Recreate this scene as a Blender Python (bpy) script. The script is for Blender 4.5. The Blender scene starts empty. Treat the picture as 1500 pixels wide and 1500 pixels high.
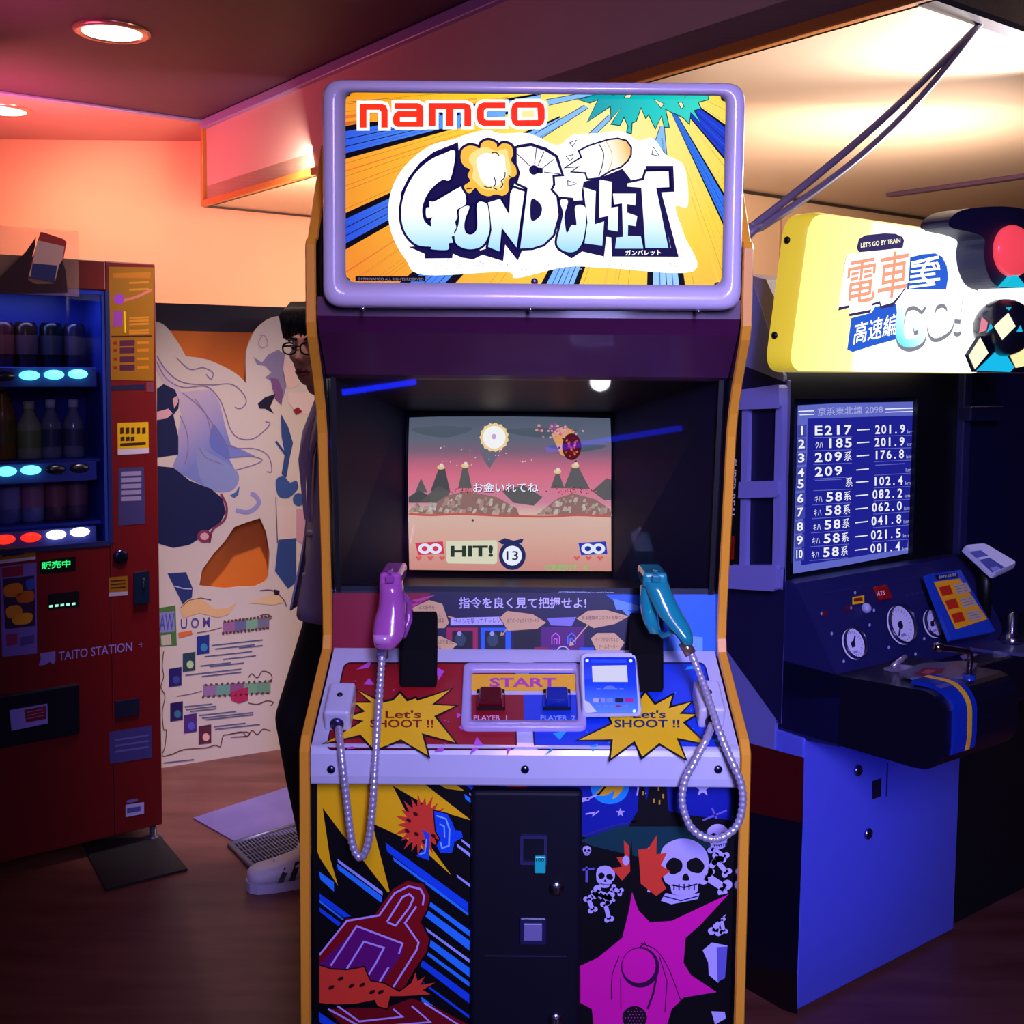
import bpy, bmesh, math, random
from math import sin, cos, pi, radians, sqrt, atan2, hypot
from mathutils import Vector as V, Matrix
from mathutils.geometry import tessellate_polygon
S = bpy.context.scene
C = S.collection
random.seed(7)

# ------------------------------------------------------------------ camera
FPX, CYP, TH, RO, HC = 1650.0, 655.0, radians(4), radians(.5), 1.49
EYE = V((0, 0, HC))
FW = V((0, cos(TH), -sin(TH)))
R0, U0 = V((1, 0, 0)), V((0, sin(TH), cos(TH)))
RT = R0 * cos(RO) + U0 * sin(RO)
UP = U0 * cos(RO) - R0 * sin(RO)
cam = bpy.data.objects.new('camera', bpy.data.cameras.new('camera'))
C.objects.link(cam)
cam.matrix_world = Matrix(((RT.x, UP.x, -FW.x, EYE.x), (RT.y, UP.y, -FW.y, EYE.y), (RT.z, UP.z, -FW.z, EYE.z), (0, 0, 0, 1)))
cam.data.sensor_width = 36
cam.data.lens = FPX / 1500 * 36
cam.data.shift_y = -(750 - CYP) / 1500
cam.data.clip_start = .05
S.camera = cam

# ------------------------------------------------------------------ world, exposure, lights
S.view_settings.view_transform = 'Standard'
S.view_settings.look = 'None'
S.view_settings.exposure = 0
S.view_settings.gamma = 1
S.view_settings.use_curve_mapping = False
W = bpy.data.worlds.new('world'); S.world = W; W.use_nodes = True
W.node_tree.nodes['Background'].inputs[0].default_value = (.012, .008, .045, 1)
W.node_tree.nodes['Background'].inputs[1].default_value = .35

def lamp(name, kind, loc, target, power, col, size=.3, sizey=None, spot=None, blend=.5, spread=None):
    l = bpy.data.lights.new(name, kind); o = bpy.data.objects.new(name, l); C.objects.link(o)
    o.location = loc; l.energy = power; l.color = col
    o.rotation_euler = (V(target) - V(loc)).to_track_quat('-Z', 'Y').to_euler()
    if kind == 'AREA':
        l.size = size
        if sizey: l.shape = 'RECTANGLE'; l.size_y = sizey
        if spread: l.spread = spread
    else:
        l.shadow_soft_size = size
        if kind == 'SPOT': l.spot_size = spot; l.spot_blend = blend
    return o
# blue and violet strips of the arcade behind the camera, plus a shaped pedestal spot
lamp('blue_strip_light', 'AREA', (.35, -1.0, 2.2), (.42, 2.0, 1.0), 13.5, (.40, .39, 1), .25, 1.2, spread=radians(52))
lamp('blue_pedestal_spot', 'SPOT', (1.3, -.2, .8), (.76, 2.6, .42), 110, (.06, .09, 1), .12, spot=radians(19), blend=1)  # unseen spot, cone narrowed so the blue fades across the pedestal
lamp('magenta_strip_light', 'AREA', (.05, -.5, 2.6), (.1, 2, 1.5), 3.0, (1, .5, .72), .2, 1.0, spread=radians(80))
# downlights of the ceiling tray at the left, with unseen lamps added around them
lamp('warm_downlight', 'SPOT', (-1.662, 4.752, 2.84), (-1.662, 4.752, 0), 40, (1, .66, .42), .06, spot=radians(150), blend=.8)
lamp('standee_fill_spot', 'SPOT', (-.60, 2.75, 2.84), (-1.0, 4.1, .6), 170, (1, .74, .70), .06, spot=radians(46), blend=.8)  # unseen spot added to brighten the standee and person
lamp('floor_fill_spot', 'SPOT', (-.72, 3.2, 2.84), (-.95, 3.85, 0), 170, (1, .78, .86), .06, spot=radians(30), blend=1)  # unseen spot added to brighten the floor by the standee
lamp('far_warm_downlight', 'SPOT', (-2.72, 6.2, 2.84), (-2.4, 6.9, 1.5), 40, (1, .66, .40), .06, spot=radians(150), blend=.9)
lamp('warm_wall_wash', 'AREA', (-.9, 5.3, 2.1), (-1.4, 7.0, 1.6), 42, (1, .69, .50), .5, .9)
lamp('pink_ceiling_light', 'AREA', (-2.6, 5.6, 2.3), (-2.2, 6.3, 2.87), 34, (1, .14, .20), .4, .4)
lamp('red_ceiling_glow', 'AREA', (-2.0, 4.5, 2.35), (-1.9, 4.5, 2.87), 5, (1, .08, .30), .4, .4)  # unseen upward lamp added to redden the tray ceiling
lamp('violet_ceiling_glow', 'AREA', (-.8, 3.0, 2.2), (-.8, 3.2, 2.87), 3, (.8, .35, .8), .5, .5)  # unseen upward lamp added to lift the violet of the tray ceiling
# unseen fill lamps added to brighten the cream ceiling and wall at the right
lamp('ceiling_hotspot_fill', 'SPOT', (1.72, 3.36, 2.12), (1.20, 3.04, 2.4), 230, (1, .93, .90), .08, spot=radians(112), blend=1)  # unseen spot added to make the bright patch on the ceiling
lamp('ceiling_fill_light', 'AREA', (1.55, 4.1, 1.8), (1.1, 4.4, 2.4), 20, (1, .83, .74), .5, .5)
lamp('wall_fill_light', 'AREA', (1.3, 3.9, 1.9), (1.35, 5.9, 2.0), 22, (1, .74, .52), .4, .4)

# ------------------------------------------------------------------ helpers
def ray(px, py): return FW + RT * ((px - 750) / FPX) + UP * ((CYP - py) / FPX)
class Pl:
    def __init__(s, p, n): s.p = V(p); s.n = V(n).normalized()
    def hit(s, px, py, off=0):
        d = ray(px, py); return EYE + d * ((s.p + s.n * off - EYE).dot(s.n) / d.dot(s.n))
def hy(px, py, y): return Pl((0, y, 0), (0, -1, 0)).hit(px, py)
def hz(px, py, z): return Pl((0, 0, z), (0, 0, 1)).hit(px, py)

def lin(h):
    if isinstance(h, str):
        h = h.lstrip('#'); c = [int(h[i:i+2], 16) / 255 for i in (0, 2, 4)]
    else: c = h
    return tuple((x / 12.92 if x <= .04045 else ((x + .055) / 1.055) ** 2.4) for x in c) + (1,)
MATS = {}
def mat(h, rough=.5, metal=0, emit=0, coat=0, spec=.5, alpha=1, trans=0, bump=0, bscale=60, key=None):
    k = key or (str(h), rough, metal, emit, coat, spec, alpha, trans, bump, bscale)
    if k in MATS: return MATS[k]
    m = bpy.data.materials.new('m%d' % len(MATS)); m.use_nodes = True
    b = m.node_tree.nodes['Principled BSDF']; i = b.inputs
    c = lin(h)
    i['Base Color'].default_value = c; i['Roughness'].default_value = rough; i['Metallic'].default_value = metal
    i['Specular IOR Level'].default_value = spec; i['Alpha'].default_value = alpha
    i['Coat Weight'].default_value = coat; i['Coat Roughness'].default_value = .08
    i['Transmission Weight'].default_value = trans
    if emit: i['Emission Color'].default_value = c; i['Emission Strength'].default_value = emit
    if bump:
        nt = m.node_tree; n = nt.nodes.new('ShaderNodeTexNoise'); n.inputs['Scale'].default_value = bscale; n.inputs['Detail'].default_value = 4
        tc = nt.nodes.new('ShaderNodeTexCoord'); nt.links.new(tc.outputs['Object'], n.inputs['Vector'])
        bp = nt.nodes.new('ShaderNodeBump'); bp.inputs['Strength'].default_value = bump; bp.inputs['Distance'].default_value = .01
        nt.links.new(n.outputs[0], bp.inputs['Height']); nt.links.new(bp.outputs[0], i['Normal'])
    MATS[k] = m; return m
def ink(h): return mat(h, .42, coat=.08, spec=.35)
def glow(h, s=1.0):
    m = mat(h, .5, emit=s, spec=.05); c = lin(h); m.node_tree.nodes['Principled BSDF'].inputs['Base Color'].default_value = (c[0] * .06, c[1] * .06, c[2] * .06, 1); return m
def ramp(stops, p0, p1, emit=0, rough=.4, coat=0, radial=False):
    """gradient: colour runs from world point p0 to p1"""
    k = ('ramp', str(stops), tuple(p0), tuple(p1), emit)
    if k in MATS: return MATS[k]
    m = mat((.5, .5, .5), .5 if emit else rough, emit=emit, coat=coat, spec=.05 if emit else .5, key=k)
    nt = m.node_tree; b = nt.nodes['Principled BSDF']
    g = nt.nodes.new('ShaderNodeNewGeometry'); vm = nt.nodes.new('ShaderNodeVectorMath'); vm.operation = 'SUBTRACT'; vm.inputs[1].default_value = p0
    dt = nt.nodes.new('ShaderNodeVectorMath'); dt.operation = 'DOT_PRODUCT'
    ax = V(p1) - V(p0); dt.inputs[1].default_value = ax / ax.length_squared
    cr = nt.nodes.new('ShaderNodeValToRGB'); cr.color_ramp.interpolation = 'LINEAR'
    if radial:
        dt.operation = 'LENGTH'; mu = nt.nodes.new('ShaderNodeMath'); mu.operation = 'MULTIPLY'; mu.inputs[1].default_value = 1 / ax.length
        nt.links.new(dt.outputs['Value'], mu.inputs[0]); nt.links.new(mu.outputs[0], cr.inputs[0])
    else: nt.links.new(dt.outputs['Value'], cr.inputs[0])
    nt.links.new(g.outputs['Position'], vm.inputs[0]); nt.links.new(vm.outputs[0], dt.inputs[0])
    el = cr.color_ramp.elements
    while len(el) < len(stops): el.new(.5)
    for e, (t, h) in zip(el, stops): e.position = t; e.color = lin(h)
    if emit: nt.links.new(cr.outputs[0], b.inputs['Emission Color']); b.inputs['Base Color'].default_value = (.03, .03, .03, 1)
    else: nt.links.new(cr.outputs[0], b.inputs['Base Color'])
    return m
def noise_mat(h1, h2, scale=4, rough=.5, stretch=(1, 1, 1), bump=.1, detail=6, spec=.5, coat=0):
    m = bpy.data.materials.new('n%d' % len(MATS)); MATS[('n', len(MATS))] = m; m.use_nodes = True
    nt = m.node_tree; b = nt.nodes['Principled BSDF']; b.inputs['Roughness'].default_value = rough; b.inputs['Specular IOR Level'].default_value = spec
    b.inputs['Coat Weight'].default_value = coat
    tc = nt.nodes.new('ShaderNodeTexCoord'); mp = nt.nodes.new('ShaderNodeMapping'); mp.inputs['Scale'].default_value = stretch
    n = nt.nodes.new('ShaderNodeTexNoise'); n.inputs['Scale'].default_value = scale; n.inputs['Detail'].default_value = detail
    cr = nt.nodes.new('ShaderNodeValToRGB'); cr.color_ramp.elements[0].color = lin(h1); cr.color_ramp.elements[1].color = lin(h2)
    cr.color_ramp.elements[0].position = .3; cr.color_ramp.elements[1].position = .7
    nt.links.new(tc.outputs['Object'], mp.inputs[0]); nt.links.new(mp.outputs[0], n.inputs['Vector']); nt.links.new(n.outputs[0], cr.inputs[0])
    nt.links.new(cr.outputs[0], b.inputs['Base Color'])
    if bump:
        bp = nt.nodes.new('ShaderNodeBump'); bp.inputs['Strength'].default_value = bump; bp.inputs['Distance'].default_value = .005
        nt.links.new(n.outputs[0], bp.inputs['Height']); nt.links.new(bp.outputs[0], b.inputs['Normal'])
    return m
def glass_mat(tint=(.9, .92, 1), base=.04, rough=.02):
    m = bpy.data.materials.new('g%d' % len(MATS)); MATS[('g', len(MATS))] = m; m.use_nodes = True
    nt = m.node_tree; nt.nodes.remove(nt.nodes['Principled BSDF'])
    t = nt.nodes.new('ShaderNodeBsdfTransparent'); t.inputs[0].default_value = tint + (1,)
    g = nt.nodes.new('ShaderNodeBsdfGlossy'); g.inputs['Roughness'].default_value = rough
    f = nt.nodes.new('ShaderNodeFresnel'); f.inputs[0].default_value = 1.5
    mx = nt.nodes.new('ShaderNodeMixShader')
    nt.links.new(f.outputs[0], mx.inputs[0]); nt.links.new(t.outputs[0], mx.inputs[1]); nt.links.new(g.outputs[0], mx.inputs[2])
    nt.links.new(mx.outputs[0], nt.nodes['Material Output'].inputs[0]); return m

class MB:
    def __init__(s): s.v = []; s.f = []; s.mi = []; s.sm = []; s.mats = []
    def add(s, vs, fs, m, smooth=False):
        if m not in s.mats: s.mats.append(m)
        k = s.mats.index(m); o = len(s.v)
        s.v += [V(p) for p in vs]
        for f in fs: s.f.append([o + i for i in f]); s.mi.append(k); s.sm.append(smooth)
        return s
    def box(s, c, size, m, ax=None):
        ax = ax or (V((1, 0, 0)), V((0, 1, 0)), V((0, 0, 1))); c = V(c)
        vs = [c + ax[0] * (x * size[0] / 2) + ax[1] * (y * size[1] / 2) + ax[2] * (z * size[2] / 2) for z in (-1, 1) for y in (-1, 1) for x in (-1, 1)]
        return s.add(vs, [(0, 2, 3, 1), (4, 5, 7, 6), (0, 1, 5, 4), (2, 6, 7, 3), (0, 4, 6, 2), (1, 3, 7, 5)], m)
    def prism(s, pts, vec, m, smooth=False, m2=None):
        pts = [V(p) for p in pts]; vec = V(vec); n = len(pts)
        s.add(pts + [p + vec for p in pts], [list(range(n)), list(range(2 * n - 1, n - 1, -1))], m)
        s.add(pts + [p + vec for p in pts], [(i, i + n, (i + 1) % n + n, (i + 1) % n) for i in range(n)], m2 or m, smooth); return s
    def loft(s, secs, m, seg=16, caps=True, smooth=True, power=1):
        vs = []; fs = []
        def sg(x): return math.copysign(abs(x) ** power, x)
        for c, a, b in secs:
            for k in range(seg):
                t = 2 * pi * k / seg; vs.append(V(c) + V(a) * sg(cos(t)) + V(b) * sg(sin(t)))
        for j in range(len(secs) - 1):
            for k in range(seg): fs.append((j * seg + k, j * seg + (k + 1) % seg, (j + 1) * seg + (k + 1) % seg, (j + 1) * seg + k))
        if caps: fs.append(list(range(seg))[::-1]); fs.append([(len(secs) - 1) * seg + k for k in range(seg)])
        return s.add(vs, fs, m, smooth)
    def tube(s, pts, r, m, seg=10, caps=True):
        pts = [V(p) for p in pts]; n = len(pts); rr = r if isinstance(r, (list, tuple)) else [r] * n
        secs = []; prev = None
        for i, p in enumerate(pts):
            t = (pts[min(i + 1, n - 1)] - pts[max(i - 1, 0)]).normalized()
            if prev is None: a = t.orthogonal().normalized()
            else: a = (prev - t * prev.dot(t)); a = a.normalized() if a.length > 1e-6 else t.orthogonal().normalized()
            prev = a; b = t.cross(a); secs.append((p, a * rr[i], b * rr[i]))
        return s.loft(secs, m, seg, caps)
    def lathe(s, o, ax, prof, m, seg=24, caps=True):
        ax = V(ax).normalized(); a = ax.orthogonal().normalized(); b = ax.cross(a)
        return s.loft([(V(o) + ax * h, a * r, b * r) for r, h in prof], m, seg, caps)
    def ell(s, c, r, m, ax=None, seg=20, rings=12):
        ax = ax or (V((1, 0, 0)), V((0, 1, 0)), V((0, 0, 1)))
        secs = []
        for j in range(rings + 1):
            t = -pi / 2 + pi * j / rings; k = max(cos(t), .003)
            secs.append((V(c) + ax[2] * (r[2] * sin(t)), ax[0] * (r[0] * k), ax[1] * (r[1] * k)))
        return s.loft(secs, m, seg)
    def build(s, name, parent=None, bevel=0, seg=2, sub=0, remesh=0, smooth_it=0, solid=0):
        o0 = WL(parent) if parent else (sum(s.v, V()) / len(s.v))
        if not parent: o0 = V((o0.x, o0.y, min(p.z for p in s.v)))
        me = bpy.data.meshes.new(name); me.from_pydata([p - o0 for p in s.v], [], s.f)
        for m in s.mats: me.materials.append(m)
        me.polygons.foreach_set('material_index', s.mi); me.polygons.foreach_set('use_smooth', s.sm); me.update()
        if not ART_FLAG[0]:
            bm = bmesh.new(); bm.from_mesh(me); bmesh.ops.recalc_face_normals(bm, faces=bm.faces); bm.to_mesh(me); bm.free()
        o = bpy.data.objects.new(name, me); C.objects.link(o)
        if parent: o.parent = parent
        else: o.location = o0
        o['w0'] = list(o0) if not parent else list(WL(parent))
        if bevel:
            b = o.modifiers.new('b', 'BEVEL'); b.width = bevel; b.segments = seg; b.limit_method = 'ANGLE'; b.angle_limit = radians(35); b.harden_normals = False
        if remesh:
            r = o.modifiers.new('r', 'REMESH'); r.mode = 'VOXEL'; r.voxel_size = remesh; r.use_smooth_shade = True
        if smooth_it:
            q = o.modifiers.new('s', 'SMOOTH'); q.iterations = smooth_it; q.factor = .5
        if sub:
            q = o.modifiers.new('u', 'SUBSURF'); q.levels = sub; q.render_levels = sub
        if solid:
            q = o.modifiers.new('t', 'SOLIDIFY'); q.thickness = solid; q.offset = -1
        return o
ART_FLAG = [False]
def WL(o): return V(o['w0'])
def thing(name, loc, label, cat, group=None):
    o = bpy.data.objects.new(name, None); C.objects.link(o); o.location = loc; o.empty_display_size = .05; o['w0'] = list(V(loc))
    return tag(o, label, cat, group)
def tag(o, label, cat, group=None):
    o['label'] = label; o['category'] = cat
    if group: o['group'] = group
    return o
def struct(o): o['kind'] = 'structure'; return o

def catmull(p, closed=False, n=6):
    out = []; N = len(p); rng = range(N) if closed else range(N - 1)
    for i in rng:
        if closed: a, b, c, d = p[i - 1], p[i], p[(i + 1) % N], p[(i + 2) % N]
        else: a, b, c, d = p[max(i - 1, 0)], p[i], p[i + 1], p[min(i + 2, N - 1)]
        for k in range(n):
            t = k / n
            out.append(tuple(.5 * (2 * b[j] + (c[j] - a[j]) * t + (2 * a[j] - 5 * b[j] + 4 * c[j] - d[j]) * t * t + (3 * b[j] - a[j] - 3 * c[j] + d[j]) * t ** 3) for j in range(len(b))))
    if not closed: out.append(tuple(p[-1]))
    return out
TXT = {}
def glyphs(t, bold=0):
    if (t, bold) in TXT: return TXT[(t, bold)]
    cu = bpy.data.curves.new('txt', 'FONT'); cu.body = t; cu.offset = bold; cu.resolution_u = 3
    o = bpy.data.objects.new('txt', cu); C.objects.link(o)
    me = o.evaluated_get(bpy.context.evaluated_depsgraph_get()).to_mesh()
    vs = [tuple(v.co) for v in me.vertices]; fs = [tuple(p.vertices) for p in me.polygons]
    o.evaluated_get(bpy.context.evaluated_depsgraph_get()).to_mesh_clear()
    bpy.data.objects.remove(o); bpy.data.curves.remove(cu)
    xs = [v[0] for v in vs]; ys = [v[1] for v in vs]; x0, x1, y0, y1 = min(xs), max(xs), min(ys), max(ys)
    vs = [((v[0] - x0) / (x1 - x0), (v[1] - y0) / max(y1 - y0, 1e-6)) for v in vs]
    TXT[(t, bold)] = (vs, fs); return TXT[(t, bold)]

class Art:
    """print on a surface: flat shapes traced onto one plane, kept in one mesh"""
    def __init__(s, pl, base=.0008, step=.0002): s.pl = pl; s.b = base; s.st = step; s.mb = MB(); s.view(0, 0, 1)
    def view(s, x0, y0, k): s.t = (x0, y0, k); return s
    def P(s, p, l): return s.pl.hit(s.t[0] + p[0] / s.t[2], s.t[1] + p[1] / s.t[2], s.b + s.st * l)
    def poly(s, pts, m, l=0, sm=False, holes=()):
        if sm: pts = catmull(pts, True)
        rings = [list(pts)] + [list(h) for h in holes]
        flat = [q for r in rings for q in r]
        tri = tessellate_polygon([[V((q[0], q[1], 0)) for q in r] for r in rings])
        s.mb.add([s.P(q, l) for q in flat], [tuple(t) for t in tri], m); return s
    def line(s, pts, w, m, l=0, closed=False, sm=False):
        if sm: pts = catmull(pts, closed)
        pts = [p for i, p in enumerate(pts) if i == 0 or hypot(p[0] - pts[i-1][0], p[1] - pts[i-1][1]) > 1e-6]
        N = len(pts); L = []; Rr = []
        for i in range(N):
            a = pts[i - 1] if (i or closed) else pts[i]; b = pts[(i + 1) % N] if (i < N - 1 or closed) else pts[i]; p = pts[i]
            d1 = V((p[0] - a[0], p[1] - a[1])); d2 = V((b[0] - p[0], b[1] - p[1]))
            if d1.length < 1e-9: d1 = d2
            if d2.length < 1e-9: d2 = d1
            d1.normalize(); d2.normalize(); t = d1 + d2
            t = t.normalized() if t.length > 1e-3 else d2
            n = V((-t[1], t[0])); c = max(n.dot(V((-d2[1], d2[0]))), .5)
            q = n * (w / 2 / c); L.append((p[0] + q[0], p[1] + q[1])); Rr.append((p[0] - q[0], p[1] - q[1]))
        fs = [(i, (i + 1) % N, (i + 1) % N + N, i + N) for i in range(N if closed else N - 1)]
        s.mb.add([s.P(q, l) for q in L + Rr], fs, m); return s
    def disc(s, x, y, rx, ry, m, l=0, rot=0, n=28, r0=0):
        pts = []
        for k in range(n):
            t = 2 * pi * k / n; a, b = rx * cos(t), ry * sin(t); pts.append((x + a * cos(rot) - b * sin(rot), y + a * sin(rot) + b * cos(rot)))
        return s.poly(pts, m, l)
    def text(s, t, p0, p1, h, m, l=0, bold=0, up=None):
        vs, fs = glyphs(t, bold); up = up or (0, -h)
        s.mb.add([s.P((p0[0] + (p1[0] - p0[0]) * x + up[0] * y, p0[1] + (p1[1] - p0[1]) * x + up[1] * y), l) for x, y in vs], fs, m); return s
    def star(s, x, y, r, m, l=0, k=.42, n=5, rot=-pi / 2):
        return s.poly([(x + (r if i % 2 == 0 else r * k) * cos(rot + pi * i / n), y + (r if i % 2 == 0 else r * k) * sin(rot + pi * i / n)) for i in range(2 * n)], m, l)
    def build(s, name, parent=None):
        ART_FLAG[0] = True
        # make every face look along the plane's normal
        for i, f in enumerate(s.mb.f):
            a, b, c = s.mb.v[f[0]], s.mb.v[f[1]], s.mb.v[f[2]]
            if (b - a).cross(c - a).dot(s.pl.n) < 0: s.mb.f[i] = f[::-1]
        o = s.mb.build(name, parent); ART_FLAG[0] = False; return o

DD, NN, EE, ZZ = V((.799, .602, 0)), V((.602, -.799, 0)), V((-.602, .799, 0)), V((0, 0, 1))
# ================================================================== room
floor_m = noise_mat('5a2c28', '764640', 3, .38, (1, 5, 1), .05, spec=.4)
mb = MB()
mb.box((.5, 3.5, -.05), (11, 11, .1), floor_m)
struct(mb.build('floor'))
WA = V((-1.754, 6.466, 0))          # back wall
wall_m = noise_mat('d9b08a', 'dcb692', 1.5, .55, bump=.02)
cream_m = mat('d6bca2', .3, spec=.6, bump=.02, bscale=8)
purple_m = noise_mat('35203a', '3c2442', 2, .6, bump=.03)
def slab(name, p, u, length, z0, z1, m, thick=.08):
    mb = MB(); p = V(p); n = V((-u.y, u.x, 0))
    mb.prism([p + ZZ * z0, p + u * length + ZZ * z0, p + u * length + ZZ * z1, p + ZZ * z1], n * thick, m)
    return struct(mb.build(name))
W1 = V((1.187, 5.809, 0))
t_in = 2.5
ca = (W1 - WA).dot(DD); ce = (W1 - WA).dot(NN)
slab('wall_back', V((-5.2, 7.05, 0)), V((1, 0, 0)), 6.9, 0, 2.9, wall_m)
slab('wall_return', V((1.62, 6.2, 0)), V((0, 1, 0)), .9, 0, 2.42, wall_m)
slab('wall_right', W1 - DD * .35, DD, 4.2, 0, 2.42, wall_m)
slab('wall_left', V((-5.2, 1.5, 0)), V((0, 1, 0)), 5.6, 0, 2.9, wall_m)
# upper ceiling tray and the dropped cream ceiling
SA = V((-1.754, 6.466, 0)); SB = SA + NN * 4.6       # soffit runs towards the camera, then turns right
mb = MB()
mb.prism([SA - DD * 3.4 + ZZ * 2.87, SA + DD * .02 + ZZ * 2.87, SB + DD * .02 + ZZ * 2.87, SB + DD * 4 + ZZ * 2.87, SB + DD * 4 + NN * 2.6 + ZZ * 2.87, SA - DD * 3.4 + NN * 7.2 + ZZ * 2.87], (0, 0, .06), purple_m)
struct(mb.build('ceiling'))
mb = MB(); s0 = SA - DD * 3.4
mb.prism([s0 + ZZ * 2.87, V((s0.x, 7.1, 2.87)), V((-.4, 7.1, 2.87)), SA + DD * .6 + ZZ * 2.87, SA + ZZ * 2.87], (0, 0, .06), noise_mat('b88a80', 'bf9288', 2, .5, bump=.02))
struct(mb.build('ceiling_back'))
mb = MB()
lo = [SA + EE * .01, SB, SB + DD * 4.3, SB + DD * 4.3 + EE * 4.65]
mb.prism([p + ZZ * 2.4 for p in lo], (0, 0, .1), cream_m)
struct(mb.build('ceiling_lower'))
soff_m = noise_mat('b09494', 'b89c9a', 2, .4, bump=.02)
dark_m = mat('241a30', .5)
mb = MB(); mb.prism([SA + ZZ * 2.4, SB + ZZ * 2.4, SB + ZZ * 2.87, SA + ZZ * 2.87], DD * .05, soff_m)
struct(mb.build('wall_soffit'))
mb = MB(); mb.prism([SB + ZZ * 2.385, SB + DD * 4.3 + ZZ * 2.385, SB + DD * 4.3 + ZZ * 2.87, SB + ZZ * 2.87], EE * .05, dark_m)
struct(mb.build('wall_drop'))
trim_m = mat('7d6fae', .35, spec=.6); brown_m = mat('a8662c', .35, spec=.6)
mb = MB(); mb.box((SA + SB) / 2 + ZZ * 2.842 - DD * .012, (.03, 4.6, .05), trim_m, (DD, NN, ZZ)); struct(mb.build('trim_1', bevel=.006))
mb = MB(); mb.box((SA + SB) / 2 + ZZ * 2.405 - DD * .008, (.03, 4.6, .035), brown_m, (DD, NN, ZZ)); struct(mb.build('trim_2', bevel=.004))
mb = MB(); mb.box(SA + ZZ * 2.64 - DD * .01 + NN * .02, (.03, .03, .46), brown_m, (DD, NN, ZZ)); struct(mb.build('trim_3', bevel=.004))
mb = MB(); mb.box(WA - DD * 1.7 + ZZ * 2.862, (3.4, .035, .016), trim_m, (DD, NN, ZZ)); struct(mb.build('trim_4', bevel=.004))
gap_m = mat('3a2a24', .7)
mb = MB(); mb.box(WA + DD * 1.4 + ZZ * 2.40 + EE * .02, (2.8, .016, .02), gap_m, (DD, NN, ZZ)); struct(mb.build('trim_5'))
mb = MB(); mb.box(W1 + DD * 1.6 + ZZ * 2.392 + NN * .008, (3.8, .016, .012), gap_m, (DD, NN, ZZ)); struct(mb.build('trim_6'))
mb = MB(); mb.box(W1 + DD * .26 + ZZ * 1.2 + NN * .004, (.012, .008, 2.3), mat('b08c68', .5), (DD, NN, ZZ)); struct(mb.build('trim_7'))
# ceiling rail at the right
r0, r1 = hz(1302, 286, 2.39), hz(1560, 250, 2.39)
mb = MB(); u = (r1 - r0).normalized(); mb.box((r0 + r1) / 2, ((r1 - r0).length, .05, .02), mat('5d4560', .4), (u, V((-u.y, u.x, 0)), ZZ))
tag(mb.build('ceiling_rail', bevel=.004), 'thin dark lighting rail under the cream ceiling at the right', 'rail')
# recessed downlights
def downlight(px, py, label):
    c = hz(px, py, 2.87)
    t = thing('ceiling_light', c, label, 'ceiling light', 'recessed downlights at the upper left')
    mb = MB(); mb.lathe(c, (0, 0, -1), [(.155, -.005), (.155, .008), (.14, .016), (.122, .012), (.118, -.002)], mat('c8a890', .25, metal=.7), 40, False); mb.build('ring', t)
    mb = MB(); mb.lathe(c, (0, 0, -1), [(.119, .001), (.119, .010)], glow('fff4e6', 3.5), 40); mb.build('diffuser', t)
downlight(164, 45, 'round recessed downlight in the dark ceiling, the larger one nearer the cabinet')
downlight(4, 160, 'round recessed downlight cut by the left edge of the picture')

REFL_STRIPS = [(V((-.844, -1.63, .339)), V((-.479, -1.63, .398))), (V((.172, -1.63, .046)), V((.85, -1.63, .169)))]; REFL_DISC = V((.433, -1.63, .407))
# made-up counter, strips and lamp, added out of view to give the glass reflections
t = thing('reflection_helper', (0, -1.75, 0), 'added unseen counter with glowing blue strips, made up for the reflections in the screen glass', 'counter')
mb = MB(); mb.box((0, -1.8, .45), (2.2, .3, .9), mat('0a0a14', .5)); mb.build('helper_body', t, bevel=.01)
for k, (a, b) in enumerate(REFL_STRIPS):
    mb = MB(); mb.tube([a, b], .014, mat('1428ff', .4, emit=(14, 4.5)[k]), 10); mb.build('reflection_strip', t)
mb = MB(); mb.lathe(REFL_DISC, (0, 1, 0), [(.05, -.03), (.05, 0), (.04, .01), (.002, .012)], mat('ffffff', .4, emit=22), 20); mb.build('reflection_disc', t)
# ================================================================== shooting game cabinet
CX = .0245; HWD = .35
black = mat('0a0a0e', .45); blackg = mat('08080c', .18, coat=.3); yel_edge = mat('f0a42c', .32, coat=.3)
lav = mat('d4cae2', .28, coat=.5); white_p = mat('c9cadf', .3, coat=.4); steel = mat('b9bcc8', .25, metal=1)
def screw(mb, c, n, r=.006, m=None):
    mb.lathe(c, n, [(r, 0), (r, .0015), (r * .6, .003), (.0004, .0034)], m or steel, 14)
cab = thing('arcade_cabinet', (CX, 2.1, 0), 'tall shooting arcade cabinet with a lit cartoon sign and orange edges, centre', 'arcade cabinet')
prof = [(1.715, .02), (1.713, .455), (1.711, .79), (1.711, .895), (1.726, .912), (1.922, 1.0), (1.931, 1.025), (1.929, 1.07), (1.884, 1.38), (1.870, 1.42), (1.842, 1.47), (1.789, 1.54), (1.781, 1.56), (1.781, 1.68), (1.786, 1.687), (1.80, 1.69), (1.93, 1.86), (2.55, 1.86), (2.55, .02)]
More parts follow.
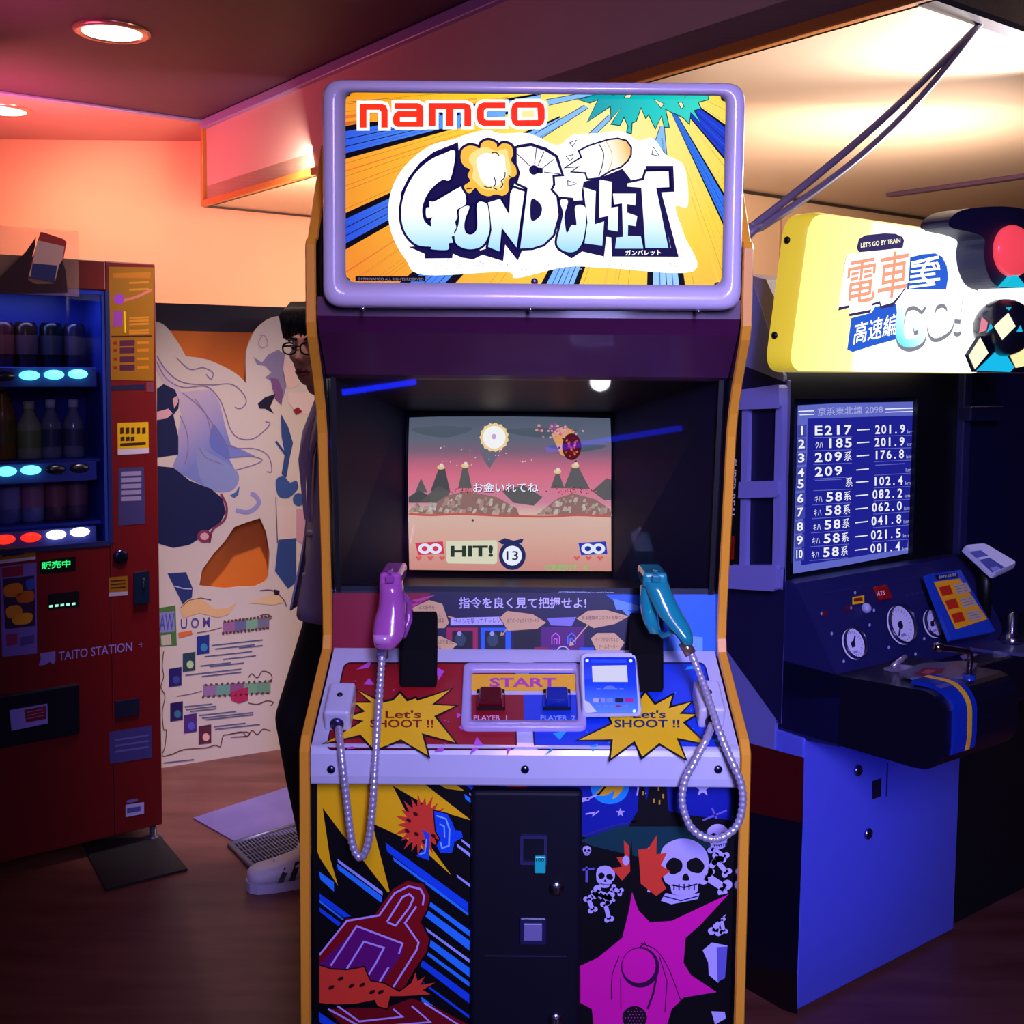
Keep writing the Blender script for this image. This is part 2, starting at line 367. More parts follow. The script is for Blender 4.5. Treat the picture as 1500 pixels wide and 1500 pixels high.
for sgn in (-1, 1):
    xo = CX + sgn * HWD; xi = CX + sgn * (HWD - .016)
    mb = MB(); pts = [(min(xo, xi), y, z) for y, z in prof]
    mb.prism(pts, (.016, 0, 0), blackg)
    sp = mb.build('side_panel', cab)
    # orange edge moulding along the front profile
    e = MB(); path = prof[:17]
    off = []
    for i, p in enumerate(path):
        a = path[max(i - 1, 0)]; b = path[min(i + 1, len(path) - 1)]
        tx, tz = b[0] - a[0], b[1] - a[1]; L = hypot(tx, tz); off.append((p[0] - tz / L * .004, p[1] + tx / L * .004))
    x0, x1 = CX + sgn * HWD - .0085, CX + sgn * HWD + .0085
    x0 -= sgn * .0075; x1 -= sgn * .0075
    vs = []; fs = []
    for p, q in zip(path, off): vs += [(x0, p[0], p[1]), (x0 + .002, q[0], q[1]), (x1 - .002, q[0], q[1]), (x1, p[0], p[1])]
    for i in range(len(path) - 1):
        for k in range(3): fs.append((4 * i + k, 4 * i + k + 1, 4 * i + 5 + k, 4 * i + 4 + k))
    e.add(vs, fs, yel_edge); e.build('edge_moulding', sp)
mb = MB()   # carcass behind the fittings
XI0, XI1 = CX - .333, CX + .333
mb.prism([(XI0, y, z) for y, z in [(1.76, .03), (1.76, .85), (1.95, .93), (2.52, .93), (2.52, .03)]], (XI1 - XI0, 0, 0), black)
mb.prism([(XI0, y, z) for y, z in [(1.84, 1.60), (1.84, 1.9), (2.52, 1.9), (2.52, 1.60)]], (XI1 - XI0, 0, 0), black)
mb.box((CX, 2.51, 1.3), (XI1 - XI0, .02, .9), black)
mb.build('carcass', cab)

# ---------------------------------------------------------------- marquee
YM = 1.745
mp = Pl((0, YM + .012, 0), (0, -1, 0)); mf = Pl((0, YM, 0), (0, -1, 0))
mq = None
def rrect(c, r, n=6):
    """rounded quadrilateral from corner points"""
    out = []
    for i in range(4):
        p = V(c[i]); a = (V(c[i - 1]) - p).normalized(); b = (V(c[(i + 1) % 4]) - p).normalized()
        P0, P1 = p + a * r, p + b * r
        for k in range(n + 1):
            t = k / n; out.append(P0 * (1 - t) ** 2 + p * 2 * t * (1 - t) + P1 * t * t)
    return out
oc = [mf.hit(471, 109), mf.hit(1095, 124), mf.hit(1086, 456), mf.hit(471, 447)]
xo0, xo1 = (oc[0].x + oc[3].x) / 2, (oc[1].x + oc[2].x) / 2; zo1, zo0 = (oc[0].z + oc[1].z) / 2, (oc[2].z + oc[3].z) / 2
oq = [V((xo0, YM, zo1)), V((xo1, YM, zo1)), V((xo1, YM, zo0)), V((xo0, YM, zo0))]
ic = [mf.hit(501, 129), mf.hit(1068, 135), mf.hit(1064, 425), mf.hit(500, 418)]
xi0, xi1 = (ic[0].x + ic[3].x) / 2, (ic[1].x + ic[2].x) / 2; zi1, zi0 = (ic[0].z + ic[1].z) / 2, (ic[2].z + ic[3].z) / 2
iq = [V((xi0, YM, zi1)), V((xi1, YM, zi1)), V((xi1, YM, zi0)), V((xi0, YM, zi0))]
def ring_loft(mb, rings, m, smooth=True):
    n = len(rings[0]); vs = [p for r in rings for p in r]; fs = []
    for j in range(len(rings) - 1):
        for k in range(n): fs.append((j * n + k, j * n + (k + 1) % n, (j + 1) * n + (k + 1) % n, (j + 1) * n + k))
    mb.add(vs, fs, m, smooth)
def shrink(q, d, y):
    c = sum(q, V()) / 4; out = []
    for p in q: out.append(V((p.x - math.copysign(d, p.x - c.x), y, p.z - math.copysign(d, p.z - c.z))))
    return out
mb = MB()
rings = [rrect(shrink(oq, 0, YM + .12), .03), rrect(shrink(oq, 0, YM + .012), .03), rrect(shrink(oq, .003, YM + .004), .03), rrect(shrink(oq, .010, YM), .028),
         rrect(shrink(iq, -.006, YM), .016), rrect(shrink(iq, -.001, YM + .003), .012), rrect(shrink(iq, 0, YM + .010), .010), rrect(shrink(iq, 0, YM + .016), .010)]
ring_loft(mb, rings, lav)
frm = mb.build('marquee_frame', cab)
for px, py in ((508, 135), (788, 133), (1062, 142), (507, 411), (783, 412), (1052, 418)):
    mb = MB(); screw(mb, mf.hit(px, py) + V((0, .006, 0)), (0, -1, 0), .0055, mat('7a6a90', .3, metal=1)); mb.build('screw', frm)
for px, py in ((531, 452), (777, 453), (1024, 456)):
    mb = MB(); screw(mb, mf.hit(px, py) + V((0, .004, 0)), (0, -1, 0), .004, steel); mb.build('screw', frm)
A = Art(Pl((0, YM + .0140, 0), (0, -1, 0)), .0002, .0001)
G = lambda h, s=1.0: glow(h, s)
PX = lambda x, y: A.pl.hit(x, y)
MS = 1.0
yel = ramp([(0, 'fff8a4'), (.22, 'fff07a'), (.45, 'ffdc2c'), (.75, 'ffb414'), (1, 'f6920e')], PX(900, 190), PX(500, 330), MS, radial=True)  # backlight hot spot and its falloff to orange put into the emission colour
navy = G('120b4a'); blk = G('060414'); sky = ramp([(0, '9fd4ff'), (.5, '5aa4ff'), (1, '1c4fe0')], PX(900, 200), PX(500, 260), MS); skd = G('2a62e8'); wht = G('ffffff', 1.25); teal = G('00c8c4'); tealk = G('04303c')
A.view(440, 90, 2.206)
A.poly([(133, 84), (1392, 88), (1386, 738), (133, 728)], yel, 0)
bc = (1140, 40)
def rayband(a, b, m, l, tip=.02):
    c1 = (bc[0] + (a[0] - bc[0]) * tip, bc[1] + (a[1] - bc[1]) * tip); c2 = (bc[0] + (b[0] - bc[0]) * tip, bc[1] + (b[1] - bc[1]) * tip)
    A.poly([a, b, c2, c1], m, l)
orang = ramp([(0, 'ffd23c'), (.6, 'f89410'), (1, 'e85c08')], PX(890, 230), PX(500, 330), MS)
# orange bands and dark streaks radiating from the burst
def edge_pt(t):
    """point on the glass border: t runs down the left side, along the bottom, up the right side"""
    if t < 1: return (134, 90 + 636 * t)
    if t < 2: return (134 + 1252 * (t - 1), 728)
    return (1388, 735 - 640 * (t - 2))
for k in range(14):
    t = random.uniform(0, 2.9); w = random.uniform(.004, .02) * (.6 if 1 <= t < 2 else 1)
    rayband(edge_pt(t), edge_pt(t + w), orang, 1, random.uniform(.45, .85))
for k in range(58):
    t = random.uniform(0, 2.95); w = .0013 * (.5 if 1 <= t < 2 else 1)
    rayband(edge_pt(t), edge_pt(t + w), G('6a3408'), 2, random.uniform(.4, .85))
def blue_ray(p0, p1, bw, lines=4, tip=.03, m=None):
    rayband(p0, p1, m or sky, 3, tip)
    for k in range(1, lines + 1):
        f = k / (lines + 1); q = (p0[0] + (p1[0] - p0[0]) * f, p0[1] + (p1[1] - p0[1]) * f); dx, dy = (p1[0] - p0[0]), (p1[1] - p0[1]); L = hypot(dx, dy)
        rayband(q, (q[0] + dx / L * 3, q[1] + dy / L * 3), skd if k % 2 else navy, 4, tip + .1)
    dx, dy = (p1[0] - p0[0]), (p1[1] - p0[1]); L = hypot(dx, dy)
    rayband((p0[0] - dx / L * bw, p0[1] - dy / L * bw), p0, blk, 5, tip); rayband(p1, (p1[0] + dx / L * bw, p1[1] + dy / L * bw), blk, 5, tip)
blue_ray((134, 228), (134, 300), 18, 5, .36)
blue_ray((134, 515), (134, 595), 20, 5, .3)
blue_ray((340, 727), (455, 728), 34, 4, .3)
blue_ray((790, 729), (880, 729), 18, 4, .3)
blue_ray((1140, 731), (1225, 732), 20, 3, .3)
blue_ray((1387, 470), (1387, 560), 14, 4, .1, G('2f78f0'))
blue_ray((1389, 225), (1389, 330), 10, 4, .2, G('1c3fd0'))
A.view(780, 120, 5)
for q in ([(0, 390), (70, 412), (410, 190), (380, 170)], [(370, 420), (430, 415), (580, 270), (560, 240)], [(100, 130), (120, 172), (480, 90), (440, 68)], [(900, 430), (985, 540), (965, 320), (935, 325)]):
    A.poly(q, G('8cc4ff'), 5); A.line(q[:1] + q[3:], 5, navy, 6); A.line(q[1:3], 5, navy, 6)
burst = [(470, 45), (1290, 62), (1290, 130), (1215, 150), (1235, 195), (1185, 210), (1232, 300), (1160, 225), (1150, 312), (1105, 265), (1060, 240), (1020, 225), (975, 200), (1002, 332), (965, 332), (945, 250), (900, 345), (850, 240), (830, 270), (795, 190), (760, 290), (730, 300), (725, 380), (688, 372), (700, 325), (670, 260), (640, 320), (575, 310), (650, 190), (575, 270), (570, 180), (400, 295), (480, 130), (420, 155), (335, 130), (430, 100)]
A.poly(burst, ramp([(0, '00a8b4'), (.5, '00cfc8'), (1, '30e0c8')], PX(890, 130), PX(1020, 180), MS), 6); A.line(burst[1:], 7, tealk, 7)
for q in ([(585, 55), (612, 78), (590, 98)], [(670, 115), (705, 75), (735, 80), (715, 118)], [(890, 125), (965, 160), (940, 192)], [(1065, 150), (1095, 148), (1112, 180), (1090, 198)], [(1115, 118), (1120, 80), (1138, 82)]):
    A.poly(q, G('f4ecb0'), 8); A.line(q, 5, tealk, 9, True)
# white ground of the word mark
A.view(440, 90, 2.206)
A.poly([(345, 330), (420, 272), (500, 250), (530, 238), (600, 222), (650, 233), (740, 233), (830, 270), (880, 238), (960, 232), (1040, 226), (1090, 255), (1140, 248), (1180, 300), (1240, 340), (1252, 465), (1212, 470), (1240, 560), (1270, 678), (1000, 668), (860, 664), (700, 700), (660, 680), (400, 690), (340, 640), (296, 560), (284, 480), (300, 400)], wht, 10, True)
for k in range(60):
    x = random.uniform(360, 1230); y = 662 + random.uniform(-22, 14); A.line([(x, y), (x + 5, y - 3), (x + 7, y + 2)], 1.5, G('c8b0c8'), 11)
for k in range(14):
    x = random.uniform(1200, 1235); y = random.uniform(380, 640); A.line([(x, y), (x + 6, y - 4)], 1.5, G('d0a0b0'), 11)
let = ramp([(0, 'fff4fb'), (.45, 'ffffff'), (.62, 'f0faff'), (1, '86cdf6')], PX(720, 215), PX(720, 375), 1.15)
# letters: (view, outline, holes)
c3 = (560, 190, 6.0); c4 = (780, 190, 5.77)
Ls = [
 (c3, [(640, 190), (600, 430), (530, 440), (460, 490), (400, 560), (360, 650), (350, 720), (365, 790), (390, 825), (430, 850), (425, 800), (440, 770), (390, 775), (385, 690), (415, 680), (415, 630), (470, 625), (680, 505), (715, 520), (735, 650), (660, 700), (660, 770), (640, 810), (650, 860), (630, 900), (640, 930), (610, 940), (620, 990), (585, 1000), (575, 1055), (430, 1050), (430, 1030), (330, 1020), (260, 980), (200, 900), (170, 800), (168, 680), (195, 560), (240, 460), (310, 360), (420, 265), (540, 210)]),
 (c3, [(680, 700), (765, 672), (730, 780), (720, 850), (735, 905), (775, 922), (815, 900), (836, 840), (835, 648), (915, 650), (935, 730), (945, 860), (920, 960), (870, 1025), (790, 1050), (710, 1040), (650, 1000), (635, 930), (665, 850), (675, 790)]),
 (c3, [(930, 640), (1035, 608), (1115, 745), (1125, 560), (1150, 510), (1250, 545), (1180, 1035), (1050, 860), (1030, 1070), (930, 1030), (960, 880), (945, 720)]),
 ((0, 0, 1), [(757, 217), (778, 214), (798, 221), (813, 230), (822, 255), (809, 256), (810, 270), (806, 278), (815, 288), (818, 315), (810, 344), (796, 358), (780, 363), (762, 364), (773, 275), (758, 268), (762, 253), (757, 240)]),
 (c4, [(232, 600), (300, 600), (270, 720), (275, 800), (292, 872), (330, 805), (372, 800), (360, 650), (446, 655), (450, 800), (425, 940), (375, 1018), (312, 1036), (240, 1010), (206, 950), (240, 800), (258, 700)]),
 (c4, [(430, 485), (535, 520), (525, 800), (605, 775), (590, 980), (440, 960), (465, 780)]),
 (c4, [(568, 422), (670, 440), (665, 660), (725, 650), (720, 860), (635, 845), (642, 728), (563, 745)]),
 (c4, [(680, 540), (876, 540), (868, 640), (800, 628), (800, 700), (886, 730), (872, 815), (808, 805), (806, 896), (916, 900), (937, 1005), (698, 1005), (710, 910), (765, 905), (757, 622), (690, 632)]),
 (c4, [(800, 455), (940, 425), (960, 355), (1150, 350), (1156, 485), (1045, 490), (1148, 1000), (955, 1000), (920, 490), (800, 480)]),
]
Ls = [(v, catmull(p, True, 4) if i in (0, 1, 4) else p) for i, (v, p) in enumerate(Ls)]
for v, p in Ls:
    A.view(*v); k = v[2]
    A.line(p, 20 * k / 2.206 / 1.3, navy, 12, True)
# solid navy fill joining the letters
A.view(*c3)
A.poly([(665, 108), (640, 190), (590, 430), (480, 480), (380, 600), (360, 700), (390, 830), (440, 850), (700, 700), (930, 620), (1120, 560), (1190, 420), (1200, 300), (1170, 160), (1000, 120), (720, 330), (690, 280), (672, 180)], navy, 12)
A.poly([(590, 1000), (640, 930), (860, 1060), (935, 1040), (1030, 1085), (1060, 850), (1180, 1050), (1230, 1060), (1190, 1150), (1080, 1010), (1062, 1155), (880, 1100), (800, 1140), (700, 1125), (620, 1090), (615, 1130), (375, 1132), (370, 1090), (230, 1030), (330, 1020)], navy, 12)
A.poly([(755, 660), (850, 640), (850, 930), (720, 930)], navy, 12); A.poly([(1040, 600), (1130, 540), (1130, 760), (1100, 760)], navy, 12); A.poly([(1230, 520), (1290, 500), (1240, 1050), (1170, 1040)], navy, 12)
A.poly([(640, 120), (665, 108), (648, 200), (600, 215), (520, 215), (420, 262), (300, 365), (220, 500), (160, 620), (160, 560), (230, 420), (330, 290), (450, 195)], navy, 12)
A.view(*c4)
A.poly([(195, 560), (340, 575), (350, 600), (430, 595), (425, 440), (560, 410), (760, 330), (830, 420), (830, 470), (950, 500), (980, 1000), (1170, 1000), (1060, 490), (1165, 490), (1155, 350), (960, 350), (960, 310), (1188, 305), (1200, 525), (1090, 530), (1235, 1075), (670, 1072), (665, 910), (625, 905), (605, 1072), (420, 1030), (330, 1088), (210, 1015), (190, 940), (230, 720)], navy, 11.8)
A.poly([(960, 305), (1190, 305), (1200, 525), (1090, 528), (1085, 480), (1160, 480), (1150, 345), (960, 350)], navy, 12)
for i, (v, p) in enumerate(Ls):
    A.view(*v); A.poly(p, let, 13 + .3 * i)
# holes, fan and chips of the B
A.view(0, 0, 1)
A.poly([(778, 293), (788, 295), (794, 305), (790, 318), (778, 322)], navy, 17, True); A.disc(782, 249, 7, 7, navy, 17); A.poly([(786, 245), (795, 246), (795, 254), (786, 254)], navy, 17)
for p in ((757, 225, 776, 243), (786, 216, 783, 240), (797, 222, 788, 243), (812, 233, 795, 246), (821, 255, 797, 252)): A.line([p[:2], p[2:]], 1.2, navy, 18)
A.line([(757, 214), (778, 211), (800, 218), (816, 229), (824, 256)], 3.4, navy, 18)
# smoke puff
A.view(*c3)
puff = [(690, 260), (700, 180), (760, 140), (830, 150), (858, 175), (872, 120), (930, 92), (1000, 118), (1012, 155), (1060, 120), (1130, 140), (1150, 210), (1132, 270), (1172, 330), (1175, 400), (1112, 440), (1108, 540), (1060, 580), (1000, 568), (930, 585), (860, 560), (820, 512), (765, 560), (725, 520), (722, 490), (770, 450), (750, 400), (768, 350), (720, 320)]
A.line(puff, 46, navy, 18.5, True, True)
A.poly(puff, G('ffc244'), 19, True)
A.poly([(760, 260), (800, 195), (900, 150), (1000, 185), (1090, 170), (1110, 250), (1130, 330), (1130, 400), (1070, 440), (1060, 520), (960, 530), (870, 510), (830, 470), (790, 420), (800, 340)], G('ffe690'), 19.3, True)
A.poly([(830, 260), (900, 205), (1000, 220), (1070, 230), (1080, 320), (1090, 400), (1030, 480), (930, 490), (870, 440), (840, 350)], wht, 19.6, True)
for p in ([(960, 205), (1000, 200), (1030, 235)], [(890, 495), (930, 510), (960, 505)], [(985, 420), (995, 470), (980, 510), (1010, 525)], [(1080, 370), (1075, 420), (1045, 450), (1060, 480), (1040, 510)], [(1110, 400), (1150, 440)], [(740, 520), (790, 515)]): A.line(p, 9, blk, 20, sm=True)
# plain bullet tip and its splinters
A.view(*c4)
tip = [(400, 180), (480, 140), (560, 115), (640, 90), (720, 80), (790, 98), (828, 150), (826, 210), (800, 260), (745, 310), (660, 340), (560, 402), (468, 412), (450, 358), (340, 352), (400, 308), (285, 318), (420, 236)]
A.line(tip, 30, navy, 18.5, True)
A.poly(tip, ramp([(0, 'ffffff'), (.55, 'fff6e6'), (.8, 'ffd890'), (1, 'f0a850')], PX(860, 235), PX(925, 215), 1.1), 19)
A.line([(560, 118), (600, 200), (590, 300), (560, 395)], 8, navy, 20, sm=True); A.line([(620, 95), (668, 190), (668, 280), (640, 345)], 6, G('e0b070'), 20, sm=True)
for q in ([(312, 110), (372, 88), (340, 142)], [(285, 225), (340, 212), (346, 240), (315, 262)], [(298, 430), (380, 458), (300, 475)], [(1022, 145), (1072, 222), (1008, 210)]): A.poly(q, wht, 18.6); A.line(q, 7, navy, 19, True)
A.poly([(195, 430), (300, 400), (435, 420), (405, 590), (340, 575), (325, 545), (200, 530)], wht, 12.6)
A.text('ガンバレット', (785, 1064), (1085, 1060), 46, wht, 20, .02)
# maker's word mark
A.view(490, 120, 5)
red = G('ff3214'); wo = 44
nl = [[(185, 160), (340, 160), (375, 170), (390, 205), (390, 335), (342, 335), (342, 218), (330, 205), (235, 205), (235, 335), (185, 335)],
      [(440, 155), (610, 155), (645, 172), (652, 210), (652, 330), (460, 330), (432, 312), (425, 270), (438, 230), (465, 213), (600, 213), (600, 197), (440, 197)],
      [(690, 155), (960, 155), (995, 172), (1002, 208), (1002, 325), (950, 325), (950, 200), (872, 200), (872, 325), (815, 325), (815, 200), (740, 200), (740, 325), (690, 325)],
      [(1252, 150), (1252, 193), (1112, 193), (1095, 208), (1095, 265), (1112, 280), (1252, 280), (1252, 322), (1090, 322), (1055, 305), (1042, 270), (1042, 200), (1058, 165), (1090, 150)],
      [(1335, 145), (1500, 145), (1532, 165), (1540, 200), (1540, 270), (1530, 308), (1498, 325), (1335, 325), (1304, 308), (1294, 270), (1294, 200), (1304, 162)]]
for p in nl: A.line(p, wo, wht, 10, True)
for p in nl: A.poly(p, red, 12)
A.poly([(480, 257), (600, 257), (600, 290), (480, 290)], wht, 13); A.poly([(1342, 190), (1485, 190), (1490, 278), (1342, 280)], wht, 13)
A.poly([(1372, 210), (1460, 205), (1460, 258), (1372, 258)], G('fff0a0'), 14)
A.poly([(1125, 212), (1252, 212), (1252, 255), (1125, 255)], sky, 11); A.poly([(262, 232), (314, 232), (314, 292), (262, 292)], yel, 11)
for x in (782, 908): A.poly([(x - 13, 225), (x + 13, 225), (x + 13, 340), (x - 13, 345)], sky, 11); A.poly([(x - 11, 225), (x + 11, 225), (x + 11, 245), (x - 11, 247)], navy, 12)
A.view(440, 90, 2.206); A.poly([(178, 694), (405, 694), (403, 711), (178, 710)], blk, 9); A.text('©1994 NAMCO ALL RIGHTS RESERVED', (186, 707), (398, 708), 9, G('8a7a9a'), 10)
art = A.build('marquee_glass', cab); art['label'] = 'lit sign picture with the lettering NAMCO and GUNBULLET'

# ---------------------------------------------------------------- dark speaker board under the sign
mb = MB()
mb.prism([(XI0, y, z) for y, z in [(1.783, 1.60), (1.783, 1.57), (1.80, 1.545), (1.872, 1.478), (1.90, 1.470), (1.93, 1.50), (1.90, 1.60)]], (XI1 - XI0, 0, 0), mat('4a1640', .4, coat=.2))
mb.build('speaker_board', cab)

# ---------------------------------------------------------------- monitor well
g0, g1 = (1.892, 1.474), (1.945, 1.100)
mon = thing_mon = None
YC = 2.12
crt = Pl((0, YC, 0), (0, -1, 0))
q = [crt.hit(599, 611), crt.hit(893, 611), crt.hit(896, 838), crt.hit(599, 836)]
sx0, sx1, sz0, sz1 = q[0].x, q[1].x, q[2].z, q[0].z
bez_m = mat('06061c', .5)
mb = MB()
o = [V((XI0, g0[0] + .004, g0[1])), V((XI1, g0[0] + .004, g0[1])), V((XI1, g1[0] + .004, g1[1])), V((XI0, g1[0] + .004, g1[1]))]
mgn = .012
inn = [V((sx0 - mgn, YC + .0, sz1 + mgn)), V((sx1 + mgn, YC, sz1 + mgn)), V((sx1 + mgn, YC, sz0 - mgn)), V((sx0 - mgn, YC, sz0 - mgn))]
inn2 = [V((p.x, YC + .09, p.z)) for p in inn]
for i in range(4):
    j = (i + 1) % 4; mb.add([o[i], o[j], inn[j], inn[i]], [(0, 1, 2, 3)], bez_m); mb.add([inn[i], inn[j], inn2[j], inn2[i]], [(0, 1, 2, 3)], bez_m)
mb.add(inn2, [(0, 1, 2, 3)], black)
mb.build('monitor_bezel', cab)
mb = MB()   # bulging picture tube
N = 14; vs = []; fs = []
for j in range(N + 1):
    for i in range(N + 1):
        u, v = i / N * 2 - 1, j / N * 2 - 1
        vs.append(V(((sx0 + sx1) / 2 + (sx1 - sx0) / 2 * u * 1.05, YC + .016 + .020 * (u * u + v * v), (sz0 + sz1) / 2 + (sz1 - sz0) / 2 * v * 1.05)))
for j in range(N):
    for i in range(N): fs.append((j * (N + 1) + i, j * (N + 1) + i + 1, (j + 1) * (N + 1) + i + 1, (j + 1) * (N + 1) + i))
mb.add(vs, fs, mat('15151c', .15), True); tube_o = mb.build('picture_tube', cab)
A = Art(Pl((0, YC + .004, 0), (0, -1, 0)), .0, .0001); A.view(590, 600, 4.6875)
P = lambda x, y: A.pl.hit(590 + x / 4.6875, 600 + y / 4.6875)
ES = .95
scr = [(45, 55), (250, 48), (740, 47), (1200, 54), (1425, 60), (1432, 250), (1430, 560), (1432, 1110), (1000, 1108), (500, 1105), (45, 1100), (38, 800), (36, 400), (40, 200)]
A.poly(scr, ramp([(0, '5c666c'), (.14, '6a7074'), (.22, '8a6a72'), (.30, 'd0707c'), (.38, 'f07a84'), (.55, 'e8909a'), (.62, 'f0c8a8'), (.8, 'f2b898'), (1, 'e89a80')], P(0, 50), P(0, 1105), ES), 0)
E_ = lambda h, s=ES: glow(h, s)
for x, y, w, h in ((60, 130, 420, 60), (700, 140, 500, 50), (1000, 250, 400, 40)): A.poly([(x, y), (x + w * .5, y - h * .3), (x + w, y), (x + w * .6, y + h), (x + w * .2, y + h * .7)], E_('5a6468'), 1, True)
A.poly([(520, 200), (600, 260), (660, 290), (610, 380), (590, 395), (540, 310)], E_('77727a'), 1, True)
g1m, g2m, g3m = E_('6a665e'), E_('86826e'), E_('565450')
for p in ([(85, 570), (125, 470), (170, 570)], [(190, 560), (245, 410), (290, 405), (325, 560)], [(380, 540), (410, 400), (445, 400), (475, 540)], [(1015, 540), (1050, 440), (1075, 440), (1110, 540)], [(1105, 540), (1160, 400), (1210, 400), (1285, 545)], [(1300, 560), (1400, 470), (1430, 480), (1430, 620), (1380, 620)], [(40, 600), (110, 555), (200, 600), (180, 640), (40, 640)], [(110, 640), (240, 525), (330, 560), (280, 640)], [(680, 560), (830, 520), (960, 600), (900, 660), (760, 640)]):
    A.poly(p, random.choice([g1m, g1m, g3m]), 2)
for x, y in ((262, 395), (428, 385), (1062, 425), (1185, 385)): A.disc(x, y, 26, 16, E_('ffd890'), 3); A.disc(x + 4, y - 14, 12, 12, E_('fff0d0'), 4)
for x0, x1, base, top in ((100, 780, 715, 560), (920, 1420, 720, 575), (36, 160, 700, 640)):
    A.poly([(x0, base), (x0 + (x1 - x0) * .3, top + 30), (x0 + (x1 - x0) * .5, top), (x0 + (x1 - x0) * .8, top + 40), (x1, base - 40), (x1 + 20, base + 10)], E_('a07868'), 3)
    for k in range(int((x1 - x0) / 9)):
        u = random.uniform(.06, .95); hh = (base - top) * (1 - abs(u - .5) * 1.5); x = x0 + (x1 - x0) * u; y = base - random.uniform(.05, .95) * hh
        w = random.uniform(18, 38); A.poly([(x - w * .5, y + w * .5), (x - w * .1, y - w * .4), (x + w * .5, y - w * .3), (x + w * .3, y + w * .55)], E_(random.choice(['cdb9a0', 'bfa890', 'd8c8b0', 'b09880', 'c49484'])), 4 + k * .02)
A.line([(40, 715), (180, 725), (400, 718), (700, 730), (1000, 735), (1200, 725), (1428, 735)], 14, E_('e0604c'), 6, sm=True)
for k in range(70):
    x = random.choice([random.gauss(1150, 80), random.gauss(420, 50)]); A.disc(x, random.gauss(555, 12), 5, 5, E_(random.choice(['d03050', 'f07070', '702838'])), 6, n=6)
for k in range(26): A.disc(random.uniform(240, 900), random.uniform(245, 390), 5, 4, E_('ffd8c0'), 3, n=6)
A.poly([(628 + (92 + 10 * (k % 2)) * cos(k * pi / 15), 190 + (92 + 10 * (k % 2)) * sin(k * pi / 15)) for k in range(30)], E_('ffd890', 1.1), 3)
A.disc(628, 190, 78, 78, E_('fffbe8', 1.15), 4); A.disc(626, 185, 16, 18, E_('e0b8d8'), 5)
# falling meteor
A.poly([(1020, 170), (1060, 130), (1110, 115), (1180, 150), (1110, 320), (1085, 310)], E_('f4b060'), 3); A.disc(1160, 255, 66, 92, E_('5a1418'), 4)
for k in range(30): A.disc(1160 + random.gauss(0, 28), 255 + random.gauss(0, 40), 10, 7, E_(random.choice(['f07830', 'd04820', '7a1c1c'])), 5, random.random() * 3, 8)
for k in range(46): A.disc(random.gauss(1085, 60), random.gauss(150, 26), 8, 7, E_(random.choice(['f08070', 'f0b0c0', 'c850a0'])), 4, n=7)
for x, y in ((935, 110), (920, 140), (955, 145)): A.disc(x, y, 11, 10, E_('f0a090'), 4, n=8)
for dx, dy, mm, l in ((4, 5, '3a3440', 8), (0, 0, 'ffffff', 9)): A.text('お金いれてね', (484 + dx, 566 + dy), (930 + dx, 566 + dy), 66, E_(mm, 1.05), l, .009)
# HIT panel
A.poly([(300, 902), (640, 897), (650, 915), (648, 1045), (632, 1060), (312, 1056), (300, 1040)], E_('f4eec0'), 7); A.text('HIT!', (328, 1012), (620, 1010), 78, E_('33402c'), 8, .035)
A.disc(752, 1003, 92, 98, E_('2c3262'), 7); A.disc(752, 1003, 66, 68, E_('ffffff', 1.05), 8); A.text('13', (712, 1033), (792, 1033), 62, E_('33343c'), 9, .01)
A.poly([(655, 905), (700, 882), (760, 900), (830, 885), (820, 915), (740, 930), (680, 925)], E_('2c3262'), 8)
for x, m1, m2, hx in ((85, 'f04058', 'ffffff', 'e06070'), (1205, '2440c0', 'ffffff', '3050c0')):
    A.poly([(x, 915), (x + 190, 905), (x + 200, 990), (x + 20, 1000)], E_(m1), 7)
    for d in (65, 140): A.disc(x + d, 955, 44, 36, E_(m2), 8); A.disc(x + d, 955, 20, 17, E_(m1 if x < 500 else '203898'), 9)
for x in (110, 190, 270, 1195, 1275, 1355): A.poly([(x, 1040), (x - 22, 1015), (x - 12, 1003), (x, 1014), (x + 12, 1003), (x + 22, 1015)], E_('f06860'), 7)
A.text('CREDIT  0', (976, 1102), (1272, 1102), 34, E_('88e070'), 8, .015); A.disc(480, 760, 8, 9, E_('50505a'), 7)
A.build('game_picture', tube_o)
# front glass
mb = MB(); gn = (V((0, g0[0], g0[1])) - V((0, g1[0], g1[1]))).cross(V((1, 0, 0))).normalized()
if gn.y > 0: gn = -gn
mb.prism([(XI0, g0[0], g0[1]), (XI1, g0[0], g0[1]), (XI1, g1[0], g1[1]), (XI0, g1[0], g1[1])], -gn * .003, glass_mat())
mb.build('front_glass', cab)
for x in (XI0 + .004, XI1 - .012):
    mb = MB(); mb.prism([(x, g0[0] - .004, g0[1]), (x + .008, g0[0] - .004, g0[1]), (x + .008, g1[0] - .004, g1[1]), (x, g1[0] - .004, g1[1])], (0, .004, 0), black); mb.build('glass_channel', cab)

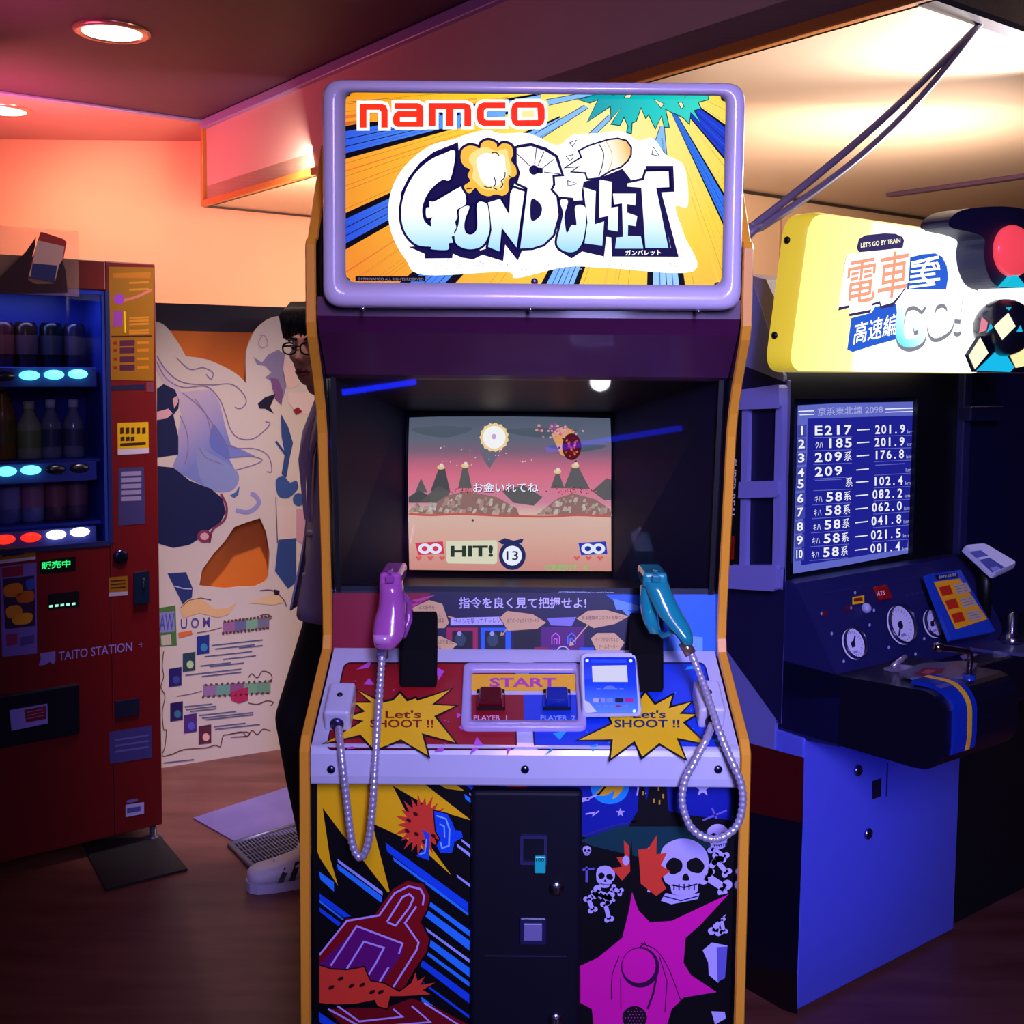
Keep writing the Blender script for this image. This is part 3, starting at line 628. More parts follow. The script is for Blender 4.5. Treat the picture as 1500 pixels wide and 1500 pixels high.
# ---------------------------------------------------------------- instruction board
ib = (1.935, .985); it = (1.95, 1.108)
ipl = Pl((0, ib[0], ib[1]), V((0, -(it[1] - ib[1]), (it[0] - ib[0]))))
mb = MB(); mb.prism([(XI0, y, z) for y, z in [(ib[0], ib[1] - .02), it, (it[0] + .02, it[1]), (ib[0] + .02, ib[1] - .02)]], (XI1 - XI0, 0, 0), black); ins = mb.build('instruction_board', cab)
A = Art(ipl); A.view(440, 820, 2.206)
I = ink
A.poly([(95, 108), (1345, 108), (1345, 320), (95, 320)], I('14123a'), 0)
A.poly([(95, 108), (420, 108), (395, 190), (370, 310), (95, 310)], I('8a0a2c'), 1); A.poly([(985, 112), (1345, 112), (1345, 312), (1075, 312), (1075, 180)], I('1468f0'), 1)
for q in ([(360, 130), (440, 112), (380, 140)], [(345, 150), (400, 128), (370, 160)]): A.poly(q, I('c83a8a'), 2)
for q in ([(1010, 125), (1100, 150), (1090, 165), (1020, 160)], [(1030, 150), (1080, 175), (1060, 185)], [(1190, 240), (1300, 250), (1300, 300), (1190, 300)]): A.poly(q, I('6aa4ff'), 2)
A.view(590, 860, 4.2857)
A.text('指令を良く見て把握せよ!', (352, 134), (1152, 134), 70, I('d8d4ff'), 3, .015)
A.poly([(300, 195), (650, 185), (650, 235), (300, 240)], I('c8c4f0'), 3); A.text('サインを撃ってチャレンジ', (320, 232), (640, 228), 34, I('2a2a60'), 4)
A.poly([(275, 255), (470, 255), (470, 428), (275, 428)], I('b01a4a'), 3); A.poly([(490, 255), (680, 255), (680, 428), (490, 428)], I('1c6ae8'), 3)
for x in (310, 515): A.poly([(x, 275), (x + 130, 275), (x + 130, 395), (x, 395)], I('0a0a14'), 4); A.disc(x + 50, 330, 34, 44, I('2a4a50'), 5); A.disc(x + 46, 292, 14, 14, I('b8b8c8'), 6); A.poly([(x - 5, 402), (x + 90, 402), (x + 90, 424), (x - 5, 424)], I('e8509a' if x < 400 else '50a0ff'), 5)
A.poly([(700, 255), (860, 255), (860, 428), (700, 428)], I('060410'), 3); A.poly([(870, 250), (1140, 250), (1140, 428), (870, 428)], I('5a1068'), 3); A.poly([(905, 195), (1090, 188), (1060, 245), (930, 240)], I('8a84c8'), 4)
for x in (960, 1060): A.line([(x - 24, 360), (x - 24, 310), (x, 288), (x + 24, 310), (x + 24, 360)], 6, I('e07ad0' if x < 1000 else '3c8cf0'), 5); A.line([(x - 10, 360), (x - 10, 325), (x + 8, 325), (x + 8, 360)], 5, I('e07ad0' if x < 1000 else '3c8cf0'), 5)
A.disc(1005, 410, 42, 40, I('d8d8f0'), 5); A.disc(1005, 410, 36, 34, I('1c1c50'), 6); A.text('20', (982, 426), (1030, 426), 34, I('f0f0ff'), 7, .01)
A.poly([(825, 376), (915, 376), (915, 428), (825, 428)], I('8a1048'), 4); A.poly([(1110, 378), (1200, 378), (1200, 428), (1110, 428)], I('1c58c8'), 4)
tan = I('e0b878'); tk = I('30141c')
for p, ts in (([(60, 130), (165, 82), (248, 105), (290, 225), (262, 258), (160, 258), (85, 215)], [('ミス条件を', 100, 200, 140), ('達成できないと', 115, 240, 188), ('ライフが減る', 150, 258, 222)]),
              ([(80, 320), (95, 300), (240, 308), (345, 358), (265, 428), (85, 428)], [('ねらっていないものを撃つと', 92, 318, 358), ('ライフが減る', 135, 240, 396)]),
              ([(610, 190), (655, 150), (815, 170), (900, 222), (845, 262), (660, 275)], [('全てパーフェクトでボーナス', 655, 855, 222)]),
              ([(1090, 198), (1160, 150), (1270, 142), (1420, 184), (1330, 232), (1200, 258)], [('ある種類のこのマトを撃つと', 1125, 1390, 205)]),
              ([(1180, 322), (1220, 288), (1330, 288), (1392, 348), (1350, 415), (1230, 428)], [('ライフがなくなると', 1210, 1350, 342), ('ゲームオーバー', 1230, 1350, 386)]),
              ([(610, 432), (690, 390), (775, 432)], [])):
    A.line(p, 8, tk, 7, True); A.poly(p, tan, 8)
    for t, x0, x1, y in ts: A.text(t, (x0, y), (x1, y), 26, I('5a3c28'), 9)
for a, b in (((655, 262), (622, 302)), ((1162, 238), (1055, 362)), ((740, 415), (815, 400)), ((285, 185), (325, 195)), ((1225, 395), (1190, 420))): A.line([a, b], 7, tan, 9)
A.poly([(612, 305), (618, 280), (640, 300)], tan, 9); A.poly([(1045, 370), (1052, 338), (1078, 362)], tan, 9)
A.build('instruction_print', ins)

# ---------------------------------------------------------------- control deck
k0, k1 = (1.715, .908), (1.932, 1.002)
cn = V((0, -(k1[1] - k0[1]), k1[0] - k0[0])).normalized()
cpl = Pl((0, k0[0], k0[1]), cn)
mb = MB(); x0, x1 = CX - .331, CX + .331
mb.prism([(x0, y, z) for y, z in [(1.702, .845), (1.699, .860), (1.699, .895), (1.704, .905), (1.717, .9087), (1.934, 1.0027), (1.96, .97), (1.76, .85)]], (x1 - x0, 0, 0), white_p)
deck = mb.build('control_deck', cab, bevel=.003)
for px in (485, 769, 1052):
    mb = MB(); screw(mb, Pl((0, 1.699, 0), (0, -1, 0)).hit(px, 1127), (0, -1, 0), .0065, mat('5a5f88', .25, metal=1)); mb.build('screw', deck)
A = Art(cpl, .0006); A.view(440, 820, 2.206)
rr = lambda c, r: [(p.x, p.y) for p in rrect([V((q[0], q[1], 0)) for q in c], r)]
Rm, Bm = I('a00818'), I('0a3cd0')
A.poly(rr([(143, 333), (690, 333), (698, 612), (84, 612)], 22), Rm, 0); A.poly(rr([(740, 333), (1306, 333), (1366, 612), (757, 612)], 22), Bm, 0)
A.line(rr([(143, 333), (690, 333), (698, 612), (84, 612)], 22), 5, I('3a0410'), 1, True); A.line(rr([(740, 333), (1306, 333), (1366, 612), (757, 612)], 22), 5, I('04104a'), 1, True)
pk, cy_ = I('c85ad0'), I('2cb4e0')
for q in ([(180, 355), (230, 325), (222, 348)], [(205, 402), (222, 382), (240, 404)], [(437, 345), (465, 360), (446, 390)], [(550, 330), (600, 342), (575, 348)], [(570, 572), (592, 600), (548, 628)], [(432, 620), (470, 590), (462, 618)], [(150, 612), (170, 596), (176, 610)], [(665, 600), (680, 612), (668, 630)], [(505, 495), (522, 500), (508, 512)], [(512, 540), (524, 530), (522, 552)]): A.poly(q, pk, 2)
for q in ([(815, 560), (862, 552), (838, 582)], [(790, 630), (820, 600), (812, 618)], [(935, 600), (962, 595), (945, 622)], [(1240, 355), (1280, 332), (1272, 352)], [(1330, 585), (1362, 568), (1360, 592)], [(1085, 600), (1110, 612), (1090, 620)]): A.poly(q, cy_, 2)
for k in range(26):
    x = random.uniform(120, 690); y = random.uniform(345, 600); A.disc(x, y, 3, 2, pk, 2, n=6); x = random.uniform(760, 1330); A.disc(x, random.uniform(345, 600), 3, 2, cy_, 2, n=6)
Lst = [(186, 422), (262, 462), (300, 455), (322, 432), (345, 458), (372, 448), (378, 456), (484, 420), (425, 468), (500, 473), (432, 505), (500, 590), (392, 560), (412, 632), (325, 580), (240, 615), (195, 565), (80, 592), (205, 520), (150, 510), (210, 490), (176, 462), (232, 462)]
Rst = [(1115, 430), (1145, 470), (1202, 438), (1190, 480), (1262, 460), (1225, 498), (1278, 500), (1235, 525), (1308, 594), (1215, 575), (1243, 642), (1160, 592), (1105, 636), (1080, 585), (1003, 642), (1010, 580), (900, 582), (1010, 530), (995, 498), (1085, 470)]
for st, tc, xs in ((Lst, I('8a1408'), (275, 390, 225, 430)), (Rst, I('101a60'), (1075, 1180, 1015, 1225))):
    A.line(st, 14, I('0a0818'), 3, True); A.poly(st, I('ffd004'), 4)
    A.text("Let's", (xs[0], 512), (xs[1], 512), 26, tc, 5, .02); A.text('SHOOT !!', (xs[2], 542), (xs[3], 542), 26, tc, 5, .02)
A.line([(552, 332), (600, 342), (690, 346)], 5, I('101030'), 3); A.line([(745, 342), (850, 340), (870, 332)], 5, I('101030'), 3)
A.build('deck_print', deck)
# start unit
mb = MB(); qo = [cpl.hit(440 + x / 2.206, 820 + y / 2.206) for x, y in ((528, 346), (903, 346), (926, 556), (519, 556))]; qi = [cpl.hit(440 + x / 2.206, 820 + y / 2.206) for x, y in ((553, 369), (888, 369), (895, 532), (553, 532))]
def up(q, h): return [p + cn * h for p in q]
def sq(q, f): c = sum(q, V()) / 4; return [c + (p - c) * f for p in q]
ring_loft(mb, [rrect(up(qo, 0), .014), rrect(up(qo, .009), .014), rrect(up(sq(qo, .985), .010), .014), rrect(up(sq(qi, 1.02), .010), .008), rrect(up(qi, .007), .006), rrect(up(qi, .002), .006)], mat('b4a8d4', .3, coat=.4))
su = mb.build('start_bezel', deck)
A = Art(cpl, .0022); A.view(440, 820, 2.206)
A.poly([(553, 369), (888, 369), (890, 424), (553, 424)], I('ffc010'), 0); A.poly([(553, 424), (890, 424), (891, 436), (553, 436)], white_p, 0); A.poly([(553, 436), (721, 436), (723, 533), (553, 533)], I('900818'), 0); A.poly([(721, 436), (891, 436), (895, 533), (723, 533)], I('0a3cc8'), 0)
A.text('START', (612, 411), (828, 411), 30, I('c040a0'), 1, .03); A.text('PLAYER  1', (560, 518), (668, 518), 15, I('e8b0d0'), 1, .02); A.text('PLAYER  2', (776, 518), (888, 518), 15, I('90b0f0'), 1, .02)
A.build('start_print', su)
for (xa, xb), col in (((570, 660), '5a0610'), ((785, 872), '0c2a98')):
    mb = MB(); qs = [cpl.hit(440 + x / 2.206, 820 + y / 2.206) for x, y in ((xa, 434), (xb, 434), (xb + 2, 490), (xa - 2, 490))]
    ring_loft(mb, [rrect(up(qs, .001), .003), rrect(up(qs, .010), .003)], black)
    bt = mb.build('button_well', su)
    mb = MB(); q2 = sq(qs, .80); ring_loft(mb, [rrect(up(q2, .004), .003), rrect(up(q2, .017), .004), rrect(up(sq(q2, .9), .020), .004)], mat(col, .2, coat=.5)); mb.add(rrect(up(sq(q2, .9), .020), .004), [list(range(28))], mat(col, .2, coat=.5)); mb.build('start_button', su)
# gun rests (black sockets)
for (a, b, c, d_) in (((585, 960), (640, 960), (640, 1008), (585, 1008)), ((922, 962), (972, 962), (972, 1015), (924, 1015))):
    q = [cpl.hit(*p) for p in (a, b, c, d_)]
    mb = MB(); n = 4; top = [p + V((0, .015, .075 if i < 2 else .06)) for i, p in enumerate(q)]
    mb.add(q + top, [(0, 1, 2, 3), (4, 5, 6, 7), (0, 1, 5, 4), (1, 2, 6, 5), (2, 3, 7, 6), (3, 0, 4, 7)], mat('030306', .8, spec=.15)); mb.build('gun_rest', deck, bevel=.004)
# hose connector boxes
for px, py, s in ((499, 1050, 1), (1037, 1046, -1)):
    c = cpl.hit(px, py); mb = MB(); ux = V((1, 0, 0)); uy = V((0, k1[0] - k0[0], k1[1] - k0[1])).normalized()
    mb.box(c + cn * .018 + uy * .004, (.042, .075, .040), white_p, (ux, uy, cn))
    cb = mb.build('hose_socket', deck, bevel=.006, seg=3)
    mb = MB(); screw(mb, c + cn * .038 + uy * .008, cn, .0045, mat('333344', .4, metal=1)); mb.build('socket_screw', cb)
    mb = MB(); mb.lathe(c + cn * .016 - uy * .030, -uy, [(.011, 0), (.011, .008), (.008, .010)], mat('4a4a70', .3, metal=.8), 16); mb.build('socket_collar', cb)

# ---------------------------------------------------------------- lower front with its print
YL = 1.742
mb = MB(); mb.box((CX, YL + .01, .44), (XI1 - XI0, .02, .83), black); low = mb.build('front_panel', cab)
A = Art(Pl((0, YL, 0), (0, -1, 0)), .0006); A.view(440, 1120, 2.206)
A.poly([(40, 30), (1405, 35), (1395, 1700), (45, 1700)], I('05040a'), 0)
Y_ = I('ffc60c')
A.poly([(55, 35), (365, 35), (552, 180), (430, 145), (298, 68), (345, 160), (488, 358), (375, 255), (232, 190), (292, 425), (195, 300), (128, 215), (72, 140), (95, 300), (122, 392), (62, 300), (55, 280)], Y_, 1)
A.poly([(410, 40), (470, 40), (530, 85), (470, 78)], Y_, 1)
b1, b2, b3 = I('1450e8'), I('a8b4ff'), I('2a8cff')
for (x, y, L, w, m) in ((275, 252, 330, 26, b1), (300, 300, 300, 10, b3), (120, 305, 180, 10, b2), (118, 320, 180, 18, b3), (60, 415, 150, 22, b1), (60, 345, 60, 24, b3), (395, 425, 200, 16, b3), (390, 455, 210, 26, b3), (385, 512, 220, 9, b2), (392, 545, 200, 24, b3), (388, 588, 200, 12, b3), (385, 625, 200, 24, b1), (390, 750, 200, 22, b3), (380, 690, 210, 8, b1), (60, 435, 120, 10, b3), (505, 255, 60, 10, b2), (520, 240, 40, 8, b2), (530, 95, 70, 14, b3), (545, 90, 90, 8, b2), (520, 45, 130, 12, b1), (505, 355, 60, 8, b2), (60, 460, 90, 14, b1)):
    dx, dy = cos(radians(36)), sin(radians(36)); x1 = min(x + L * dx, 548) if x < 500 else x + L * dx * .9; y1 = y + (x1 - x) * dy / dx
    A.poly([(x, y), (x1, y1), (x1, y1 + w * 1.25), (x + w * .2, y + w * 1.1)], m, 1)
for k in range(10):   # stripes below the frame edge
    y = 800 + k * 70; A.poly([(60, y), (545, y + 330), (545, y + 355), (60, y + 30)], random.choice([b1, b3, b1]), 1)
# large red toy pistol muzzle drawn in outline
gun = [(60, 622), (148, 498), (238, 488), (300, 402), (345, 376), (398, 386), (418, 428), (408, 470), (388, 508), (416, 562), (408, 605), (370, 660), (330, 730), (60, 640)]
A.line(gun, 12, I('05040a'), 2, True); A.poly(gun, I('8a0a18'), 3); A.poly([(150, 560), (185, 520), (330, 575), (330, 610), (240, 740), (60, 645)], I('6a1070'), 3.5)
lv = I('c8b0ff')
for p in ([(62, 615), (150, 505), (255, 487), (305, 415), (350, 393), (388, 402), (400, 425), (395, 455)], [(280, 508), (330, 428), (352, 418), (366, 432), (352, 462), (308, 520), (282, 510)], [(375, 458), (338, 512), (382, 575), (375, 600), (290, 735)], [(98, 650), (182, 522), (330, 578), (318, 612)], [(150, 660), (205, 572), (270, 592), (245, 640), (220, 680)], [(245, 720), (285, 655)]): A.line(p, 6, lv, 4)
fire = I('e8422c')
fp = [(62, 650), (100, 662), (150, 665), (205, 655), (225, 700), (270, 708), (320, 735), (360, 705), (372, 672), (378, 700), (402, 685), (388, 712), (435, 705), (395, 728), (420, 742), (380, 745), (330, 748), (290, 748), (280, 788), (250, 780), (240, 760), (180, 772), (120, 775), (62, 770)]
A.line(fp, 9, I('05040a'), 5, True); A.poly(fp, fire, 6)
for x, y in ((130, 692), (165, 715), (200, 712), (232, 735), (100, 720), (260, 735)): A.disc(x, y, 11, 6, I('3a0a10'), 7, -.5, 10)
lowg = [(85, 790), (280, 785), (360, 755), (430, 780), (560, 850), (545, 900), (300, 960), (220, 930)]
A.poly(lowg, I('7a0a18'), 3)
for p in ([(90, 790), (200, 850), (420, 832), (360, 780)], [(120, 780), (190, 830), (330, 815), (300, 790)], [(400, 770), (510, 840), (420, 870), (180, 900)]): A.line(p, 6, lv, 4)
# small blue pistol in an orange burst
br = []
for k in range(44):
    t = 2 * pi * k / 44; rr_ = (95 if k % 2 == 0 else 62) * (1 if k % 4 else 1.1); br.append((392 + rr_ * cos(t) * .85, 195 + rr_ * sin(t)))
A.poly(br, fire, 3); 
for x, y in ((350, 180), (372, 160), (345, 215), (430, 230), (400, 250), (375, 225)): A.disc(x, y, 9, 6, I('4a1010'), 4, .6, 8)
bg = [(432, 150), (475, 160), (490, 185), (500, 212), (520, 215), (525, 235), (498, 250), (490, 285), (452, 285), (440, 262), (452, 240), (438, 215)]
A.line(bg, 8, I('05040a'), 4, True); A.poly(bg, b1, 5)
A.line([(440, 165), (470, 175), (482, 210), (480, 262), (458, 270), (452, 250)], 5, I('8ad0ff'), 6); A.line([(450, 192), (465, 200), (466, 235)], 4, I('8ad0ff'), 6)
A.poly([(395, 210), (418, 225), (415, 310), (375, 295), (408, 265)], b1, 5); A.line([(408, 240), (402, 285), (385, 290)], 4, I('8ad0ff'), 6)
# night scene at the right
ng = I('0f1f9a')
A.poly([(640, 35), (1398, 40), (1396, 180), (1160, 152), (1085, 195), (925, 235), (905, 230), (905, 150), (640, 150)], ng, 1)
A.poly([(672, 95), (830, 95), (830, 148), (672, 140)], I('1646d8'), 2); A.text('GUN BULLET', (695, 120), (815, 118), 10, I('6a8cf0'), 3)
A.poly([(655, 85), (672, 60), (668, 45), (690, 52), (700, 40), (712, 55), (740, 48), (728, 68), (742, 80), (700, 82)], fire, 2)
A.disc(1000, 72, 62, 56, I('1c9ae8'), 2); A.poly([(955, 45), (985, 40), (1010, 60), (1040, 50), (1042, 80), (1010, 112), (1015, 85), (985, 100), (955, 95), (975, 70)], I('f0b418'), 3, True)
mg = I('c0b4f0')
A.poly([(830, 105), (850, 112), (872, 98), (885, 110), (930, 105), (935, 115), (900, 125), (890, 140), (860, 142), (842, 132)], mg, 3); A.line([(925, 112), (965, 95), (985, 72)], 6, mg, 3); A.line([(922, 160), (950, 155), (945, 165), (965, 150)], 5, mg, 3)
A.star(1034, 155, 15, mg, 3); A.star(1300, 78, 27, I('d0ccff'), 3)
A.poly([(1090, 150), (1095, 60), (1110, 55), (1118, 120), (1130, 60), (1150, 48), (1150, 35), (1178, 35), (1182, 60), (1190, 150), (1240, 160), (1250, 200), (1060, 200)], I('08060e'), 3)
for x, y in ((1105, 85), (1155, 70), (1170, 95), (1158, 115), (1140, 110)): A.poly([(x, y), (x + 5, y), (x + 5, y + 14), (x, y + 14)], I('d0a030'), 4)
A.line([(1085, 55), (1092, 75), (1088, 100)], 5, mg, 3); A.line([(1108, 60), (1104, 80), (1116, 95)], 5, mg, 3)
A.poly([(905, 245), (1010, 205), (1100, 185), (1180, 178), (1230, 185), (1300, 215), (1380, 230), (1380, 260), (1100, 300), (940, 262)], I('0c3c44'), 2)
A.line([(905, 232), (1010, 198), (1090, 182)], 4, I('3a2a78'), 3)
bn, bns = I('c2b8f6'), I('6a62c8')
def skull(x, y, r, tilt=0):
    c, s = cos(tilt), sin(tilt)
    T = lambda p: (x + (p[0] * c - p[1] * s) * r, y + (p[0] * s + p[1] * c) * r)
    A.poly([T(p) for p in ((-.95, -.25), (-.8, -.8), (-.2, -1.1), (.45, -1.0), (.9, -.55), (.95, .1), (.75, .4), (.72, .62), (.55, .7), (.5, 1.0), (0, 1.15), (-.45, 1.05), (-.55, .75), (-.75, .6), (-.85, .3))], bn, 6, True)
    for q in (((-.72, -.05), (-.45, -.35), (-.1, -.2), (-.12, .15), (-.5, .3)), ((.12, -.18), (.5, -.35), (.8, -.05), (.62, .25), (.2, .15)), ((-.02, .32), (.12, .28), (.2, .52), (-.06, .52))): A.poly([T(p) for p in q], I('08060e'), 7, True)
    A.line([T((-.5, .72)), T((0, .82)), T((.52, .68))], .05 * r, I('08060e'), 7)
    for k in range(-2, 3): A.line([T((k * .2, .68)), T((k * .2, .92))], .05 * r, I('08060e'), 7)
def bone(a, b, w):
    A.line([a, b], w, bn, 5); dx, dy = b[0] - a[0], b[1] - a[1]; L = hypot(dx, dy); nx, ny = -dy / L * w * .55, dx / L * w * .55
    for p in (a, b):
        for s in (-1, 1): A.disc(p[0] + nx * s, p[1] + ny * s, w * .62, w * .62, bn, 5, n=12)
skull(1240, 330, 82); skull(985, 362, 32, .15); skull(1350, 232, 36, -.1); skull(926, 278, 14)
A.line([(925, 330), (925, 380)], 7, bns, 4); A.line([(912, 340), (950, 336)], 7, bns, 4); A.line([(1330, 140), (1345, 175)], 6, bns, 4); A.line([(1300, 180), (1378, 148)], 6, bns, 4)
A.poly([(1180, 415), (1230, 425), (1290, 415), (1280, 450), (1200, 452), (1165, 440)], bn, 5); A.line([(1175, 425), (1230, 440), (1285, 425)], 4, I('201860'), 6)
for a, b, w in (((1310, 360), (1372, 400), 26), ((1330, 270), (1372, 300), 16), ((1320, 340), (1350, 300), 18), ((1345, 310), (1378, 350), 16), ((955, 412), (1000, 430), 20), ((930, 432), (945, 470), 14), ((985, 450), (998, 500), 14), ((1010, 400), (1035, 412), 12), ((1340, 540), (1352, 480), 20), ((1360, 500), (1368, 540), 12)): bone(a, b, w)
for k in range(5): A.line([(940 + k * 14, 408 + k * 4), (960 + k * 14, 430 + k * 3)], 9, bn, 5)
A.poly([(1300, 600), (1330, 575), (1380, 585), (1375, 660), (1350, 705), (1320, 680), (1318, 640)], bn, 4); A.poly([(1345, 590), (1380, 588), (1372, 690), (1348, 702)], bns, 5); A.poly([(1320, 770), (1365, 765), (1375, 820), (1340, 840)], bn, 4)
for q in ([(1070, 235), (1080, 410), (1110, 435), (1180, 455), (1385, 415), (1390, 470), (1240, 600), (1240, 690), (1390, 740), (1390, 800), (1150, 790), (905, 830), (900, 620), (1000, 560), (1050, 480)],): A.poly(q, I('05040a'), 7)
for q in ([(1045, 245), (1062, 262), (1066, 345), (1040, 375), (1005, 335), (1040, 330), (1022, 300), (1048, 298)], [(1092, 275), (1125, 270), (1152, 228), (1150, 290), (1185, 285), (1165, 325), (1195, 345), (1165, 368), (1182, 400), (1150, 425), (1100, 385)]): A.poly(q, fire, 8)
skull(1124, 345, 26); A.line([(1135, 375), (1125, 412)], 9, bn, 7); A.disc(1052, 310, 12, 16, bn, 9, n=10); bone((1135, 270), (1140, 295), 10)
pinks = [(905, 650), (960, 625), (1040, 560), (1060, 480), (1072, 412), (1092, 470), (1130, 510), (1200, 505), (1385, 418), (1290, 520), (1245, 560), (1238, 640), (1262, 680), (1345, 735), (1240, 752), (1200, 790), (1185, 840), (1180, 1100), (930, 1100), (950, 860), (942, 790), (905, 770)]
A.poly(pinks, I('e414a4'), 9)
vk = I('3a0a3c')
A.disc(1098, 655, 62, 66, vk, 10); A.disc(1094, 650, 54, 56, I('e414a4'), 11)
A.line([(1100, 578), (1150, 600), (1190, 660), (1232, 770)], 3, vk, 12, sm=True); A.line([(1030, 620), (1008, 680), (1005, 760)], 3, vk, 12, sm=True); A.line([(1150, 690), (1140, 740), (1122, 790)], 7, vk, 12); A.line([(1035, 690), (1036, 790)], 3, vk, 12); A.line([(1160, 620), (1185, 700), (1178, 800)], 3, vk, 12); A.line([(1098, 590), (1112, 575), (1122, 588)], 4, vk, 12)
A.disc(1080, 818, 40, 38, I('180a1c'), 12)
for i in range(-3, 4):
    for j in range(-3, 4):
        if i * i + j * j < 10: A.disc(1080 + i * 10 + (j % 2) * 5, 818 + j * 10, 2.2, 2.2, I('b04090'), 13, n=6)
A.build('front_print', low)
# coin door
YD = 1.722; dp = Pl((0, YD, 0), (0, -1, 0))
a0, a1 = dp.hit(690, 1200), dp.hit(853, 1190)
dm = mat('08081a', .55, spec=.25); mb = MB(); mb.box(((a0.x + a1.x) / 2, YD + .012, .43), (a1.x - a0.x, .024, .80), dm); cd = mb.build('coin_door', cab, bevel=.007, seg=3)
c1, c2 = dp.hit(762, 1222), dp.hit(801, 1265)
mb = MB(); ring_loft(mb, [rrect([V((c1.x, YD, c1.z)), V((c2.x, YD, c1.z)), V((c2.x, YD, c2.z)), V((c1.x, YD, c2.z))], .003), rrect([V((c1.x, YD - .006, c1.z)), V((c2.x, YD - .006, c1.z)), V((c2.x, YD - .006, c2.z)), V((c1.x, YD - .006, c2.z))], .003), rrect([V((c1.x + .005, YD - .006, c1.z - .005)), V((c2.x - .005, YD - .006, c1.z - .005)), V((c2.x - .005, YD - .006, c2.z + .005)), V((c1.x + .005, YD - .006, c2.z + .005))], .002), rrect([V((c1.x + .005, YD - .0005, c1.z - .005)), V((c2.x - .005, YD - .0005, c1.z - .005)), V((c2.x - .005, YD - .0005, c2.z + .005)), V((c1.x + .005, YD - .0005, c2.z + .005))], .002)], mat('2c2c58', .35), False)
mb.build('coin_slot', cd)
p1, p2 = dp.hit(783, 1250), dp.hit(799, 1275); mb = MB(); mb.box(((p1.x + p2.x) / 2, YD - .009, (p1.z + p2.z) / 2), (p2.x - p1.x, .006, p1.z - p2.z), mat('18a0a8', .3, emit=.25)); pl_ = mb.build('price_plate', cd, bevel=.002)
A = Art(Pl((0, YD - .012, 0), (0, -1, 0)), .0003); A.text('100', (785, 1262), (797, 1262), 5, ink('064048'), 0, .01); A.build('price_print', pl_)
c1, c2 = dp.hit(761, 1342), dp.hit(800, 1382)
mb = MB(); mb.box(((c1.x + c2.x) / 2, YD - .003, (c1.z + c2.z) / 2), (c2.x - c1.x, .006, c1.z - c2.z), mat('20204a', .3)); rf = mb.build('return_frame', cd, bevel=.002)
mb = MB(); mb.box(((c1.x + c2.x) / 2, YD - .007, (c1.z + c2.z) / 2), ((c2.x - c1.x) * .68, .004, (c1.z - c2.z) * .62), mat('7a74a8', .35)); mb.build('return_flap', rf, bevel=.001)
for px, py in ((815, 1300), (814, 1492)):
    c = dp.hit(px, py); mb = MB(); mb.lathe(c, (0, -1, 0), [(.012, 0), (.012, .004), (.010, .007), (.004, .008)], mat('a8a0b8', .22, metal=1), 20); mb.box(c + V((0, -.009, 0)), (.0025, .003, .009), black); mb.build('door_lock', cd)
mb = MB(); c = dp.hit(770, 1400); mb.box((c.x, YD - .0012, c.z), (.13, .002, .0015), mat('2a2446', .4)); mb.build('door_seam', cd)

# ---------------------------------------------------------------- light guns with metal hoses
def hose_path(pix):
    return catmull([tuple(hy(px, py, y)) for px, py, y in pix], False, 14)
def hose(path, name, parent, r=.0062):
    # resample evenly and ring the surface like a wound metal hose
    pts = [V(p) for p in path]; d = [0]
    for a, b in zip(pts, pts[1:]): d.append(d[-1] + (b - a).length)
    n = int(d[-1] / .0022); out = []; j = 0
    for i in range(n + 1):
        s = d[-1] * i / n
        while j < len(d) - 2 and d[j + 1] < s: j += 1
        t = (s - d[j]) / max(d[j + 1] - d[j], 1e-9); out.append(pts[j].lerp(pts[j + 1], t))
    rr = [r * (1 if (i // 2) % 2 == 0 else .84) for i in range(len(out))]
    mb = MB(); mb.tube(out, rr, mat('d0cce4', .3, metal=.55), 12); return mb.build(name, parent)
def sect(mb, secs, Y, ry, m, power=.75):
    """rounded grip: rows of (py, left px, right px, depth shift)"""
    L = []
    for py, xl, xr, dy in secs:
        a = hy(xl, py, Y + dy); b = hy(xr, py, Y + dy); L.append(((a + b) / 2, (b - a) / 2, V((0, ry, 0))))
    mb.loft(L, m, 20, True, True, power)
pinkm = mat('c060b4', .16, coat=.7, trans=.15); pinkd = mat('9a4898', .2, coat=.6)
gun = thing('light_gun', cpl.hit(570, 1000), 'pink toy pistol resting grip down at the left of the deck, metal hose hanging', 'light gun', 'light guns on the deck')
mb = MB(); sect(mb, [(852, 556, 590, 0), (866, 556, 592, 0), (886, 555, 594, -.002), (905, 549, 594, -.008), (922, 546, 595, -.014), (936, 547, 590, -.018), (946, 550, 582, -.020)], 1.80, .024, pinkm); mb.build('grip', gun)
mb = MB(); a = hy(557, 838, 1.80); b = hy(589, 858, 1.80)
mb.box(((a.x + b.x) / 2, 1.80 + .035, (a.z + b.z) / 2 + .001), (b.x - a.x, .10, (a.z - b.z) * 1.05), pinkm); sl = mb.build('slide', gun, bevel=.006, seg=3)
mb = MB(); mb.box(((a.x + b.x) / 2, 1.777, (a.z + b.z) / 2 + .004), (.014, .006, .012), pinkd); mb.build('hammer', sl, bevel=.002)
mb = MB(); mb.box(((a.x + b.x) / 2, 1.79, a.z + .004), (.006, .02, .006), pinkd); mb.build('rear_sight', sl, bevel=.001)
mb = MB(); x = hy(592, 900, 1.80).x; z = hy(592, 900, 1.80).z
mb.tube([(x - .012, 1.815, z + .035), (x + .004, 1.84, z + .012), (x + .004, 1.845, z - .02), (x - .004, 1.815, z - .04)], .006, pinkd, 10); mb.build('trigger_guard', gun)
mb = MB(); sect(mb, [(929, 546, 575, 0), (941, 547, 575, 0)], 1.768, .012, mat('d08ac8', .2, coat=.6)); mb.build('grip_band', gun)
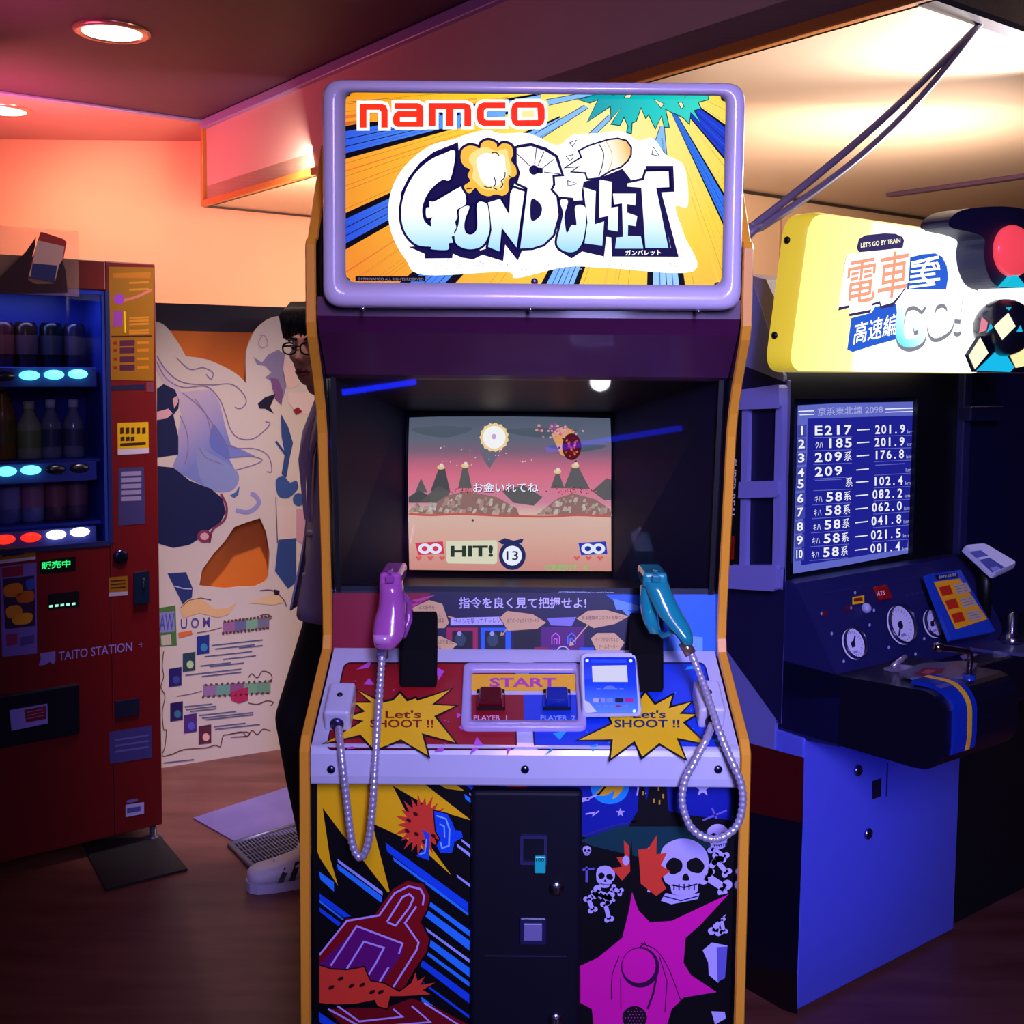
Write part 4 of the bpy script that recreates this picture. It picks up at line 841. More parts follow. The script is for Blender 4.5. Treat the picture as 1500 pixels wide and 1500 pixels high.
mb = MB(); p = hy(560, 945, 1.778); mb.tube([p + V((0, 0, .012)), p - V((0, .002, .02))], .0095, mat('8a88b8', .3, metal=.7), 16); mb.build('ferrule', gun)
hose(hose_path([(560, 955, 1.776), (557, 1000, 1.75), (553, 1060, 1.71), (549, 1130, 1.676), (545, 1190, 1.668), (538, 1240, 1.666), (527, 1256, 1.668), (516, 1235, 1.668), (508, 1175, 1.67), (502, 1120, 1.672), (498, 1085, 1.69), (496, 1066, 1.722)]), 'hose', gun)
tealm = mat('1c9aa0', .16, coat=.7, trans=.15); teald = mat('147c88', .2, coat=.6)
gun = thing('light_gun', cpl.hit(960, 1000), 'teal toy pistol resting at the right of the deck, looped metal hose', 'light gun', 'light guns on the deck')
mb = MB(); sect(mb, [(850, 941, 978, .03), (864, 946, 983, .028), (880, 953, 990, .022), (898, 962, 1000, .014), (915, 976, 1010, .004), (928, 988, 1014, -.002), (940, 996, 1014, -.006)], 1.80, .024, tealm); mb.build('grip', gun)
mb = MB(); a = hy(941, 838, 1.83); b = hy(976, 858, 1.83); mb.box(((a.x + b.x) / 2, 1.83 + .03, (a.z + b.z) / 2), (b.x - a.x, .09, (a.z - b.z) * 1.1), tealm); sl = mb.build('slide', gun, bevel=.006, seg=3)
mb = MB(); mb.box(((a.x + b.x) / 2, 1.808, (a.z + b.z) / 2 + .004), (.014, .006, .012), teald); mb.build('hammer', sl, bevel=.002)
mb = MB(); mb.box(((a.x + b.x) / 2, 1.82, a.z + .004), (.006, .02, .006), teald); mb.build('rear_sight', sl, bevel=.001)
mb = MB(); sect(mb, [(858, 938, 966, .04), (880, 937, 962, .045), (905, 940, 964, .045), (925, 948, 968, .04)], 1.80, .018, tealm); mb.build('frame', gun)
mb = MB(); mb.tube([hy(964, 925, 1.835), hy(972, 932, 1.82), hy(985, 925, 1.81), hy(982, 905, 1.815)], .005, teald, 10); mb.build('trigger_guard', gun)
mb = MB(); mb.tube([hy(1001, 940, 1.79), hy(1012, 958, 1.785)], .0095, mat('a8907c', .3, metal=.8), 16); mb.build('ferrule', gun)
hose(hose_path([(1012, 956, 1.785), (1026, 990, 1.765), (1040, 1030, 1.73), (1055, 1075, 1.69), (1072, 1115, 1.672), (1086, 1150, 1.668), (1087, 1185, 1.668), (1075, 1215, 1.668), (1045, 1229, 1.668), (1015, 1215, 1.67), (1000, 1180, 1.672), (1003, 1145, 1.675), (1018, 1115, 1.678), (1035, 1082, 1.69), (1043, 1062, 1.725)]), 'hose', gun)

# ---------------------------------------------------------------- card reader on the deck
def reader(quad, nrm, h, label, screen_em, name='card_reader', small=False):
    c = sum(quad, V()) / 4; t = thing(name, c, label, 'card reader')
    mb = MB(); ring_loft(mb, [rrect(quad, .008), rrect([p + nrm * h * .7 for p in quad], .010), rrect([p + nrm * h for p in sq(quad, .95)], .010)], mat('d8dcf4', .25, coat=.5)); mb.add(rrect([p + nrm * h for p in sq(quad, .95)], .010), [list(range(28))], mat('d8dcf4', .25, coat=.5)); mb.add(rrect(quad, .008), [list(range(28))], black)
    return t, mb.build('housing', t)
rp = Pl(cpl.hit(890, 1005) + cn * .03, V((0, -.62, .78)))
q = [rp.hit(849, 962), rp.hit(931, 961), rp.hit(940, 1049), rp.hit(852, 1051)]
t, hs = reader(q, rp.n, .012, 'white and blue touch card reader with a lit screen on the shooting cabinet deck', 1)
A = Art(Pl(rp.p + rp.n * .012, rp.n), .0006); A.view(670, 950, 5.357)
A.poly(rr([(990, 68), (1395, 68), (1420, 505), (1005, 510)], 30), ramp([(0, '0a2cc0'), (.5, '1450d8'), (1, '6aa8ff')], A.P((1200, 70), 0), A.P((1200, 510), 0), rough=.25, coat=.4), 0)
A.poly([(1055, 135), (1328, 130), (1338, 262), (1062, 262)], glow('d8d8f8', .9), 1)
A.poly([(995, 405), (1030, 420), (1095, 495), (1005, 508)], ink('e8ecff'), 1)
for x, y in ((1018, 94), (1360, 96), (1388, 490)): A.disc(x, y, 13, 12, glow('c8f0ff', 1.2), 2)
A.poly([(1050, 88), (1325, 88), (1325, 112), (1050, 112)], ink('2a60e0'), 1)
for x, c in ((1190, '7aa0e8'), (1270, '2a2440'), (1348, 'c0308a'), (1095, 'c8c0e0'), (1140, '90a8e0')): A.poly(rr([(x - 32, 388), (x + 32, 388), (x + 32, 424), (x - 32, 424)], 10), ink(c), 1)
A.disc(1195, 308, 42, 16, ink('6a90d8'), 1)
for x in (1110, 1160, 1210, 1262, 1320): A.poly([(x - 18, 446), (x + 18, 446), (x + 18, 460), (x - 18, 460)], ink('b02a60' if x == 1262 else '7a98e0'), 1)
for x in (1110, 1160, 1240, 1290): A.poly([(x - 18, 314), (x + 14, 314), (x + 14, 322), (x - 18, 322)], ink('9ab8f0'), 1)
A.build('face', hs)
mb = MB(); c = sum(q, V()) / 4; mb.tube([c - rp.n * .001, cpl.hit(890, 1010) + cn * .002], .018, black, 16); mb.build('stand', t)
# ================================================================== drinks vending machine
VC = V((-1.088, 3.45, 0)); VW = 1.0; VT = 1.797; VB = .05
vred = mat('62070c', .4); vblue = mat('1430b0', .35)
vpl = Pl(VC, NN)
def vp(px, py, b=0):
    p = Pl(VC + NN * b, NN).hit(px, py); return (p - VC).dot(DD), p.z
def VP(a, b, z): return VC + DD * a + NN * b + ZZ * z
AX = (DD, NN, ZZ)
vm = thing('vending_machine', VP(-.5, -.3, 0), 'red drinks vending machine with lit buttons at the left edge', 'vending machine')
def vbox(mb, a0, a1, b0, b1, z0, z1, m): mb.box(VP((a0 + a1) / 2, (b0 + b1) / 2, (z0 + z1) / 2), (abs(a1 - a0), abs(b1 - b0), abs(z1 - z0)), m, AX)
aw = vp(158, 600)[0]; zt = vp(140, 425)[1]; zb = vp(110, 800)[1]
mb = MB()
vbox(mb, aw, 0, -.65, 0, VB, VT, vred); vbox(mb, -VW, aw, -.65, 0, zt, VT, vred); vbox(mb, -VW, aw, -.65, 0, VB, zb, vred); vbox(mb, -VW, -.95, -.65, 0, zb, zt, vred); vbox(mb, -VW, aw, -.65, -.2, zb, zt, vred)
body = mb.build('cabinet_body', vm, bevel=.004)
mb = MB(); vbox(mb, -.95, aw, -.2, -.19, zb, zt, mat('182a98', .4)); vbox(mb, aw - .012, aw, -.19, -.004, zb, zt, mat('2238a0', .4)); vbox(mb, -.95, aw, -.19, -.004, zt - .012, zt, vblue); mb.build('display_lining', vm)
rows = []
for (yb, yc) in ((540, 551), (672, 690), (764, 787)):
    z = vp(85, yc, -.02)[1]; zs = vp(85, yb, -.08)[1]
    mb = MB(); vbox(mb, -.95, aw - .01, -.18, -.045, zs - .012, zs, mat('3a50c0', .4)); vbox(mb, -.95, vp(142, yc, -.02)[0], -.05, -.02, z - .032, z + .026, mat('5868c8', .35)); sh = mb.build('shelf', vm, bevel=.003); rows.append((zs, z, sh))
wg = mat('70ffe0', .3, emit=1.6); rg = mat('ff2a1c', .3, emit=1.4); ww = mat('fff2e8', .3, emit=2.2); off = mat('10142c', .3)
for r, (ri, pxs) in enumerate(((0, ((8, 551, off), (45, 550, wg), (81, 549, wg), (116, 548, wg))), (1, ((11, 691, wg), (47, 689, wg), (83, 688, off), (118, 686, off))), (2, ((9, 791, rg), (47, 788, rg), (84, 784, ww), (119, 780, ww))))):
    for px, py, m in pxs:
        a, z = vp(px, py, -.005); mb = MB(); mb.lathe(VP(a, -.020, z), NN, [(.028, 0), (.028, .006), (.024, .012), (.004, .014)], m, 20)
        for v in mb.v: v.z = z + (v.z - z) * .5
        b_ = mb.build('selection_button', rows[ri][2]); b_['label'] = 'unlit selection button' if m is off else ('red lit selection button' if m is rg else 'lit selection button')
mb = MB(); vbox(mb, -.95, aw - .002, -.012, -.008, zb, zt, glass_mat((.92, .94, 1))); mb.build('window_pane', vm)
mb = MB(); vbox(mb, -.95, aw, -.004, .004, zb - .006, zb + .008, mat('202860', .3)); vbox(mb, aw - .003, aw + .009, -.004, .004, zb, zt, mat('202860', .3)); mb.build('window_frame', vm)
lamp('window_strip_light', 'AREA', VP(-.55, -.03, zt - .02), VP(-.55, -.16, zb), 1.1, (.30, .42, 1), .7, .02)
# printed panels
A = Art(vpl, .001)
A.view(0, 370, 3.4875)
I = ink; og = I('8a5c10'); dk = I('3a1c10')
A.poly([(555, 72), (785, 75), (785, 655), (562, 650)], og, 0)
A.poly([(575, 105), (770, 100), (768, 130), (580, 130)], I('a86818'), 1); A.disc(608, 238, 26, 26, I('8a3ac0'), 1); A.line([(630, 245), (700, 225), (775, 190)], 14, I('b86a60'), 1, sm=True); A.poly([(580, 300), (625, 295), (625, 375), (580, 380)], I('8a3aa0'), 1); A.poly([(635, 300), (640, 300), (642, 410), (637, 410)], I('f0d020'), 1)
for y in (150, 185, 330, 345, 362, 395, 408): A.poly([(660, y), (760, y - 4), (760, y + 6), (660, y + 10)], I('b87820'), 1)
for y in (425,): A.poly([(570, y), (775, y - 3), (775, y + 5), (570, y + 8)], dk, 1)
for y in (462, 500, 545, 588):
    A.poly([(580, y - 8), (598, y - 8), (598, y + 8), (580, y + 8)], I('802010'), 1); A.poly([(612, y - 14), (688, y - 16), (688, y + 14), (612, y + 16)], I('4a1c38'), 1); A.poly([(700, y - 8), (760, y - 10), (760, y + 4), (700, y + 6)], I('b87018'), 1)
A.poly([(568, 680), (740, 672), (740, 700), (568, 705)], I('20183c'), 0); A.poly([(748, 660), (785, 658), (785, 712), (748, 712)], I('6a3040'), 0)
A.poly([(600, 870), (758, 865), (760, 1025), (602, 1035)], I('c8a010'), 0); A.poly([(602, 1005), (760, 998), (760, 1025), (602, 1035)], I('b8b0c8'), 1)
for k in range(5): A.poly([(614 + k * 28, 895), (632 + k * 28, 893), (632 + k * 28, 925), (614 + k * 28, 928)], dk, 1)
for k in range(3): A.poly([(616 + k * 26, 942), (636 + k * 26, 940), (636 + k * 26, 962), (616 + k * 26, 964)], dk, 1)
A.poly([(614, 975), (745, 968), (745, 982), (614, 990)], dk, 1)
A.poly([(605, 1100), (735, 1095), (742, 1385), (605, 1395)], I('383468'), 0)
for k in range(5): A.poly([(618, 1120 + k * 32), (722, 1116 + k * 32), (722, 1138 + k * 32), (618, 1142 + k * 32)], I('8880a8'), 1)
A.view(0, 780, 4.6875)
A.poly([(0, 105), (245, 95), (245, 180), (0, 215)], og, 0); A.poly([(15, 125), (165, 115), (165, 150), (15, 170)], dk, 1); A.poly([(0, 190), (245, 165), (245, 185), (0, 215)], I('b8a8c8'), 1)
A.poly([(0, 235), (250, 205), (255, 830), (15, 855)], I('6a58b0'), 0); A.poly([(20, 320), (235, 295), (245, 640), (35, 665)], I('2c1840'), 1); A.poly([(10, 245), (160, 225), (160, 295), (15, 310)], I('801838'), 1)
for p, c in (([(35, 370), (140, 350), (150, 430), (40, 440)], 'c07018'), ([(120, 420), (220, 400), (225, 470), (130, 480)], 'b05818'), ([(45, 520), (130, 500), (150, 560), (60, 590)], 'c88020'), ([(90, 570), (215, 555), (205, 620), (100, 630)], 'd0901c'), ([(180, 330), (235, 320), (238, 380), (190, 390)], '3048b0')): A.poly(p, I(c), 2, True)
A.poly([(40, 700), (120, 690), (120, 770), (45, 780)], I('802858'), 1); A.poly([(140, 720), (235, 700), (235, 760), (140, 780)], I('4c3c88'), 1)
A.poly([(275, 195), (520, 165), (520, 265), (275, 285)], I('060a0c'), 0); A.text('販売中', (285, 255), (484, 238), 52, glow('30ff80', 1.0), 1, .02)
A.poly([(330, 425), (545, 400), (545, 510), (330, 530)], I('120814'), 0)
for k in range(5): A.poly([(338 + k * 39, 500 - k * 4), (362 + k * 39, 497 - k * 4), (362 + k * 39, 512 - k * 4), (338 + k * 39, 515 - k * 4)], glow('a0ffe0', 1.0), 1)
A.poly([(748, 310), (875, 298), (878, 405), (748, 412)], og, 0); A.poly([(748, 412), (878, 405), (878, 430), (748, 440)], I('a898b8'), 0)
for k in range(3): A.poly([(760, 330 + k * 24), (862, 322 + k * 24), (862, 332 + k * 24), (760, 340 + k * 24)], dk, 1)
A.poly([(275, 830), (380, 815), (380, 880), (370, 905), (340, 890), (310, 908), (265, 915), (280, 870)], I('7c6cc0'), 0)
A.text('TAITO STATION', (402, 882), (908, 812), 62, I('8c7cd0'), 0, .012); A.line([(950, 770), (985, 766)], 5, I('8c7cd0'), 0); A.line([(968, 752), (970, 788)], 5, I('8c7cd0'), 0)
A.poly([(750, 1370), (1040, 1325), (1045, 1545), (755, 1590)], I('3c3878'), 0)
for k in range(3): A.poly([(790, 1420 + k * 40), (1020, 1385 + k * 40), (1020, 1398 + k * 40), (790, 1433 + k * 40)], I('5a58a0'), 1)
A.view(0, 1050, 5); A.poly([(920, 645), (1055, 625), (1055, 710), (920, 735)], I('a8a4e0'), 0); A.poly([(930, 670), (1030, 655), (1030, 690), (930, 708)], I('4c4c98'), 1); A.poly([(930, 612), (1010, 598), (1010, 618), (930, 635)], I('6c64a8'), 0)
A.build('front_print', body)
mb = MB(); q = [Pl(VC, NN).hit(0 + x / 4.6875, 780 + y / 4.6875) for x, y in ((915, 275), (1015, 262), (1018, 480), (915, 490))]; mb.prism(q, NN * .012, mat('0c1c34', .3)); cm = mb.build('coin_mechanism', vm, bevel=.003)
c = Pl(VC + NN * .012, NN).hit(0 + 985 / 4.6875, 780 + 345 / 4.6875); mb = MB(); mb.box(c, (.006, .012, .03), steel, AX); mb.build('return_lever', cm, bevel=.002)
c = Pl(VC, NN).hit(176, 815); mb = MB(); mb.lathe(c, NN, [(.022, 0), (.022, .008), (.014, .012), (.003, .012)], mat('3a3a60', .2, metal=.9), 24); mb.build('door_lock', vm)
a0, z0 = vp(115, 1000); a1, z1 = vp(0, 1095)
mb = MB(); vbox(mb, -.93, a0, .0, .012, z1, z0, mat('0a0c1e', .35)); fl = mb.build('pickup_flap', vm, bevel=.006)
A = Art(Pl(VC + NN * .012, NN), .0008); A.view(0, 780, 4.6875); A.poly([(65, 1220), (325, 1175), (330, 1310), (80, 1362)], ink('8880d8'), 0); A.poly([(165, 1218), (315, 1190), (318, 1280), (180, 1305)], ink('6a1838'), 1); 
for k in range(3): A.poly([(185, 1232 + k * 22), (305, 1208 + k * 22), (305, 1214 + k * 22), (185, 1238 + k * 22)], ink('b06080'), 2)
A.build('flap_notice', fl)
mb = MB(); q = [Pl(VC, NN).hit(0 + x / 4.6875, 780 + y / 4.6875) for x, y in ((785, 1160), (955, 1135), (955, 1245), (790, 1275))]; mb.prism(q, NN * .006, mat('141430', .4)); mb.build('coin_return', vm, bevel=.002)
for a, b in ((-.02, -.03), (-.95, -.03), (-.02, -.6), (-.95, -.6)):
    mb = MB(); mb.lathe(VP(a, b, 0), ZZ, [(.03, 0), (.03, .006), (.012, .012), (.012, VB + .01)], mat('8a8ca8', .3, metal=.8), 16); mb.build('levelling_foot', vm)
# drinks on display
can_d = mat('3a2018', .25, metal=.5); can_b = mat('15131c', .25, metal=.4)
def can(px, row, col, label, r=.033, h=.135, band=None, group='drink cans in the vending machine'):
    a = vp(px, 520, -.115)[0]; z = rows[row][0]; mb = MB(); base = VP(a, -.115, z + .0005)
    mb.lathe(base, ZZ, [(r * .82, 0), (r, .008), (r, h - .014), (r * .84, h - .002), (r * .80, h), (r * .80, h - .004)], col, 28)
    o = tag(mb.build('drink_can'), label, 'can', group)
    if band:
        m2 = MB(); m2.lathe(base, ZZ, [(r + .0006, h * .3), (r + .0006, h * .72)], band, 28, False); m2.build('can_label', o)
    return o
can(4, 0, mat('4a1418', .3, metal=.3), 'dark red can on the top shelf at the left picture edge', band=mat('6a2a20', .4))
can(38, 0, can_d, 'brown can on the top shelf above the unlit and first green buttons', band=mat('503038', .4))
can(75, 0, can_b, 'black can with a bright highlight on the top shelf', band=mat('2a2838', .4))
can(109, 0, mat('2a2440', .25, metal=.4), 'dark violet can at the right end of the top shelf', band=mat('40304a', .4))
def bottle(px, row, h, r, col, cap, label, lab, square=False):
    a = vp(px, 640, -.115)[0]; z = rows[row][0]; base = VP(a, -.115, z + .0005)
    t = thing('drink_bottle', base, label, 'bottle', 'drink bottles in the vending machine')
    mb = MB(); mb.lathe(base, ZZ, [(r * .9, 0), (r, .008), (r, h * .55), (r * .92, h * .62), (r * .42, h * .82), (r * .40, h * .88)], col, 24); mb.build('bottle_body', t)
    mb = MB(); mb.lathe(base, ZZ, [(r * .46, h * .87), (r * .46, h), (r * .3, h)], cap, 20); mb.build('cap', t)
    mb = MB(); mb.lathe(base, ZZ, [(r * 1.012, h * .2), (r * 1.012, h * .5)], lab, 24, False); mb.build('bottle_label', t)
clr = mat('8c90b0', .15, trans=.4)
bottle(5, 1, .235, .034, mat('8a5a20', .25), mat('6a4018', .4), 'large amber drink bottle on the middle shelf at the picture edge', mat('6a4a20', .4))
bottle(43, 1, .17, .035, mat('9a9880', .4), mat('c0b8a0', .4), 'short pale green bottle on the middle shelf with a red foot', mat('788050', .4))
bottle(75, 1, .175, .031, clr, mat('c8c8e0', .4), 'clear round-shouldered bottle on the middle shelf, second from right', mat('383a60', .4))
bottle(108, 1, .175, .031, clr, mat('c8c8e0', .4), 'clear round-shouldered bottle at the right end of the middle shelf', mat('404468', .4))
can(8, 2, mat('6068b0', .4), 'pale blue tall can on the bottom shelf at the picture edge', .033, .15, mat('7a80c0', .4))
can(43, 2, mat('7078b8', .4), 'blue can with a red mark on the bottom shelf', .033, .15, mat('98688c', .4))
can(77, 2, mat('5a3a58', .4), 'plum coloured can on the bottom shelf, second from right', .033, .15, mat('7a4858', .4))
can(109, 2, mat('4c3458', .4), 'plum coloured can at the right end of the bottom shelf', .033, .15, mat('70485c', .4))
# dark plate under the front of the machine
q = [hz(118, 1235, 0), hz(235, 1228, 0), hz(275, 1276, 0), hz(155, 1306, 0)]
mb = MB(); mb.prism([p + ZZ * .002 for p in q], (0, 0, .006), mat('10101a', .6)); tag(mb.build('floor_plate', bevel=.002), 'black anti-tip plate on the floor before the vending machine', 'plate')
# clear sign with a hand-held phone on top of the machine
t = thing('acrylic_sign', VP(-.5, -.02, VT), 'see-through sign picturing a hand-held phone on top of the vending machine', 'sign')
zz1 = vp(60, 335, .006)[1]; a_r = vp(115, 380, .006)[0]
sp = Pl(VC + NN * .008, NN)
acr = bpy.data.materials.new('acrylic'); acr.use_nodes = True
bs = acr.node_tree.nodes['Principled BSDF'].inputs; bs['Base Color'].default_value = lin('e8b8b0'); bs['Alpha'].default_value = .16; bs['Roughness'].default_value = .1
mb = MB(); zl = vp(60, 432, .006)[1]; vbox(mb, -.70, a_r, .002, .008, zl, zz1, acr); ac = mb.build('sign_sheet', t)
A = Art(sp, .001); A.view(0, 320, 3.125)
A.poly([(185, 62), (205, 65), (292, 95), (305, 110), (290, 190), (270, 250), (262, 290), (165, 270), (140, 225), (150, 180)], ink('c03a40'), 0, False); A.poly([(172, 100), (295, 128), (285, 195), (250, 290), (130, 265), (150, 200)], ink('f0b8b8'), 1)
A.poly([(0, 275), (60, 215), (120, 150), (165, 85), (160, 130), (140, 200), (128, 280), (160, 300), (250, 300), (270, 215), (285, 190), (300, 240), (310, 340), (0, 345)], ink('3a1a2c'), 2)
A.poly([(150, 205), (262, 215), (250, 290), (140, 270)], ink('3a3a80'), 3)
A.build('phone_picture', ac)

# ================================================================== character panel display
SQ = V((-1.291, 4.084, 0)); SR = V((-.883, 4.305, 0)); sd = (SR - SQ).normalized(); sn = V((sd.y, -sd.x, 0))
spl = Pl(SQ, sn)
bpl = Pl(SQ - sn * .10, sn)
t = thing('display_board', bpl.hit(330, 800) * 1 , 'orange partition board with a black top band behind the cut-out panel', 'board')
a, b = bpl.hit(180, 447), bpl.hit(560, 455)
z1 = bpl.hit(330, 447).z
u0 = (a - SQ).dot(sd); u1 = (b - SQ).dot(sd)
def SPt(u, off, z): return SQ + sd * u + sn * off + ZZ * z
mb = MB(); mb.box(SPt((u0 + u1) / 2, -.115, z1 / 2), (u1 - u0, .03, z1), mat('f4862a', .5), (sd, sn, ZZ)); bo = mb.build('board', t)
z2 = bpl.hit(330, 486).z; mb = MB(); mb.box(SPt((u0 + u1) / 2, -.0985, (z1 + z2) / 2), (u1 - u0, .003, z1 - z2), mat('2a2438', .45), (sd, sn, ZZ)); mb.build('top_band', bo)
st = thing('standee', SPt(.25, 0, 0), 'white cut-out display panel with swirling drawn hair and an information sheet', 'standee')
cardm = mat('d8cfc4', .5)
c5 = (230, 440, 4.165)
def v5(p): return (230 + p[0] / 4.165, 440 + p[1] / 4.165)
outl = [v5(p) for p in catmull([(-260, 180), (-100, 120), (0, 130), (60, 165), (130, 260), (170, 330)], False, 4) + catmull([(175, 340), (300, 360), (420, 410), (500, 460), (543, 505)], False, 4) + catmull([(545, 490), (542, 330), (570, 240), (610, 170), (680, 115), (760, 95), (900, 110), (1050, 180), (1180, 330)], False, 4)]
f0 = spl.hit(0, 0)
def floor_px(u):
    p = SQ + sd * u - EYE; d = p.dot(FW); return (750 + FPX * p.dot(RT) / d, CYP - FPX * p.dot(UP) / d)
outl += [floor_px((spl.hit(1180 / 4.165 + 230, 700) - SQ).dot(sd)), floor_px((spl.hit(168, 700) - SQ).dot(sd))]
hole = [(343, 772), (362, 765), (381, 759), (390, 780), (395, 810), (393, 845), (388, 853), (372, 860), (350, 860), (330, 862), (310, 860), (292, 858), (296, 835), (312, 812), (330, 792)]
B_ = Art(Pl(SQ, sn), 0, 0); B_.poly(outl, cardm, 0, holes=[hole])
o = B_.build('card', st); o.modifiers.new('t', 'SOLIDIFY').thickness = .012; o.modifiers['t'].offset = -1
# rear strut
mb = MB(); mb.prism([SPt(-.05, -.0125, .001), SPt(-.05, -.0125, .8), SPt(-.05, -.092, .001)], sd * .01, cardm); mb.build('strut', st)
A = Art(spl, .001); A.view(*c5)
lvd, lvl, pkl, nav = I('8c7ca8'), I('a8a4d4'), I('e0b0b8'), I('1c2450')
hair = ramp([(0, 'cfc0d0'), (.5, 'b0a6d0'), (1, '7c8cd0')], A.P((120, 560), 0), A.P((380, 900), 0))
A.poly([(0, 330), (60, 430), (120, 520), (150, 560), (330, 540), (380, 620), (420, 780), (450, 880), (600, 950), (440, 965), (490, 1060), (480, 1120), (420, 1170), (330, 1150), (240, 1110), (150, 1060), (95, 1010), (130, 930), (130, 800), (150, 700), (110, 560), (40, 500), (0, 430)], hair, 0)
A.poly([(250, 900), (330, 940), (440, 1000), (500, 1070), (470, 1150), (380, 1170), (290, 1130), (250, 1030)], I('8c9cd0'), 1, True)
A.poly([(340, 760), (380, 800), (430, 890), (440, 970), (380, 940), (320, 880)], I('6a7cc8'), 1, True)
for p in ([(0, 340), (60, 430), (160, 500), (330, 515), (450, 510), (520, 560), (545, 620), (510, 660), (475, 650)], [(0, 380), (60, 480), (160, 530), (300, 525), (380, 600), (420, 700), (450, 790), (500, 840), (580, 845), (650, 800), (690, 750), (660, 740)], [(150, 560), (250, 640), (330, 740), (400, 860), (480, 900), (600, 905), (680, 950), (700, 1040), (670, 1045)], [(120, 350), (200, 420), (280, 410), (340, 440), (330, 480), (300, 450)], [(440, 960), (560, 950), (640, 970), (600, 1000), (480, 1035)], [(260, 900), (300, 960), (400, 1000)], [(140, 700), (180, 800), (190, 900), (170, 1000)], [(230, 600), (300, 700), (330, 820)]): A.line(p, 6, lvd, 3, sm=True)
A.poly([(0, 1010), (100, 1020), (200, 1100), (330, 1150), (400, 1210), (420, 1290), (390, 1350), (320, 1400), (280, 1440), (200, 1490), (100, 1510), (0, 1480)], nav, 2)
A.line([(390, 1180), (425, 1260), (410, 1340), (340, 1400), (320, 1480)], 14, I('8a3a58'), 3, sm=True); A.disc(290, 1440, 44, 40, I('8a3a58'), 3); A.disc(290, 1440, 26, 22, pkl, 4)
A.poly([(0, 540), (40, 510), (110, 545), (135, 610), (130, 660), (100, 700), (130, 830), (130, 940), (0, 960)], nav, 2); A.poly([(0, 680), (70, 660), (95, 690), (60, 720), (0, 730)], pkl, 3); A.poly([(95, 600), (125, 580), (130, 620), (105, 660)], pkl, 3)
A.poly([(480, 1170), (505, 1130), (495, 1190), (470, 1205), (445, 1190)], I('4a6ab0'), 2); A.line([(480, 1280), (560, 1290), (620, 1240), (600, 1190), (570, 1180)], 26, I('9c9cd0'), 2, sm=True)
# second figure reduced to costume shapes
A.line([(625, 210), (660, 220), (675, 270), (640, 290), (620, 260), (640, 215)], 6, I('b8a0a0'), 2, sm=True)
A.poly([(590, 345), (640, 380), (680, 330), (740, 300), (780, 330), (770, 420), (790, 520), (770, 600), (720, 560), (700, 540), (720, 500), (660, 470), (700, 440), (660, 400), (610, 390)], I('8c84a8'), 2); A.poly([(690, 470), (740, 480), (770, 560), (760, 640), (720, 600)], I('80588c'), 3)
A.poly([(760, 380), (830, 370), (860, 520), (800, 545), (770, 480)], I('e8c8bc'), 2)
A.poly([(615, 630), (660, 590), (725, 570), (690, 650), (712, 690), (660, 660), (625, 660)], I('201c38'), 3)
A.poly([(800, 560), (958, 560), (958, 700), (860, 690), (800, 620)], I('e8d4d0'), 2); A.poly([(830, 670), (860, 650), (890, 680), (850, 700)], I('902040'), 4)
A.poly([(755, 690), (800, 770), (830, 870), (810, 960), (790, 1080), (760, 1060), (780, 940), (760, 830)], I('34508c'), 3); A.line([(725, 860), (770, 920), (790, 950)], 14, I('34508c'), 3)
A.poly([(725, 1100), (770, 1070), (810, 1110), (850, 1100), (860, 1150), (800, 1205), (740, 1190)], I('3c5c9c'), 3, True); A.disc(865, 1215, 36, 40, I('3c5c9c'), 3)
A.poly([(725, 1260), (850, 1260), (850, 1460), (735, 1460)], I('e0d0c8'), 2); A.poly([(740, 1460), (850, 1450), (850, 1720), (800, 1760), (720, 1650)], I('34508c'), 3); A.poly([(850, 1270), (920, 1280), (900, 1500), (850, 1460)], I('d0a0b4'), 3); A.line([(725, 1200), (735, 1480)], 5, I('4a4460'), 3)
# information sheet
A.view(230, 840, 5.17)
A.poly([(80, 0), (220, -10), (270, 110), (265, 180), (195, 235), (120, 80)], I('2c3c78'), 2); A.line([(130, 95), (200, 115), (262, 118)], 8, I('c0c8e0'), 3)
A.poly([(0, 265), (140, 240), (150, 545), (10, 555)], I('4c8040'), 2); A.poly([(10, 300), (130, 285), (135, 440), (15, 450)], I('8c8cc8'), 3); A.poly([(30, 470), (105, 460), (110, 540), (35, 545)], I('c8c0b0'), 3)
A.poly([(170, 260), (230, 200), (330, 185), (440, 270), (540, 260), (605, 215), (540, 310), (460, 335), (320, 300), (200, 340)], I('e8c088'), 2); A.line([(180, 260), (240, 205), (330, 185), (410, 200)], 5, I('4c2c30'), 3)
A.poly([(690, 225), (800, 180), (880, 150), (940, 160), (960, 220), (880, 240), (780, 230)], I('e8cc98'), 2); A.poly([(885, 120), (930, 130), (925, 165), (890, 165)], I('2c2440'), 3); A.line([(780, 130), (880, 130), (960, 200), (980, 250)], 8, I('6a5070'), 3, sm=True)
A.text('AW', (18, 440), (132, 430), 130, I('4a5ab0'), 4, .01); A.text('U O M', (180, 420), (400, 405), 75, I('5a4a9c'), 4, .01); A.poly([(160, 450), (260, 430), (270, 460), (165, 490)], I('e07840'), 3)
orn = I('6a4838')
